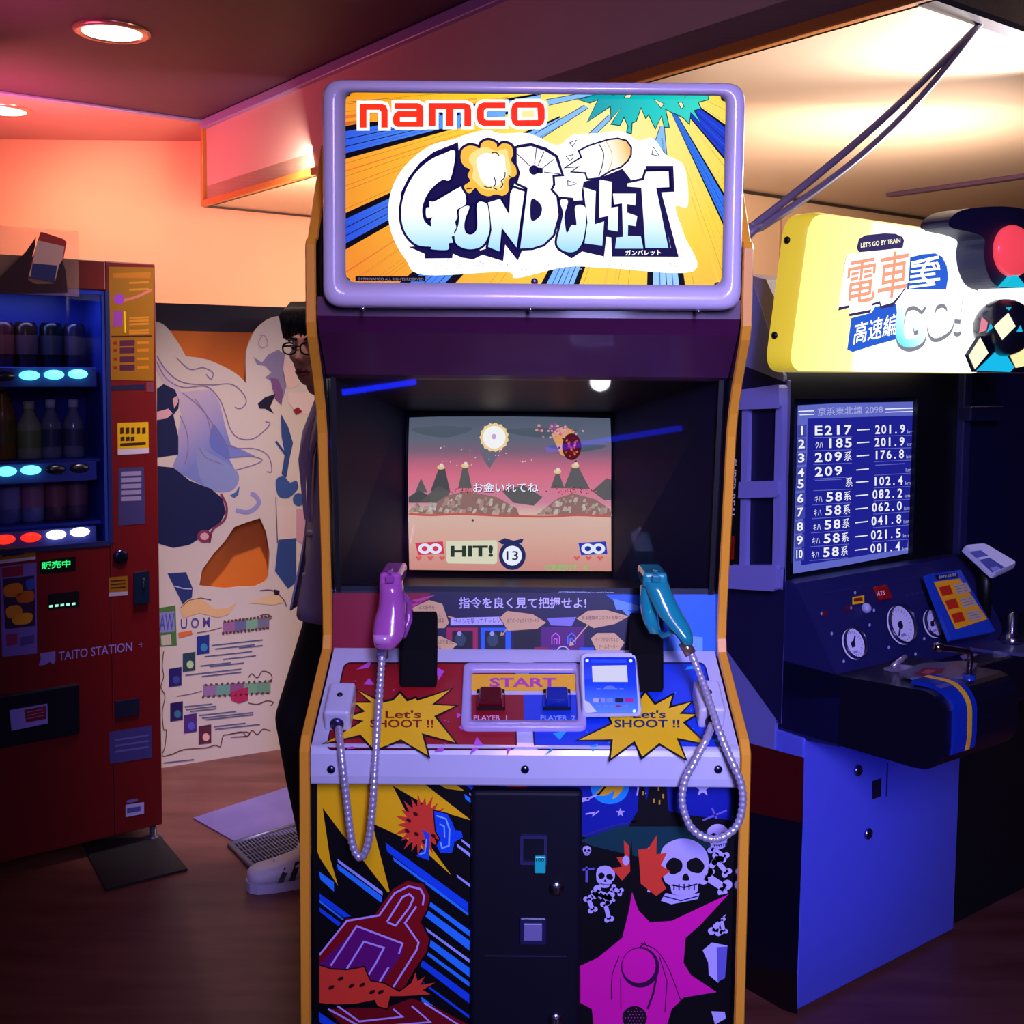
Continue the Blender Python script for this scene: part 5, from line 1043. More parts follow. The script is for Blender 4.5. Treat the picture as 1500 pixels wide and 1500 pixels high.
def banner(x0, y0, x1, y1, cols):
    n = len(cols)
    for i, c in enumerate(cols):
        a, b = i / n, (i + 1) / n; ya, yb = y0 + (y1 - y0) * a, y0 + (y1 - y0) * b; xa, xb = x0 + (x1 - x0) * a, x0 + (x1 - x0) * b
        A.poly([(xa, ya - 42), (xb, yb - 42), (xb, yb + 42), (xa, ya + 42)], I(c), 3)
    for k in range(26):
        u = k / 25; x = x0 + (x1 - x0) * u; y = y0 + (y1 - y0) * u; s = -1 if k % 2 else 1; A.disc(x, y + s * 44, 14, 9, orn, 4, random.random() * 3, 8)
    A.line([(x0 - 10, y0), (x0 - 100, y0 + 24), (x0 - 200, y0 + 40)], 5, orn, 3)
banner(500, 410, 850, 370, ['a070a0', '7070a0', '80b898', '7c7894']); banner(350, 890, 860, 860, ['9878a8', '70a898', '905a90', '78b08c', '70a488'])
A.poly([(560, 900), (690, 860), (690, 960), (620, 985), (560, 960)], I('b8305c'), 4)
for p in ([(690, 790), (720, 760), (760, 790), (800, 740), (860, 760), (870, 800), (840, 815)], [(690, 980), (760, 990), (830, 965), (880, 975), (860, 1000)], [(780, 320), (830, 310), (870, 330), (850, 350)], [(50, 590), (40, 700), (50, 780), (30, 860), (60, 930), (40, 1050), (50, 1180), (70, 1190), (60, 1310), (40, 1380), (110, 1370), (180, 1340), (230, 1330), (370, 1320), (440, 1300), (480, 1310), (500, 1230), (540, 1220), (640, 1200), (680, 1235), (720, 1190), (760, 1220), (800, 1180), (860, 1190)], [(560, 1215), (680, 1200), (690, 1230), (560, 1240)]): A.line(p, 7, orn, 3, sm=True)
for x, y, c in ((300, 470, '28388c'), (195, 600, '2c4858'), (90, 715, '28246c'), (100, 975, '281c58'), (205, 1065, '503080'), (315, 1150, '5c2c44')):
    A.poly([(x, y + 8), (x + 96, y - 8), (x + 96, y + 132), (x, y + 146)], I(c), 4); A.disc(x + 56, y + 90, 26, 30, I({'28388c': '3c90c0', '2c4858': 'b8e0a0', '28246c': '4048a0', '281c58': '3878a0', '503080': '5060d0', '5c2c44': 'f0c0b0'}[c]), 5)
tb = I('5a6488')
for x0, x1, y in ((415, 800, 545), (440, 740, 572), (620, 800, 565), (360, 720, 630), (500, 750, 650), (330, 560, 700), (400, 660, 705), (215, 640, 770), (340, 640, 780), (210, 420, 1010), (220, 450, 1030), (250, 450, 1045), (320, 600, 1075), (340, 730, 1095), (370, 730, 1108), (430, 670, 1160), (440, 780, 1180), (50, 280, 1435)):
    A.line([(x0, y + .0), (x1, y - (x1 - x0) * .11)], 8, tb, 4)
A.build('print', o)
# floor mat and drain grate
q = [hz(*p, 0) for p in ((283, 1200), (420, 1155), (500, 1165), (500, 1210), (345, 1235))]
mb = MB(); mb.prism([p + ZZ * .001 for p in q], (0, 0, .004), noise_mat('6a5ea4', '7a6eb4', 6, .5)); tag(mb.build('floor_mat'), 'pale violet mat on the floor in front of the cut-out display', 'mat')
q = [hz(*p, 0) for p in ((336, 1240), (470, 1200), (560, 1260), (394, 1298))]
t = thing('floor_grate', sum(q, V()) / 4, 'grey metal grate let into the floor beside the white shoe', 'grate')
gm = mat('7c7c94', .4, metal=.6); gu = (q[1] - q[0]); gv = (q[3] - q[0])
mb = MB()
for i in range(4): mb.tube([q[i] + ZZ * .006, q[(i + 1) % 4] + ZZ * .006], .008, gm, 8)
mb.prism([p + ZZ * .0008 for p in q], (0, 0, .002), mat('2a2838', .7))
mb.build('rim', t)
mb = MB()
for k in range(1, 30): f = k / 30; mb.tube([q[0].lerp(q[1], f) + ZZ * .006, q[3].lerp(q[2], f) + ZZ * .006], .0025, gm, 6, False)
for k in range(1, 9): f = k / 9; mb.tube([q[0].lerp(q[3], f) + ZZ * .005, q[1].lerp(q[2], f) + ZZ * .005], .002, gm, 6, False)
mb.build('bars', t)
# ================================================================== driving game cabinet at the right
RB = V((.627, 2.579, 0))
def RP(a, b, z): return RB + DD * a + NN * b + ZZ * z
def rb(b): return Pl(RB + NN * b, NN)
def ra(a): return Pl(RB + DD * a, -DD)
def rbox(mb, a0, a1, b0, b1, z0, z1, m): mb.box(RP((a0 + a1) / 2, (b0 + b1) / 2, (z0 + z1) / 2), (abs(a1 - a0), abs(b1 - b0), abs(z1 - z0)), m, AX)
rc = thing('arcade_cabinet', RP(.5, -.35, 0), 'wide train driving cabinet with a glaring yellow and white sign at the right', 'arcade cabinet')
lavb = mat('6c6cae', .35, coat=.2); dnav = mat('10103a', .4); nblk = mat('07070f', .4); grey = mat('8f7d90', .5)
RW = 1.32
mb = MB(); rbox(mb, 0, RW, -.75, -.02, .0, .64, lavb); rbox(mb, 0, RW, -.75, -.06, .64, 1.49, nblk)
mb.build('carcass', rc)
# left side panel, with its coloured fields
mb = MB(); prs = [(-.75, 0), (0, 0), (0, .64), (.0, 1.48), (-.10, 1.70), (-.16, 1.72), (-.75, 1.72)]
mb.prism([RP(-.012, b, z) for b, z in prs], DD * .012, lavb); side = mb.build('side_panel', rc)
A = Art(Pl(RB - DD * .012, -DD), .0006); A.view(0, 0, 1)
A.poly([(1000, 500), (1151, 560), (1150, 870), (1144, 1063), (1058, 944), (1000, 865)], ink('14143c'), 0)
A.poly([(1000, 1060), (1100, 1089), (1178, 1110), (1176, 1205), (1100, 1190), (1000, 1170)], ink('48060c'), 0)
A.poly([(1000, 1170), (1100, 1190), (1176, 1205), (1168, 1425), (1000, 1400)], ink('08081c'), 0); A.poly([(1000, 1400), (1168, 1425), (1168, 1485), (1000, 1440)], ink('140810'), 0)
A.poly([(1064, 590), (1084, 590), (1080, 850), (1056, 850)], ink('05040a'), 2); A.poly([(1066, 600), (1080, 600), (1079, 645), (1066, 640)], ink('a02408'), 3); A.poly([(1064, 785), (1076, 785), (1075, 820), (1062, 818)], ink('801808'), 3)
A.text('SUPER REAL', (1070, 672), (1067, 760), 9, ink('d8d0e0'), 4, .02, up=(9, 0))
A.build('side_print', side)
# window frames of the cab side
fr = mat('7e7cc4', .28, coat=.5)
sp_ = Pl(RB - DD * .014, -DD)
def side_bar(pts, th=.035, m=fr, bev=.006):
    mb = MB(); fp = Pl(RB - DD * (.014 + th), -DD); mb.prism([fp.hit(*p) for p in pts], DD * th, m); return mb
frame = None
for i, pts in enumerate((((1078, 572), (1141, 563), (1141, 598), (1078, 600)), ((1082, 706), (1138, 704), (1138, 728), (1081, 730)), ((1062, 828), (1136, 828), (1134, 866), (1060, 862)))):
    o = side_bar(pts, .03).build('side_rail', rc, bevel=.008, seg=3)
for pts in (((1087, 596), (1096, 596), (1092, 832), (1083, 832)), ((1136, 592), (1146, 592), (1142, 834), (1131, 834))): side_bar(pts, .018).build('side_post', rc, bevel=.004)
for pts in (((1096, 600), (1141, 598), (1138, 706), (1094, 708)), ((1094, 730), (1138, 728), (1136, 828), (1092, 830))): side_bar(pts, .004, mat('0a0a30', .45)).build('side_window', rc)
mb = MB(); mb.box(RP(-.002, .004, 1.07), (.012, .012, .80), mat('6a66a8', .3, metal=.3), AX); mb.build('corner_trim', rc, bevel=.003)
# front: monitor recess
mb = MB(); z0m, z1m = .965, 1.49
rbox(mb, 0, .03, -.06, 0, .64, 1.49, nblk); rbox(mb, .515, .70, -.06, .0, .64, 1.49, nblk); rbox(mb, .03, .515, -.06, 0, 1.425, 1.49, nblk); rbox(mb, .03, .515, -.06, 0, .64, 1.005, nblk)
mb.build('monitor_surround', rc)
mb = MB(); rbox(mb, .70, .735, -.06, .02, .80, 1.49, mat('23234e', .35)); rbox(mb, .735, RW, -.06, -.01, .64, 1.49, mat('0e0e36', .5)); rbox(mb, .70, .86, -.0, .04, 1.36, 1.40, mat('1a1a3c', .35)); mb.build('right_pillar', rc, bevel=.004)
mb = MB(); N = 12; vs = []; fs = []
for j in range(N + 1):
    for i in range(N + 1):
        u, v = i / N * 2 - 1, j / N * 2 - 1; vs.append(RP(.272 + .25 * u, -.014 - .022 * (u * u + v * v) - .002, 1.215 + .215 * v))
for j in range(N):
    for i in range(N): fs.append((j * (N + 1) + i, j * (N + 1) + i + 1, (j + 1) * (N + 1) + i + 1, (j + 1) * (N + 1) + i))
mb.add(vs, fs, mat('0a0a30', .15), True); rt = mb.build('picture_tube', rc)
A = Art(rb(-.013), 0, .0001); A.view(1040, 280, 2.587)
scb, scl, wt = glow('2426a0', .75), glow('6a74d8', .75), glow('f0f2ff', .95)
A.poly([(333, 812), (500, 803), (775, 798), (780, 900), (778, 1100), (768, 1250), (750, 1372), (500, 1420), (314, 1450), (322, 1200), (330, 1000)], scl, 0)
A.poly([(370, 862), (768, 850), (773, 1000), (765, 1250), (745, 1355), (345, 1418), (355, 1200), (368, 1000)], scb, 1)
A.text('京浜東北線 2098', (408, 852), (655, 842), 32, glow('aab0f0', .8), 2, .012); A.line([(335, 835), (395, 832)], 4, wt, 2); A.line([(665, 826), (770, 822)], 4, wt, 2); A.line([(340, 848), (395, 846)], 3, wt, 2); A.line([(665, 838), (770, 834)], 3, wt, 2)
def mono(t, x0, y0, x1, y1, h, m, l, b=.02):
    n = len(t)
    for i, c in enumerate(t):
        w = 1 / n; lo, hi = (.1, .86) if c not in '1.' else ((.36, .62) if c == '1' else (.3, .55))
        fx = lambda f: (x0 + (x1 - x0) * (i + f) * w, y0 + (y1 - y0) * (i + f) * w)
        A.text(c, fx(lo), fx(hi), h if c != '.' else 7, m, l, b if ord(c) < 200 else .006)
rows_ = [('E217', '', '201.9'), ('185', 'クハ', '201.9'), ('209系', '', '176.8'), ('209', '', ''), ('系', '', '102.4'), ('58系', 'キハ', '082.2'), ('58系', 'キハ', '062.0'), ('58系', 'キハ', '041.8'), ('58系', 'キハ', '021.5'), ('58系', 'キハ', '001.4')]
ly = [(925, 918), (975, 965), (1028, 1012), (1082, 1062), (1126, 1112), (1180, 1160), (1232, 1208), (1286, 1258), (1338, 1312), (1390, 1362)]
for i, ((a_, pre, n_), (yl, yr)) in enumerate(zip(rows_, ly)):
    x0 = 398 - max(0, i - 4) * 3; s = (yr - yl) / 345.; yy = lambda x: yl + (x - 398) * s
    A.line([(x0 - 6, yy(x0) + 9), (x0 + 140, yy(x0 + 140) + 9)], 2.5, scl, 2); A.line([(558 - i, yy(558) - 16), (605 - i, yy(605) - 18)], 4, wt, 3); A.line([(625 - i, yy(625) + 8), (765 - i, yy(765) + 8)], 2.5, scl, 2)
    if pre: A.text(pre, (x0 + 2, yy(x0)), (x0 + 30, yy(x0 + 30)), 26, wt, 3); mono(a_, x0 + 42, yy(x0 + 42), x0 + 144, yy(x0 + 144), 36, wt, 3)
    elif a_ == '系': A.text(a_, (x0 + 116, yy(x0 + 116)), (x0 + 142, yy(x0 + 142)), 36, wt, 3, .01); A.line([(x0, yy(x0) - 30), (x0 + 100, yy(x0 + 100) - 30)], 3, scl, 3)
    else: mono(a_, x0 - 4, yy(x0), x0 + (144 if i != 3 else 108), yy(x0 + (144 if i != 3 else 108)), 36, wt, 3)
    if n_: mono(n_, 624 - i * 2, yy(624), 742 - i * 2, yy(742), 34, wt, 3)
    else: A.line([(627, yy(627) - 30), (740, yy(740) - 30)], 3, scl, 3)
    A.text('km', (748 - i * 2, yy(748) + 1), (768 - i * 2, yy(768) + 1), 14, glow('b8bcf0', .8), 3)
    A.poly([(330 - i, yy(332) - 38), (366 - i, yy(366) - 40), (366 - i, yy(366) + 6), (330 - i, yy(332) + 8)], glow('4a50b8', .7), 2); A.text(str(i + 1) if i < 9 else '10', ((345 if i == 0 else 336) - i, yy(336) - 2), ((352 if i == 0 else 360) - i, yy(360) - 2), 34, wt, 3, .02)
A.build('game_picture', rt)
# ---- lit sign
wm = mat('fff4c0', .3); yl_h = mat('f0d020', .3, coat=.3)
s0, s1 = (-.085, .03), (.785, .03)
z0s, z1s = 1.492, 1.855; tlt = .05
def SG(a, b, z): return RP(a, b + (z - z0s) / (z1s - z0s) * tlt, z)
spl2 = Pl(SG(0, .12, z0s), V((NN.x, NN.y, 0)) * (z1s - z0s) + V((0, 0, -tlt)) * 1)
sgn_ax = (DD, spl2.n, spl2.n.cross(DD) * -1)
la = [(spl2.hit(px, py) - RB).dot(DD) for px, py in ((1160, 330), (1452, 400))]
qs = [spl2.hit(1163, 306), spl2.hit(1442, 346), spl2.hit(1464, 551), spl2.hit(1128, 541)]
a_l = (qs[0] - RB).dot(DD), (qs[3] - RB).dot(DD); al = sum(a_l) / 2 + .032; ar = ((qs[1] - RB).dot(DD) + (qs[2] - RB).dot(DD)) / 2
zt_, zb_ = (qs[0].z + qs[1].z) / 2, (qs[2].z + qs[3].z) / 2
def onp(a, z, off=0):
    p = RB + DD * a + ZZ * z; k = (spl2.p - p).dot(spl2.n) / NN.dot(spl2.n); return p + NN * (k + off)
corners = [onp(al, zt_), onp(ar, zt_), onp(ar, zb_), onp(al, zb_)]
mb = MB(); back = [p - NN * .045 for p in corners]
ring_loft(mb, [rrect(back, .05), rrect(corners, .05), rrect([p + spl2.n * .012 for p in sq(corners, .975)], .045)], mat('f4d838', .3, emit=.45, coat=.2)); shell = mb.build('sign_shell', rc)
A = Art(Pl(spl2.p + spl2.n * .012, spl2.n), .0002, .0002); A.view(0, 0, 1)
lc = [(p) for p in rrect([p + spl2.n * .012 for p in sq(corners, .975)], .045)]
A.mb.add([p + spl2.n * .0001 for p in lc], [list(range(len(lc)))], ramp([(0, 'fff078'), (.28, 'fff49a'), (.31, 'ffffff'), (1, 'ffffff')], corners[3], corners[2], 1.5))
A.view(1200, 320, 5)
nv, bl2 = G('3c3468'), G('2c62d8'); oc_ = G('f49a7c', 1.25); wh = G('ffffff', 1.7)
A.poly([(290, 150), (340, 122), (480, 108), (560, 112), (610, 135), (622, 160), (612, 215), (440, 235), (290, 248), (275, 215)], nv, 2); A.text("LET'S GO BY TRAIN", (305, 215), (595, 178), 36, G('fff8d0', 1.2), 3, .02)
A.poly([(660, 285), (760, 262), (850, 255), (900, 280), (935, 350), (945, 430), (930, 520), (640, 520), (640, 300)], bl2, 2)
A.poly([(235, 730), (385, 690), (410, 645), (565, 625), (580, 880), (400, 930), (245, 978), (205, 960)], bl2, 2)
A.poly([(200, 268), (420, 240), (670, 220), (655, 480), (590, 575), (540, 645), (450, 660), (440, 625), (385, 640), (375, 690), (220, 718), (215, 655), (140, 675), (165, 470), (185, 330)], nv, 3)
A.poly([(205, 262), (420, 236), (670, 214), (655, 465), (600, 545), (540, 615), (455, 640), (445, 605), (390, 622), (375, 668), (222, 698), (218, 635), (142, 650), (168, 462), (190, 320)], wh, 4)
A.text('電車', (188, 645), (640, 560), 330, oc_, 5, .008, up=(28, -340)); 
for k in range(5): A.line([(675 - k * 4, 352 + k * 38), (850 + (k % 2) * 35, 328 + k * 38)], 18, wh, 5)
A.text('で', (665, 500), (880, 470), 200, wh, 6, .006, up=(10, -200))
A.text('高速編', (245, 925), (560, 850), 160, wh, 5, .008, up=(20, -160))
gm2 = G('8a8c98'); gof = ramp([(0, '70e0e0'), (.4, 'd0f4f4'), (1, 'ffffff')], A.P((620, 930), 0), A.P((760, 650), 0), 1.3)
for dx, dy, m, l in ((0, 30, gm2, 7), (0, 0, gof, 8)):
    A.line([(770 + dx, 650 + dy), (700 + dx, 610 + dy), (620 + dx, 640 + dy), (590 + dx, 760 + dy), (600 + dx, 880 + dy), (660 + dx, 915 + dy), (740 + dx, 880 + dy), (750 + dx, 790 + dy), (690 + dx, 795 + dy)], 62, m, l, sm=True)
    A.line([(880 + dx, 600 + dy), (830 + dx, 640 + dy), (815 + dx, 760 + dy), (840 + dx, 845 + dy), (900 + dx, 830 + dy), (950 + dx, 780 + dy), (965 + dx, 660 + dy), (930 + dx, 605 + dy)], 56, m, l, True, True)
    A.line([(1030 + dx, 560 + dy), (1012 + dx, 740 + dy)], 44, m, l); A.disc(1010 + dx, 810 + dy, 28, 26, m, l)
for y0, y1 in ((1030, 990), (1045, 1005)): A.line([(440, y0), (850, y1)], 4, G('c8c8d0', 1.2), 2)
A.build('sign_face', shell)['label'] = 'over-bright sign face with orange and blue Japanese lettering'
for px, py in ((1153, 348), (1128, 490)):
    mb = MB(); pz = Pl(RB + DD * (al + .002), -DD); p = onp(al, spl2.hit(px, py).z, -.03); mb.lathe(p + DD * .004, -DD, [(.008, 0), (.008, .006), (.004, .009)], black, 12); mb.build('sign_bolt', shell)
# harlequin ball and lamp fixed to the right end of the sign
ball = thing('novelty_sign', spl2.hit(1470, 540), 'harlequin ball with a red lamp standing before the right end of the bright sign', 'sign')
Yb = spl2.hit(1465, 470) + NN * .14
c = Yb + NN * .0
def at_d(px, py, ref):   # point on the upright plane through ref
    return Pl(ref, NN).hit(px, py)
bc_ = at_d(1470, 480, Yb); rad = .085
rad = 42 * (bc_ - EYE).dot(FW) / FPX
def ball_mat():
    m = bpy.data.materials.new('harlequin'); m.use_nodes = True; return m
mb = MB(); mb.ell(bc_, (rad, rad, rad), mat('141428', .3, emit=0, coat=.4), AX, 32, 20); bb = mb.build('ball', ball)
def on_ball(px, py):
    d = ray(px, py).normalized(); oc2 = EYE - bc_; b = oc2.dot(d); cc = oc2.length_squared - (rad + .0015) ** 2; D = b * b - cc
    if D < 0: return EYE + d * (-b)
    return EYE + d * (-b - sqrt(D))
def patch(pts, m):
    n = 6; mb = MB()
    p = [V((q[0], q[1])) for q in pts]
    if len(p) == 3: p.append(p[2])
    vs = []; fs = []
    for j in range(n + 1):
        for i in range(n + 1):
            a = p[0].lerp(p[1], i / n); b = p[3].lerp(p[2], i / n); q = a.lerp(b, j / n); vs.append(on_ball(1200 + q.x / 5, 320 + q.y / 5))
    for j in range(n):
        for i in range(n): fs.append((j * (n + 1) + i, j * (n + 1) + i + 1, (j + 1) * (n + 1) + i + 1, (j + 1) * (n + 1) + i))
    mb.add(vs, fs, m, True); return mb
for pts in (((1385, 690), (1440, 790), (1340, 890), (1280, 790)),): patch(pts, glow('fffbd8', 1.0)).build('cream_diamond', bb)
for pts in (((1255, 765), (1275, 800), (1225, 840)), ((1445, 830), (1475, 780), (1490, 830)), ((1365, 652), (1410, 650), (1390, 672))): patch(pts, glow('18c8f0', .9)).build('cyan_diamond', bb)
for pts in (((1190, 720), (1235, 760), (1225, 820), (1170, 840)),): patch(pts, glow('f08aa0', .9)).build('pink_patch', bb)
# base: cream and cyan facets below the ball
fb = Pl(Yb + NN * .0, NN)
B2 = Art(fb, .0, .0003); B2.view(1200, 320, 5)
B2.poly([(1090, 1000), (1180, 860), (1560, 870), (1600, 1130), (1140, 1125)], mat('141428', .35), 0); base = B2.build('base_panel', ball); base.modifiers.new('t', 'SOLIDIFY').thickness = .008; base.modifiers['t'].offset = -1
B2 = Art(fb, .001, .0003); B2.view(1200, 320, 5)
B2.poly([(1095, 1005), (1180, 870), (1240, 985), (1140, 1105)], glow('fffbd8', 1.0), 0); B2.poly([(1330, 935), (1430, 1090), (1400, 1125), (1150, 1115)], glow('18c0f0', .95), 0); B2.poly([(1395, 1000), (1560, 870), (1600, 1060), (1440, 1095)], glow('fff4b0', 1.0), 0)
B2.build('base_facets', base)
# red lamp in a dark hood over the ball
hood_c = at_d(1462, 372, Yb - NN * .02)
mb = MB(); w = (at_d(1515, 372, Yb) - hood_c).length; h = (at_d(1462, 310, Yb) - hood_c).length
hp = [at_d(px, py, Yb - NN * .035) for px, py in catmull([(1391, 332), (1398, 314), (1430, 304), (1500, 306), (1580, 340), (1580, 420), (1510, 428), (1462, 420), (1446, 398), (1441, 370), (1442, 350), (1425, 341)], True, 5)]
mb.prism(hp, -NN * .07, mat('1c1c44', .55)); mb.build('lamp_hood', ball, bevel=.004)
lc_ = at_d(1483, 368, Yb - NN * .03); rx = (at_d(1508, 368, Yb) - at_d(1458, 368, Yb)).length / 2 * 1.05; rz = (at_d(1483, 328, Yb) - at_d(1483, 406, Yb)).length / 2
mb = MB(); mb.ell(lc_, (rx, .03, rz), mat('ff4a58', .25, emit=.75, coat=.3), AX, 28, 16); mb.build('red_lamp', ball)
mb = MB(); cy2 = [at_d(px, py, Yb - NN * .02) for px, py in ((1488, 400), (1470, 420), (1504, 421))]; mb.prism(cy2, -NN * .03, glow('18c8e8', .9)); mb.build('cyan_cone', ball)
mb = MB(); mb.prism([at_d(px, py, Yb - NN * .03) for px, py in ((1450, 423), (1522, 421), (1522, 449), (1462, 447))], -NN * .03, glow('ffffff', 1.3)); mb.build('white_neck', ball)
# ---- grey housing behind the sign
mb = MB(); mb.prism([RP(-.01, b, z) for b, z in [(-.70, 1.48), (-.02, 1.48), (.0, 1.60), (-.06, 1.70), (-.14, 1.72), (-.70, 1.72)]], DD * .74, grey); mb.build('sign_housing', rc, bevel=.004)
# ---- desk: slanted dial board, nose and worktop
d0, d1 = (.05, 1.0), (.17, .80)
mb = MB(); prf = [(-.02, .64), (-.0, 1.005), (.04, 1.005), d1, (.17, .66)]
mb.prism([RP(.0, b, z) for b, z in prf], DD * .70, mat('1c1c52', .4)); dash = mb.build('dial_board', rc)
dn = (NN * (d0[1] - d1[1]) + ZZ * (d1[0] - .04)).normalized(); dpl = Pl(RP(0, .04, 1.005), dn)
A = Art(dpl, .001); A.view(1180, 830, 4.6875)
dk2 = ink('0a0a1c')
A.line([(12, 202), (840, 60)], 4, ink('2c2c68'), 0); A.line([(12, 202), (232, 742)], 4, ink('2c2c68'), 0)
for x, y, w, h, c in ((362, 228, 82, 56, 'f0c020'),): A.poly([(x - w / 2, y - h / 2 + 10), (x + w / 2, y - h / 2 - 4), (x + w / 2, y + h / 2 - 6), (x - w / 2, y + h / 2 + 6)], ink(c), 1); A.poly([(x - 30, y - 10), (x + 30, y - 18), (x + 30, y + 8), (x - 30, y + 14)], ink('8a2010'), 2)
for k in range(5): A.text('PWR', (690 + k * 34, 205 - k * 6), (712 + k * 34, 201 - k * 6), 16, ink('50508c'), 1)
for x, y in ((180, 460), (262, 650), (312, 282), (440, 400), (340, 178), (572, 555), (110, 322), (470, 300), (740, 325), (755, 600), (815, 495)): A.disc(x, y, 8, 12, ink('a8a4d0'), 1, n=10)
for x, y in ((130, 325), (290, 290)): A.poly([(x - 20, y - 18), (x + 20, y - 26), (x + 22, y + 10), (x - 16, y + 18)], ink('5a1020'), 1)
A.build('dial_board_print', dash)
A.view(1180, 830, 4.6875)
for (x, y, rx, ry, rot, nd) in ((328, 532, 74, 110, -.28, -.9), (652, 402, 88, 138, -.30, 2.2), (872, 392, 62, 100, -.30, -.6)):
    mb = MB(); T = Art(dpl, 0, 0); T.view(1180, 830, 4.6875)
    ring = [(x + rx * cos(2 * pi * k / 32) * cos(rot) - ry * sin(2 * pi * k / 32) * sin(rot), y + rx * cos(2 * pi * k / 32) * sin(rot) + ry * sin(2 * pi * k / 32) * cos(rot)) for k in range(32)]
    lo_ = [T.P(p, 0) for p in ring]; hi = [p + dn * .012 for p in lo_]
    ring_loft(mb, [lo_, hi, [sum(lo_, V()) / 32 + (p - sum(lo_, V()) / 32) * .94 + dn * .012 for p in lo_], [sum(lo_, V()) / 32 + (p - sum(lo_, V()) / 32) * .94 + dn * .004 for p in lo_]], mat('16163a', .3))
    dial = mb.build('dial', rc)
    T = Art(Pl(dpl.p, dn), .0045, .0003); T.view(1180, 830, 4.6875)
    T.poly(ring, ink('dcd8f4'), 0)
    for k in range(24):
        t_ = 2 * pi * k / 24
        f = lambda r_: (x + rx * r_ * cos(t_) * cos(rot) - ry * r_ * sin(t_) * sin(rot), y + rx * r_ * cos(t_) * sin(rot) + ry * r_ * sin(t_) * cos(rot))
        if not (7 < k < 11): T.line([f(.72 if k % 2 else .66), f(.84)], 3, ink('404078'), 1)
    f2 = lambda r_, t_: (x + rx * r_ * cos(t_) * cos(rot) - ry * r_ * sin(t_) * sin(rot), y + rx * r_ * cos(t_) * sin(rot) + ry * r_ * sin(t_) * cos(rot))
    T.line([f2(.25, nd + pi), f2(.62, nd)], 11, ink('18183c'), 2); T.disc(x, y, rx * .2, ry * .2, ink('18183c'), 3, rot, 16); T.poly([f2(.45, 1.2), f2(.62, 1.2), f2(.62, 1.9), f2(.45, 1.9)], ink('8a88b8'), 1)
    T.build('dial_face', dial)
mb = MB(); mb.ell(dpl.hit(1180 + 405 / 4.6875, 830 + 292 / 4.6875) + dn * .006, (.012, .012, .012), mat('b0acd8', .2, coat=.5), AX, 16, 10); mb.build('dash_knob', rc)
c = dpl.hit(1180 + 518 / 4.6875, 830 + 185 / 4.6875); mb = MB(); qv = (ZZ - dn * ZZ.dot(dn)).normalized(); mb.box(c + dn * .005, (.05, .010, .036), mat('901010', .3, emit=.02), (DD, dn, qv)); lp = mb.build('warning_lamp', rc, bevel=.004)
A = Art(Pl(dpl.p + dn * .010, dn), .0005); A.view(1180, 830, 4.6875); A.text('ATS', (490, 202), (545, 194), 32, ink('f0d8d8'), 0, .02); A.build('lamp_lettering', lp)
# worktop and protruding nose
mb = MB()
nose = [(.02, .655), (.35, .665), (.405, .70), (.425, .76), (.415, .815), (.385, .838), (.34, .845), (.02, .845)]
nose = [(-.0, .66), (.355, .668)] + [(.365 + .06 * sin(t), .725 - .055 * cos(t)) for t in [k * pi / 12 for k in range(1, 7)]] + [(.425 - .05 * (1 - cos(t)), .79 + .045 * sin(t)) for t in [k * pi / 12 for k in range(1, 7)]] + [(.17, .82), (.0, .82)]
mb.prism([RP(0, b, z) for b, z in nose], DD * .28, mat('0c0c1e', .35, coat=.2), False); no = mb.build('desk_nose', rc, bevel=.014, seg=3)
mb = MB(); rbox(mb, .32, RW, .0, .26, .68, .80, mat('0c0c20', .35, coat=.2)); wt_ = mb.build('worktop', rc, bevel=.01)
tpl = Pl(RP(0, .3, .828), (0, 0, 1))
A = Art(Pl(RP(0, .3, .836), (0, 0, 1)), .001); A.view(1180, 830, 4.6875)
mb = MB(); pts = [tpl.hit(1180 + x / 4.6875, 830 + y / 4.6875) for x, y in ((640, 765), (790, 700), (1080, 680), (1180, 700), (1110, 790), (870, 800), (720, 795))]; mb.prism([p + ZZ * .006 for p in pts], (0, 0, .006), mat('5a5470', .35, coat=.2)); ctl = mb.build('controller_plate', rc, bevel=.002)
A = Art(Pl(tpl.p + ZZ * .012, (0, 0, 1)), .0008); A.view(1180, 830, 4.6875); A.poly([(740, 740), (820, 690), (960, 695), (940, 725), (840, 750)], ink('701428'), 0); A.poly([(790, 730), (840, 705), (900, 710), (850, 735)], ink('b04858'), 1); A.build('controller_print', ctl)
# blue curved strip over the nose with a yellow line
mb = MB(); ms = MB(); a0n, a1n = .025, .085
curve = [(b, z) for b, z in nose[8:15]]
cv = [(.33, .8385)] + [(.375 + .052 * sin(t), .79 + .050 * cos(t)) for t in [k * pi / 16 for k in range(0, 9)]] + [(.428, .74), (.424, .71)]
def strip(mb, a0, a1, h, m):
    vs = []; fs = []
    for i, (b, z) in enumerate(cv):
        p = cv[max(i - 1, 0)]; q = cv[min(i + 1, len(cv) - 1)]; tx, tz = q[0] - p[0], q[1] - p[1]; L = hypot(tx, tz); nb, nz = -tz / L * -1, tx / L
        for a in (a0, a1): vs += [RP(a, b - .004, z - .004), RP(a, b + abs(nb) * h, z + abs(nz) * h)]
    for i in range(len(cv) - 1):
        k = 4 * i; fs += [(k + 1, k + 3, k + 7, k + 5), (k, k + 1, k + 5, k + 4), (k + 2, k + 6, k + 7, k + 3)]
    fs += [(0, 2, 3, 1), (4 * len(cv) - 4, 4 * len(cv) - 3, 4 * len(cv) - 1, 4 * len(cv) - 2)]
    mb.add(vs, fs, m)
strip(mb, a0n, a1n + .02, .005, mat('10309c', .25, coat=.4)); sb = mb.build('guard_strip', rc)
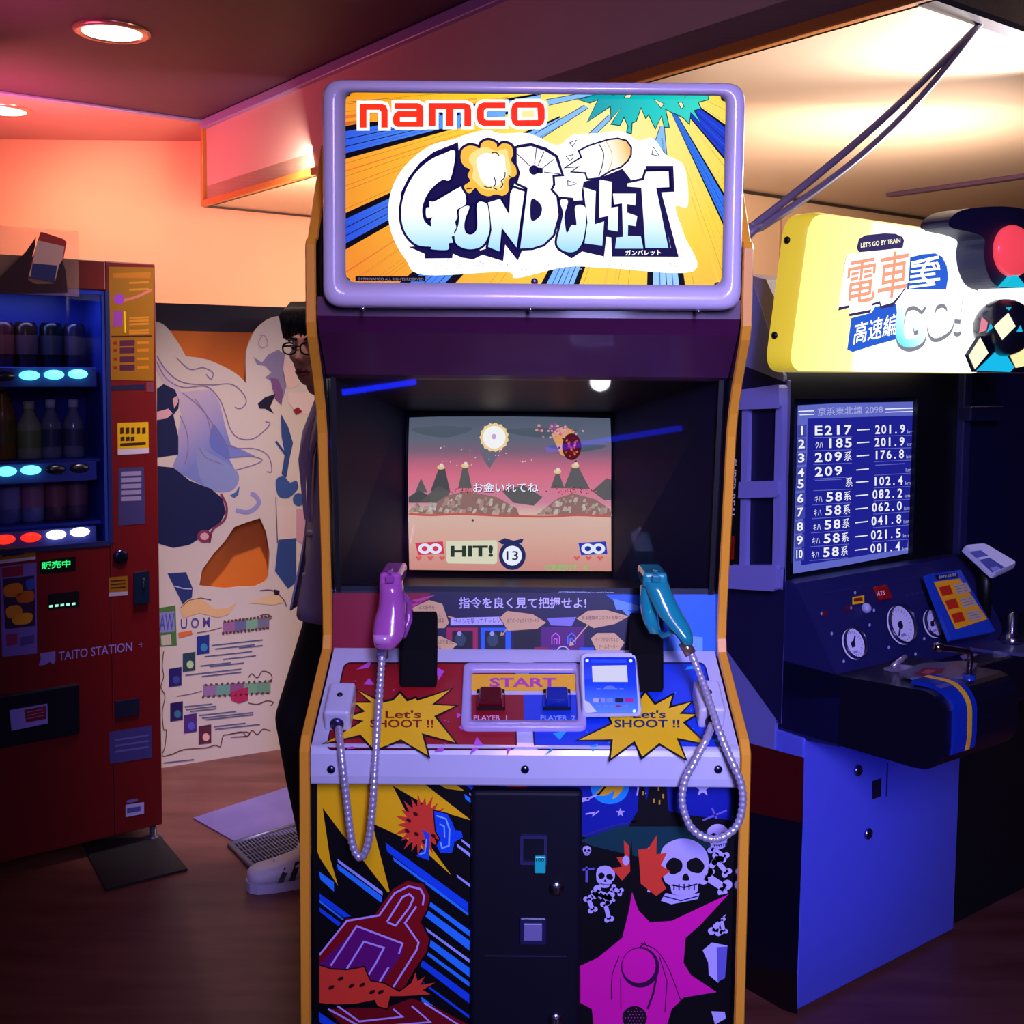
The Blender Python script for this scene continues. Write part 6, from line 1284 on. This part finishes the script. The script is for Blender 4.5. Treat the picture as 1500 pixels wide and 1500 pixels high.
strip(ms, a0n + .045, a0n + .060, .0062, ink('e8b020')); ms.build('yellow_line', sb)
# throttle lever
L0 = tpl.hit(1180 + 1120 / 4.6875, 830 + 790 / 4.6875); 
lv_m = mat('c8b0b8', .18, metal=1)
top = L0 + ZZ * .06; end = Pl(top, NN).hit(1180 + 905 / 4.6875, 830 + 553 / 4.6875)
mb = MB(); mb.tube(catmull([tuple(L0 - ZZ * .01), tuple(L0 + ZZ * .02), tuple(top), tuple(top.lerp(end, .2) + ZZ * .004), tuple(end)], False, 6), .0065, lv_m, 14); lev = mb.build('lever', rc)
mb = MB(); mb.tube([top.lerp(end, .9), end + (end - top).normalized() * .006], .009, lv_m, 14); mb.build('lever_tip', lev)
mb = MB(); mb.tube([L0 - ZZ * .012, L0 + ZZ * .015], .014, mat('2c48b8', .25, metal=.5), 16); mb.build('lever_boot', lev)
# latch at the front of the worktop
lt = tpl.hit(1180 + 650 / 4.6875, 830 + 690 / 4.6875); mb = MB(); pts = [tpl.hit(1180 + x / 4.6875, 830 + y / 4.6875) for x, y in ((535, 700), (640, 675), (765, 690), (660, 722))]; mb.prism([p - ZZ * .004 for p in pts], (0, 0, .006), mat('b0a0c0', .25, metal=.7)); lt_o = mb.build('latch_plate', rc, bevel=.001)
mb = MB(); mb.tube([lt + ZZ * .006 - DD * .03, lt + ZZ * .016, lt + ZZ * .02 + DD * .02], .006, mat('c0b0cc', .25, metal=.7), 10); mb.build('latch_lever', lt_o)
# second set of controls on the right worktop
wpl = Pl(RP(.6, .1, .80), (0, 0, 1))
mb = MB(); pts = [wpl.hit(1180 + x / 4.6875, 830 + y / 4.6875) for x, y in ((980, 555), (1120, 500), (1560, 560), (1560, 625), (1290, 600))]; mb.prism([p + ZZ * .0002 for p in pts], (0, 0, .008), mat('3a3a6c', .35, coat=.2)); cp = mb.build('brake_plate', rc, bevel=.002)
A = Art(Pl(wpl.p + ZZ * .008, (0, 0, 1)), .0006); A.view(1180, 830, 4.6875); A.poly([(1050, 540), (1100, 515), (1215, 530), (1180, 555)], ink('701428'), 0); A.build('brake_print', cp)
mb = MB(); c = wpl.hit(1180 + 1412 / 4.6875, 830 + 545 / 4.6875); mb.lathe(c + ZZ * .008, ZZ, [(.026, 0), (.026, .012), (.020, .02), (.012, .03), (.012, .075), (.004, .08)], mat('c0c0d8', .2, metal=1), 24); mb.build('brake_knob', cp)
mb = MB(); pts = [wpl.hit(1180 + x / 4.6875, 830 + y / 4.6875) for x, y in ((1060, 622), (1110, 600), (1180, 606), (1080, 640))]; mb.prism([p + ZZ * .0003 for p in pts], (0, 0, .002), ink('a090b8')); mb.build('key_tag', rc)
# instruction poster standing on the dial board's right
ppl = Pl(RP(.62, .12, .97), (NN * 1.0 + ZZ * .75).normalized())
pq = [ppl.hit(1180 + x / 4.6875, 830 + y / 4.6875) for x, y in ((828, 55), (1065, 22), (1305, 445), (1000, 505))]
mb = MB(); mb.prism(pq, -ppl.n * .012, mat('1a40b4', .3, coat=.3)); po = mb.build('instruction_card', rc, bevel=.003)
A = Art(ppl, .001); A.view(1180, 830, 4.6875)
A.poly([(880, 105), (1060, 82), (1250, 360), (1030, 432)], ink('f0a818'), 0); A.poly([(890, 60), (1040, 40), (1050, 70), (905, 92)], ink('101028'), 0); A.text('操作説明', (915, 84), (1030, 66), 22, ink('c8c8e8'), 1)
for k in range(3):
    x, y = 955 + k * 42, 165 + k * 92
    A.poly([(x - 40, y - 22), (x + 34, y - 40), (x + 58, y + 22), (x - 14, y + 38)], ink('c02818'), 1); A.poly([(x + 60, y - 40), (x + 150, y - 55), (x + 185, y + 5), (x + 90, y + 30)], ink('b8a890'), 1)
    for j in range(3): A.line([(x + 72 + j * 8, y - 26 + j * 18), (x + 145 + j * 8, y - 42 + j * 18)], 4, ink('7a6a60'), 2)
A.build('card_print', po)
# second card reader
rq = Pl(RP(.56, .12, .99), (NN * .75 + ZZ * 1.0 - DD * .35).normalized())
q = [rq.hit(1407, 806), rq.hit(1437, 803), rq.hit(1486, 832), rq.hit(1452, 848)]
t2, h2 = reader(q, rq.n, .022, 'small pale card reader above the dials of the driving cabinet', 0)
A = Art(Pl(rq.p + rq.n * .022, rq.n), .0006); A.view(0, 0, 1)
A.poly([(1421, 808), (1437, 806), (1448, 814), (1431, 817)], ink('5a62b0'), 0); A.poly([(1435, 820), (1450, 817), (1472, 831), (1454, 838)], ink('46509c'), 0); A.poly([(1450, 832), (1460, 829), (1466, 833), (1455, 837)], ink('8890d0'), 1); A.build('face', h2)
mb = MB(); c = sum(q, V()) / 4; mb.tube([c, RP((c - RB).dot(DD), (c - RB).dot(NN), 1.005 - ((c - RB).dot(NN) - .04) * 1.577 + .004)], .014, black, 12); mb.build('bracket', t2)
# ---- pedestal front
mb = MB(); rbox(mb, -.006, .64, -.02, .08, .012, .655, mat('565ed0', .4, coat=.15)); ped = mb.build('pedestal', rc, bevel=.004)
pp = rb(.08)
for px, py in ((1256, 1128), (1271, 1221)):
    c = pp.hit(px, py); mb = MB(); mb.lathe(c, NN, [(.014, 0), (.014, .004), (.011, .007), (.003, .008)], mat('8a88c0', .25, metal=1), 20); lk = mb.build('pedestal_lock', ped); mb = MB(); mb.box(c + NN * .009, (.003, .002, .009), black, AX); mb.build('keyhole', lk)
mb = MB(); a_, b_ = pp.hit(1278, 1144), pp.hit(1289, 1166); mb.box((a_ + b_) / 2, ((b_ - a_).dot(DD), .006, a_.z - b_.z), mat('0c0c28', .5), AX); mb.build('coin_return', ped)
mb = MB(); a_, b_ = pp.hit(1299, 1118), pp.hit(1299, 1166); mb.box((a_ + b_) / 2 + NN * .0003, (.004, .002, (a_ - b_).length), mat('1c1c60', .5), AX); mb.build('panel_seam', ped)
mb = MB(); rbox(mb, .66, RW, -.02, .05, .0, .66, mat('06060e', .6)); mb.build('right_base', rc)
# ================================================================== cables
P0c, P1c = hy(1085, 345, 2.3), hz(1436, 34, 2.39)
for dx, sag, nm, lb in ((0, .02, 'hanging_cable', 'upper of two grey cables running from the sign to the ceiling corner'), (.05, .03, 'hanging_cable', 'lower of two grey cables running from the sign to the ceiling corner')):
    pts = [V((.378, 2.47 + dx * .6, 1.60)), V((.41, 2.42 + dx * .6, 1.66))]
    for k in range(25):
        t_ = k / 24; p = P0c.lerp(P1c, t_); w_ = sin(pi * t_); pts.append(p + V((dx * .3 * (1 - t_) + dx * .22 * w_, 0, -sag * 1.1 * w_ - dx * .25 * w_)))
    end = hz(1441 + dx * 90, 5, 2.43); pts.append(end); pts.append(hz(1443 + dx * 90, -30, 2.6))
    mb = MB(); mb.tube(catmull([tuple(p) for p in pts], False, 3), .0085, mat('8c7c8c', .4), 10); tag(mb.build(nm), lb, 'cable', 'cables to the ceiling')
# ================================================================== bystander behind the cabinet
skin = mat('c49078', .5); jack = mat('aaa2d0', .7, bump=.15, bscale=300); trou = mat('0a0910', .75); shirt = mat('d8d0e0', .6); hairm = mat('08070a', .45); shoew = mat('d4cce0', .45); shoed = mat('14101c', .5)
bf = V((-.93, -.37, 0)).normalized(); bl = V((-bf.y, bf.x, 0))
PP = hy(455, 740, 3.2) - bf * .115; PP.z = 0
def Q(f, l, z): return PP + bf * f + bl * l + ZZ * z
toe1 = hz(362, 1303, 0); ax1 = V((-.90, -.30, 0)).normalized(); toe2 = Q(.14, -.10, 0)
def leg(sd_, k):
    hip = Q(0, sd_ * .085, .92); an = (toe1 - ax1 * .205 if sd_ > 0 else toe2 - bf * .205) + ZZ * .09; L = []
    for t_, fo in ((0, 0), (.28, .04), (.52, .085), (.72, .05), (1, 0)): L.append(hip.lerp(an, t_) + bf * fo * k)
    return L
per = thing('person', PP, 'dark-haired person in glasses, grey jacket, black trousers and striped white shoes behind the cabinet', 'person')
KH = .88; hc = hy(464, 512, 3.14); hg = V((-.42, -.9, -.08)).normalized(); hs_ = ZZ.cross(hg).normalized(); hu = hg.cross(hs_).normalized()
def H(f, s, u): return hc + (hg * f + hs_ * s + hu * u) * KH
def seclist(rows): return [(Q(f, l, z), bf * rf, bl * rl) for f, l, z, rf, rl in rows]
mb = MB()
mb.loft(seclist([(0, 0, .86, .10, .15), (0, 0, .95, .11, .155), (0, 0, 1.08, .095, .135), (0, 0, 1.22, .10, .155), (-.005, 0, 1.33, .095, .17), (-.01, 0, 1.40, .07, .12), (.0, 0, 1.43, .05, .06)]), skin)
mb.tube([Q(-.01, 0, 1.38), Q(.03, 0, 1.45), H(-.02, 0, -.10), H(-.02, 0, -.04)], [.062, .054, .052, .055], skin, 14)
for sd_ in (-1, 1):
    mb.tube(leg(sd_, 1), [.085, .075, .056, .052, .034], skin, 14)
    fa, fx = ((toe1, ax1) if sd_ > 0 else (toe2, bf)); fl = V((-fx.y, fx.x, 0))
    mb.loft([(fa - fx * .15 + ZZ * .04, fx * .10, fl * .030), (fa - fx * .16 + ZZ * .058, fx * .09, fl * .028), (fa - fx * .205 + ZZ * .09, fx * .034, fl * .028)], skin)
    mb.tube([Q(-.01, sd_ * .16, 1.36), Q(-.05, sd_ * .205, 1.22), Q(-.09, sd_ * .225, 1.08), Q(-.07, sd_ * .22, .94), Q(-.03, sd_ * .215, .82)], [.055, .048, .040, .034, .026], skin, 12)
    # hand: palm, four curled fingers, thumb
    mb.loft([(Q(-.028, sd_ * .215, .83), bf * .026, bl * .016), (Q(-.015, sd_ * .213, .78), bf * .040, bl * .015), (Q(-.005, sd_ * .21, .735), bf * .038, bl * .013)], skin, 12)
    for k, (df, ln) in enumerate(((.033, .072), (.012, .082), (-.010, .076), (-.030, .060))):
        a = Q(-.005 + df, sd_ * .21, .742); mb.tube([a, a - ZZ * ln * .45 + bf * .006 - bl * sd_ * .006, a - ZZ * ln * .8 + bf * .004 - bl * sd_ * .02, a - ZZ * ln - bl * sd_ * .032], [.0095, .009, .0085, .007], skin, 8)
    a = Q(.012, sd_ * .208, .79); mb.tube([a, a + bf * .022 - ZZ * .025 - bl * sd_ * .01, a + bf * .024 - ZZ * .055 - bl * sd_ * .018], [.012, .011, .008], skin, 8)
# head with brow, nose, cheeks, chin and ears
mb.ell(H(-.015, 0, .025), (.074 * KH, .095 * KH, .098 * KH), skin, (hs_, hg, hu), 24, 16)
mb.loft([(H(.02, 0, .0), hs_ * .060, hg * .060), (H(.022, 0, -.045), hs_ * .053, hg * .056), (H(.035, 0, -.085), hs_ * .037, hg * .042), (H(.045, 0, -.108), hs_ * .019, hg * .022)], skin, 20)
mb.loft([(H(.082, 0, .018), hs_ * .009, hg * .010), (H(.094, 0, -.005), hs_ * .010, hg * .014), (H(.100, 0, -.026), hs_ * .016, hg * .016), (H(.090, 0, -.036), hs_ * .012, hg * .010)], skin, 12)
mb.ell(H(.070, 0, .036), (.055 * KH, .016 * KH, .012 * KH), skin, (hs_, hg, hu), 16, 8)
for sd_ in (-1, 1):
    mb.ell(H(.066, sd_ * .036, -.015), (.022 * KH, .018 * KH, .02 * KH), skin, (hs_, hg, hu), 12, 8); mb.ell(H(-.01, sd_ * .076, .0), (.009 * KH, .018 * KH, .030 * KH), skin, (hs_, hg, hu), 12, 8)
mb.ell(H(.080, 0, -.064), (.024 * KH, .012 * KH, .014 * KH), skin, (hs_, hg, hu), 12, 8)
mb.build('body', per, remesh=.008, smooth_it=3)
mb = MB(); mb.tube(catmull([tuple(H(.078, -.026, -.064)), tuple(H(.092, -.010, -.058)), tuple(H(.094, .0, -.061)), tuple(H(.092, .010, -.058)), tuple(H(.078, .026, -.064))], False, 4), .0042, mat('8a4a48', .4), 8); mb.tube(catmull([tuple(H(.078, -.022, -.068)), tuple(H(.092, 0, -.072)), tuple(H(.078, .022, -.068))], False, 5), .005, mat('9a5850', .4), 8); mb.build('lips', per)
for sd_ in (-1, 1):
    mb = MB(); mb.ell(H(.074, sd_ * .031, .010), (.014 * KH, .008 * KH, .006 * KH), mat('d8d0d0', .3), (hs_, hg, hu), 14, 8); ey = mb.build('eye', per)
    mb = MB(); mb.ell(H(.081, sd_ * .031, .009), (.006 * KH, .003 * KH, .0055 * KH), mat('100c0c', .2), (hs_, hg, hu), 12, 8); mb.build('iris', ey)
    mb = MB(); mb.tube([H(.080, sd_ * .014, .036), H(.085, sd_ * .032, .042), H(.072, sd_ * .052, .036)], [.004, .005, .003], hairm, 8); mb.build('eyebrow', per)
# hair: cap plus fringe locks
mb = MB(); mb.ell(H(-.028, 0, .046), (.087 * KH, .102 * KH, .098 * KH), hairm, (hs_, hg, hu), 24, 14)
for k in range(15):
    s_ = -.075 + .15 * k / 14; u_ = .075 - abs(s_) * .35; mb.tube([H(.03, s_ * .7, .135), H(.066, s_ * .95, .105), H(.078 - abs(s_) * .35, s_ * 1.12, .058 - (k % 3) * .008 - abs(s_) * .25)], [.02, .016, .004], hairm, 8)
for k in range(9):
    t_ = pi * (k + .5) / 9; mb.tube([H(-.03 + .03 * cos(t_ * 2), .05 * cos(t_), .12), H(-.035, .085 * cos(t_), .140 - .05 * abs(cos(t_))), H(-.05, .10 * cos(t_), .155 - .08 * abs(cos(t_)))], [.018, .012, .003], hairm, 8)
mb.build('hair', per)
# glasses
g = MB()
for sd_ in (-1, 1):
    rim = [tuple(H(.098, sd_ * (.033 + .025 * cos(2 * pi * k / 20)), .009 + .018 * math.copysign(abs(sin(2 * pi * k / 20)) ** .7, sin(2 * pi * k / 20)))) for k in range(21)]
    g.tube(rim, .0026, black, 8); g.tube([H(.096, sd_ * .058, .016), H(.05, sd_ * .080, .014), H(-.01, sd_ * .083, .010)], .0026, black, 8)
g.tube([H(.098, -.008, .014), H(.102, 0, .017), H(.098, .008, .014)], .0026, black, 8); g.build('glasses', per)
# shirt, jacket, trousers
mb = MB(); mb.loft(seclist([(.01, 0, .86, .118, .160), (.01, 0, .95, .122, .165), (.008, 0, 1.08, .108, .145), (.008, 0, 1.22, .115, .165), (0, 0, 1.33, .105, .172), (0, 0, 1.395, .078, .11), (.012, 0, 1.435, .062, .068)]), shirt, 24); mb.build('shirt', per, sub=1)
# jacket: open at the front, so the section is an arc
rows = [(.0, .78, .175, .20), (-.0, .85, .160, .195), (-.004, .95, .142, .185), (-.005, 1.08, .122, .165), (-.002, 1.22, .128, .185), (-.008, 1.33, .118, .195), (-.012, 1.39, .092, .14), (-.015, 1.425, .075, .085)]
mb = MB(); n = 30; vs = []; fs = []
for f, z, rf, rl in rows:
    op = .22 + .18 * max(0, (z - 1.0) / .4)
    for k in range(n + 1):
        t_ = op + (2 * pi - 2 * op) * k / n; vs.append(Q(f + rf * cos(t_), rl * sin(t_), z))
for j in range(len(rows) - 1):
    for k in range(n): fs.append((j * (n + 1) + k, j * (n + 1) + k + 1, (j + 1) * (n + 1) + k + 1, (j + 1) * (n + 1) + k))
mb.add(vs, fs, jack, True); jk = mb.build('jacket', per, sub=1, solid=.006)
for sd_ in (-1, 1):
    mb = MB(); mb.tube([Q(-.01, sd_ * .145, 1.385), Q(-.012, sd_ * .185, 1.33), Q(-.05, sd_ * .212, 1.22), Q(-.09, sd_ * .232, 1.08), Q(-.07, sd_ * .228, .94), Q(-.032, sd_ * .222, .83)], [.062, .068, .062, .054, .048, .044], jack, 18); mb.build('sleeve', jk, sub=1)
    # lapel
    pts = [Q(.118, sd_ * .030, 1.05), Q(.128, sd_ * .062, 1.22), Q(.112, sd_ * .085, 1.30), Q(.075, sd_ * .075, 1.40), Q(.098, sd_ * .045, 1.33), Q(.124, sd_ * .035, 1.2)]
    mb = MB(); mb.prism(pts, bf * .010, jack); mb.build('lapel', jk, bevel=.002)
for z in (1.02, .90):
    mb = MB(); mb.lathe(Q(.125 if z > 1 else .138, .045, z), bf + bl * .5, [(.011, 0), (.011, .006), (.004, .007)], mat('b8b4c8', .35), 14); mb.build('button', jk)
mb = MB(); mb.box(Q(.06, .178, .90), (.12, .010, .11), jack, (bf, bl, ZZ)); mb.build('pocket', jk, bevel=.003)
mb = MB()
mb.loft(seclist([(0, 0, .80, .115, .165), (0, 0, .90, .118, .168), (0, 0, .99, .112, .158)]), trou, 24)
for sd_ in (-1, 1): mb.tube(leg(sd_, 1.15), [.105, .098, .082, .070, .052], trou, 18)
mb.build('trousers', per, remesh=.012, smooth_it=4)
# striped shoes
def shoe(toe, ax, lift=0):
    ax = V(ax).normalized(); sx = V((-ax.y, ax.x, 0)); heel = toe - ax * .285
    def T(u, s, z): return heel + ax * u + sx * s + ZZ * z
    mb = MB(); L = []
    for u, w, h, z0 in ((.0, .022, .06, .03), (.012, .032, .085, .025), (.05, .037, .095, .022), (.10, .038, .090, .022), (.14, .041, .074, .022), (.18, .045, .060, .022), (.22, .047, .050, .022), (.255, .043, .044, .022), (.275, .030, .036, .024), (.284, .012, .028, .026)):
        L.append((T(u, 0, z0 + h / 2), sx * w, ZZ * (h / 2)))
    mb.loft(L, shoew, 24, True, True, .8); up_ = mb.build('shoe', per)
    mb = MB(); o = [(u, w) for u, w in ((.0, .02), (.01, .034), (.05, .039), (.10, .040), (.14, .043), (.18, .047), (.22, .050), (.26, .045), (.28, .030), (.288, .008))]
    ring = [T(u, w, 0) for u, w in o] + [T(u, -w, 0) for u, w in reversed(o)]
    mb.prism([p + ZZ * .001 for p in ring], (0, 0, .028), mat('b8b0cc', .5)); mb.build('sole', up_, bevel=.004)
    for sd_ in (-1, 1):
        for k in range(3):
            u = .125 + k * .032; mb = MB()
            w = (.043, .046, .049)[k]
            mb.prism([T(u, sd_ * (w + .001), .030), T(u + .016, sd_ * (w + .001), .030), T(u - .004, sd_ * (w - .010), .092 - k * .012), T(u - .020, sd_ * (w - .012), .092 - k * .012)], sx * sd_ * .003, shoed); mb.build('side_stripe', up_)
    for k in range(4):
        u = .105 + k * .022; z = .112 - k * .014; mb = MB(); mb.tube([T(u, -.026, z - .008), T(u + .004, 0, z + .006), T(u, .026, z - .008)], .0042, shoew, 8); mb.build('lace', up_)
    mb = MB(); mb.tube([T(.225, .040, .045), T(.212, .022, .067), T(.208, 0, .074), T(.212, -.022, .067), T(.225, -.040, .045)], .003, mat('a8a0bc', .5), 8); mb.build('toe_cap_seam', up_)
    return up_
shoe(toe1, ax1)
shoe(toe2, bf)
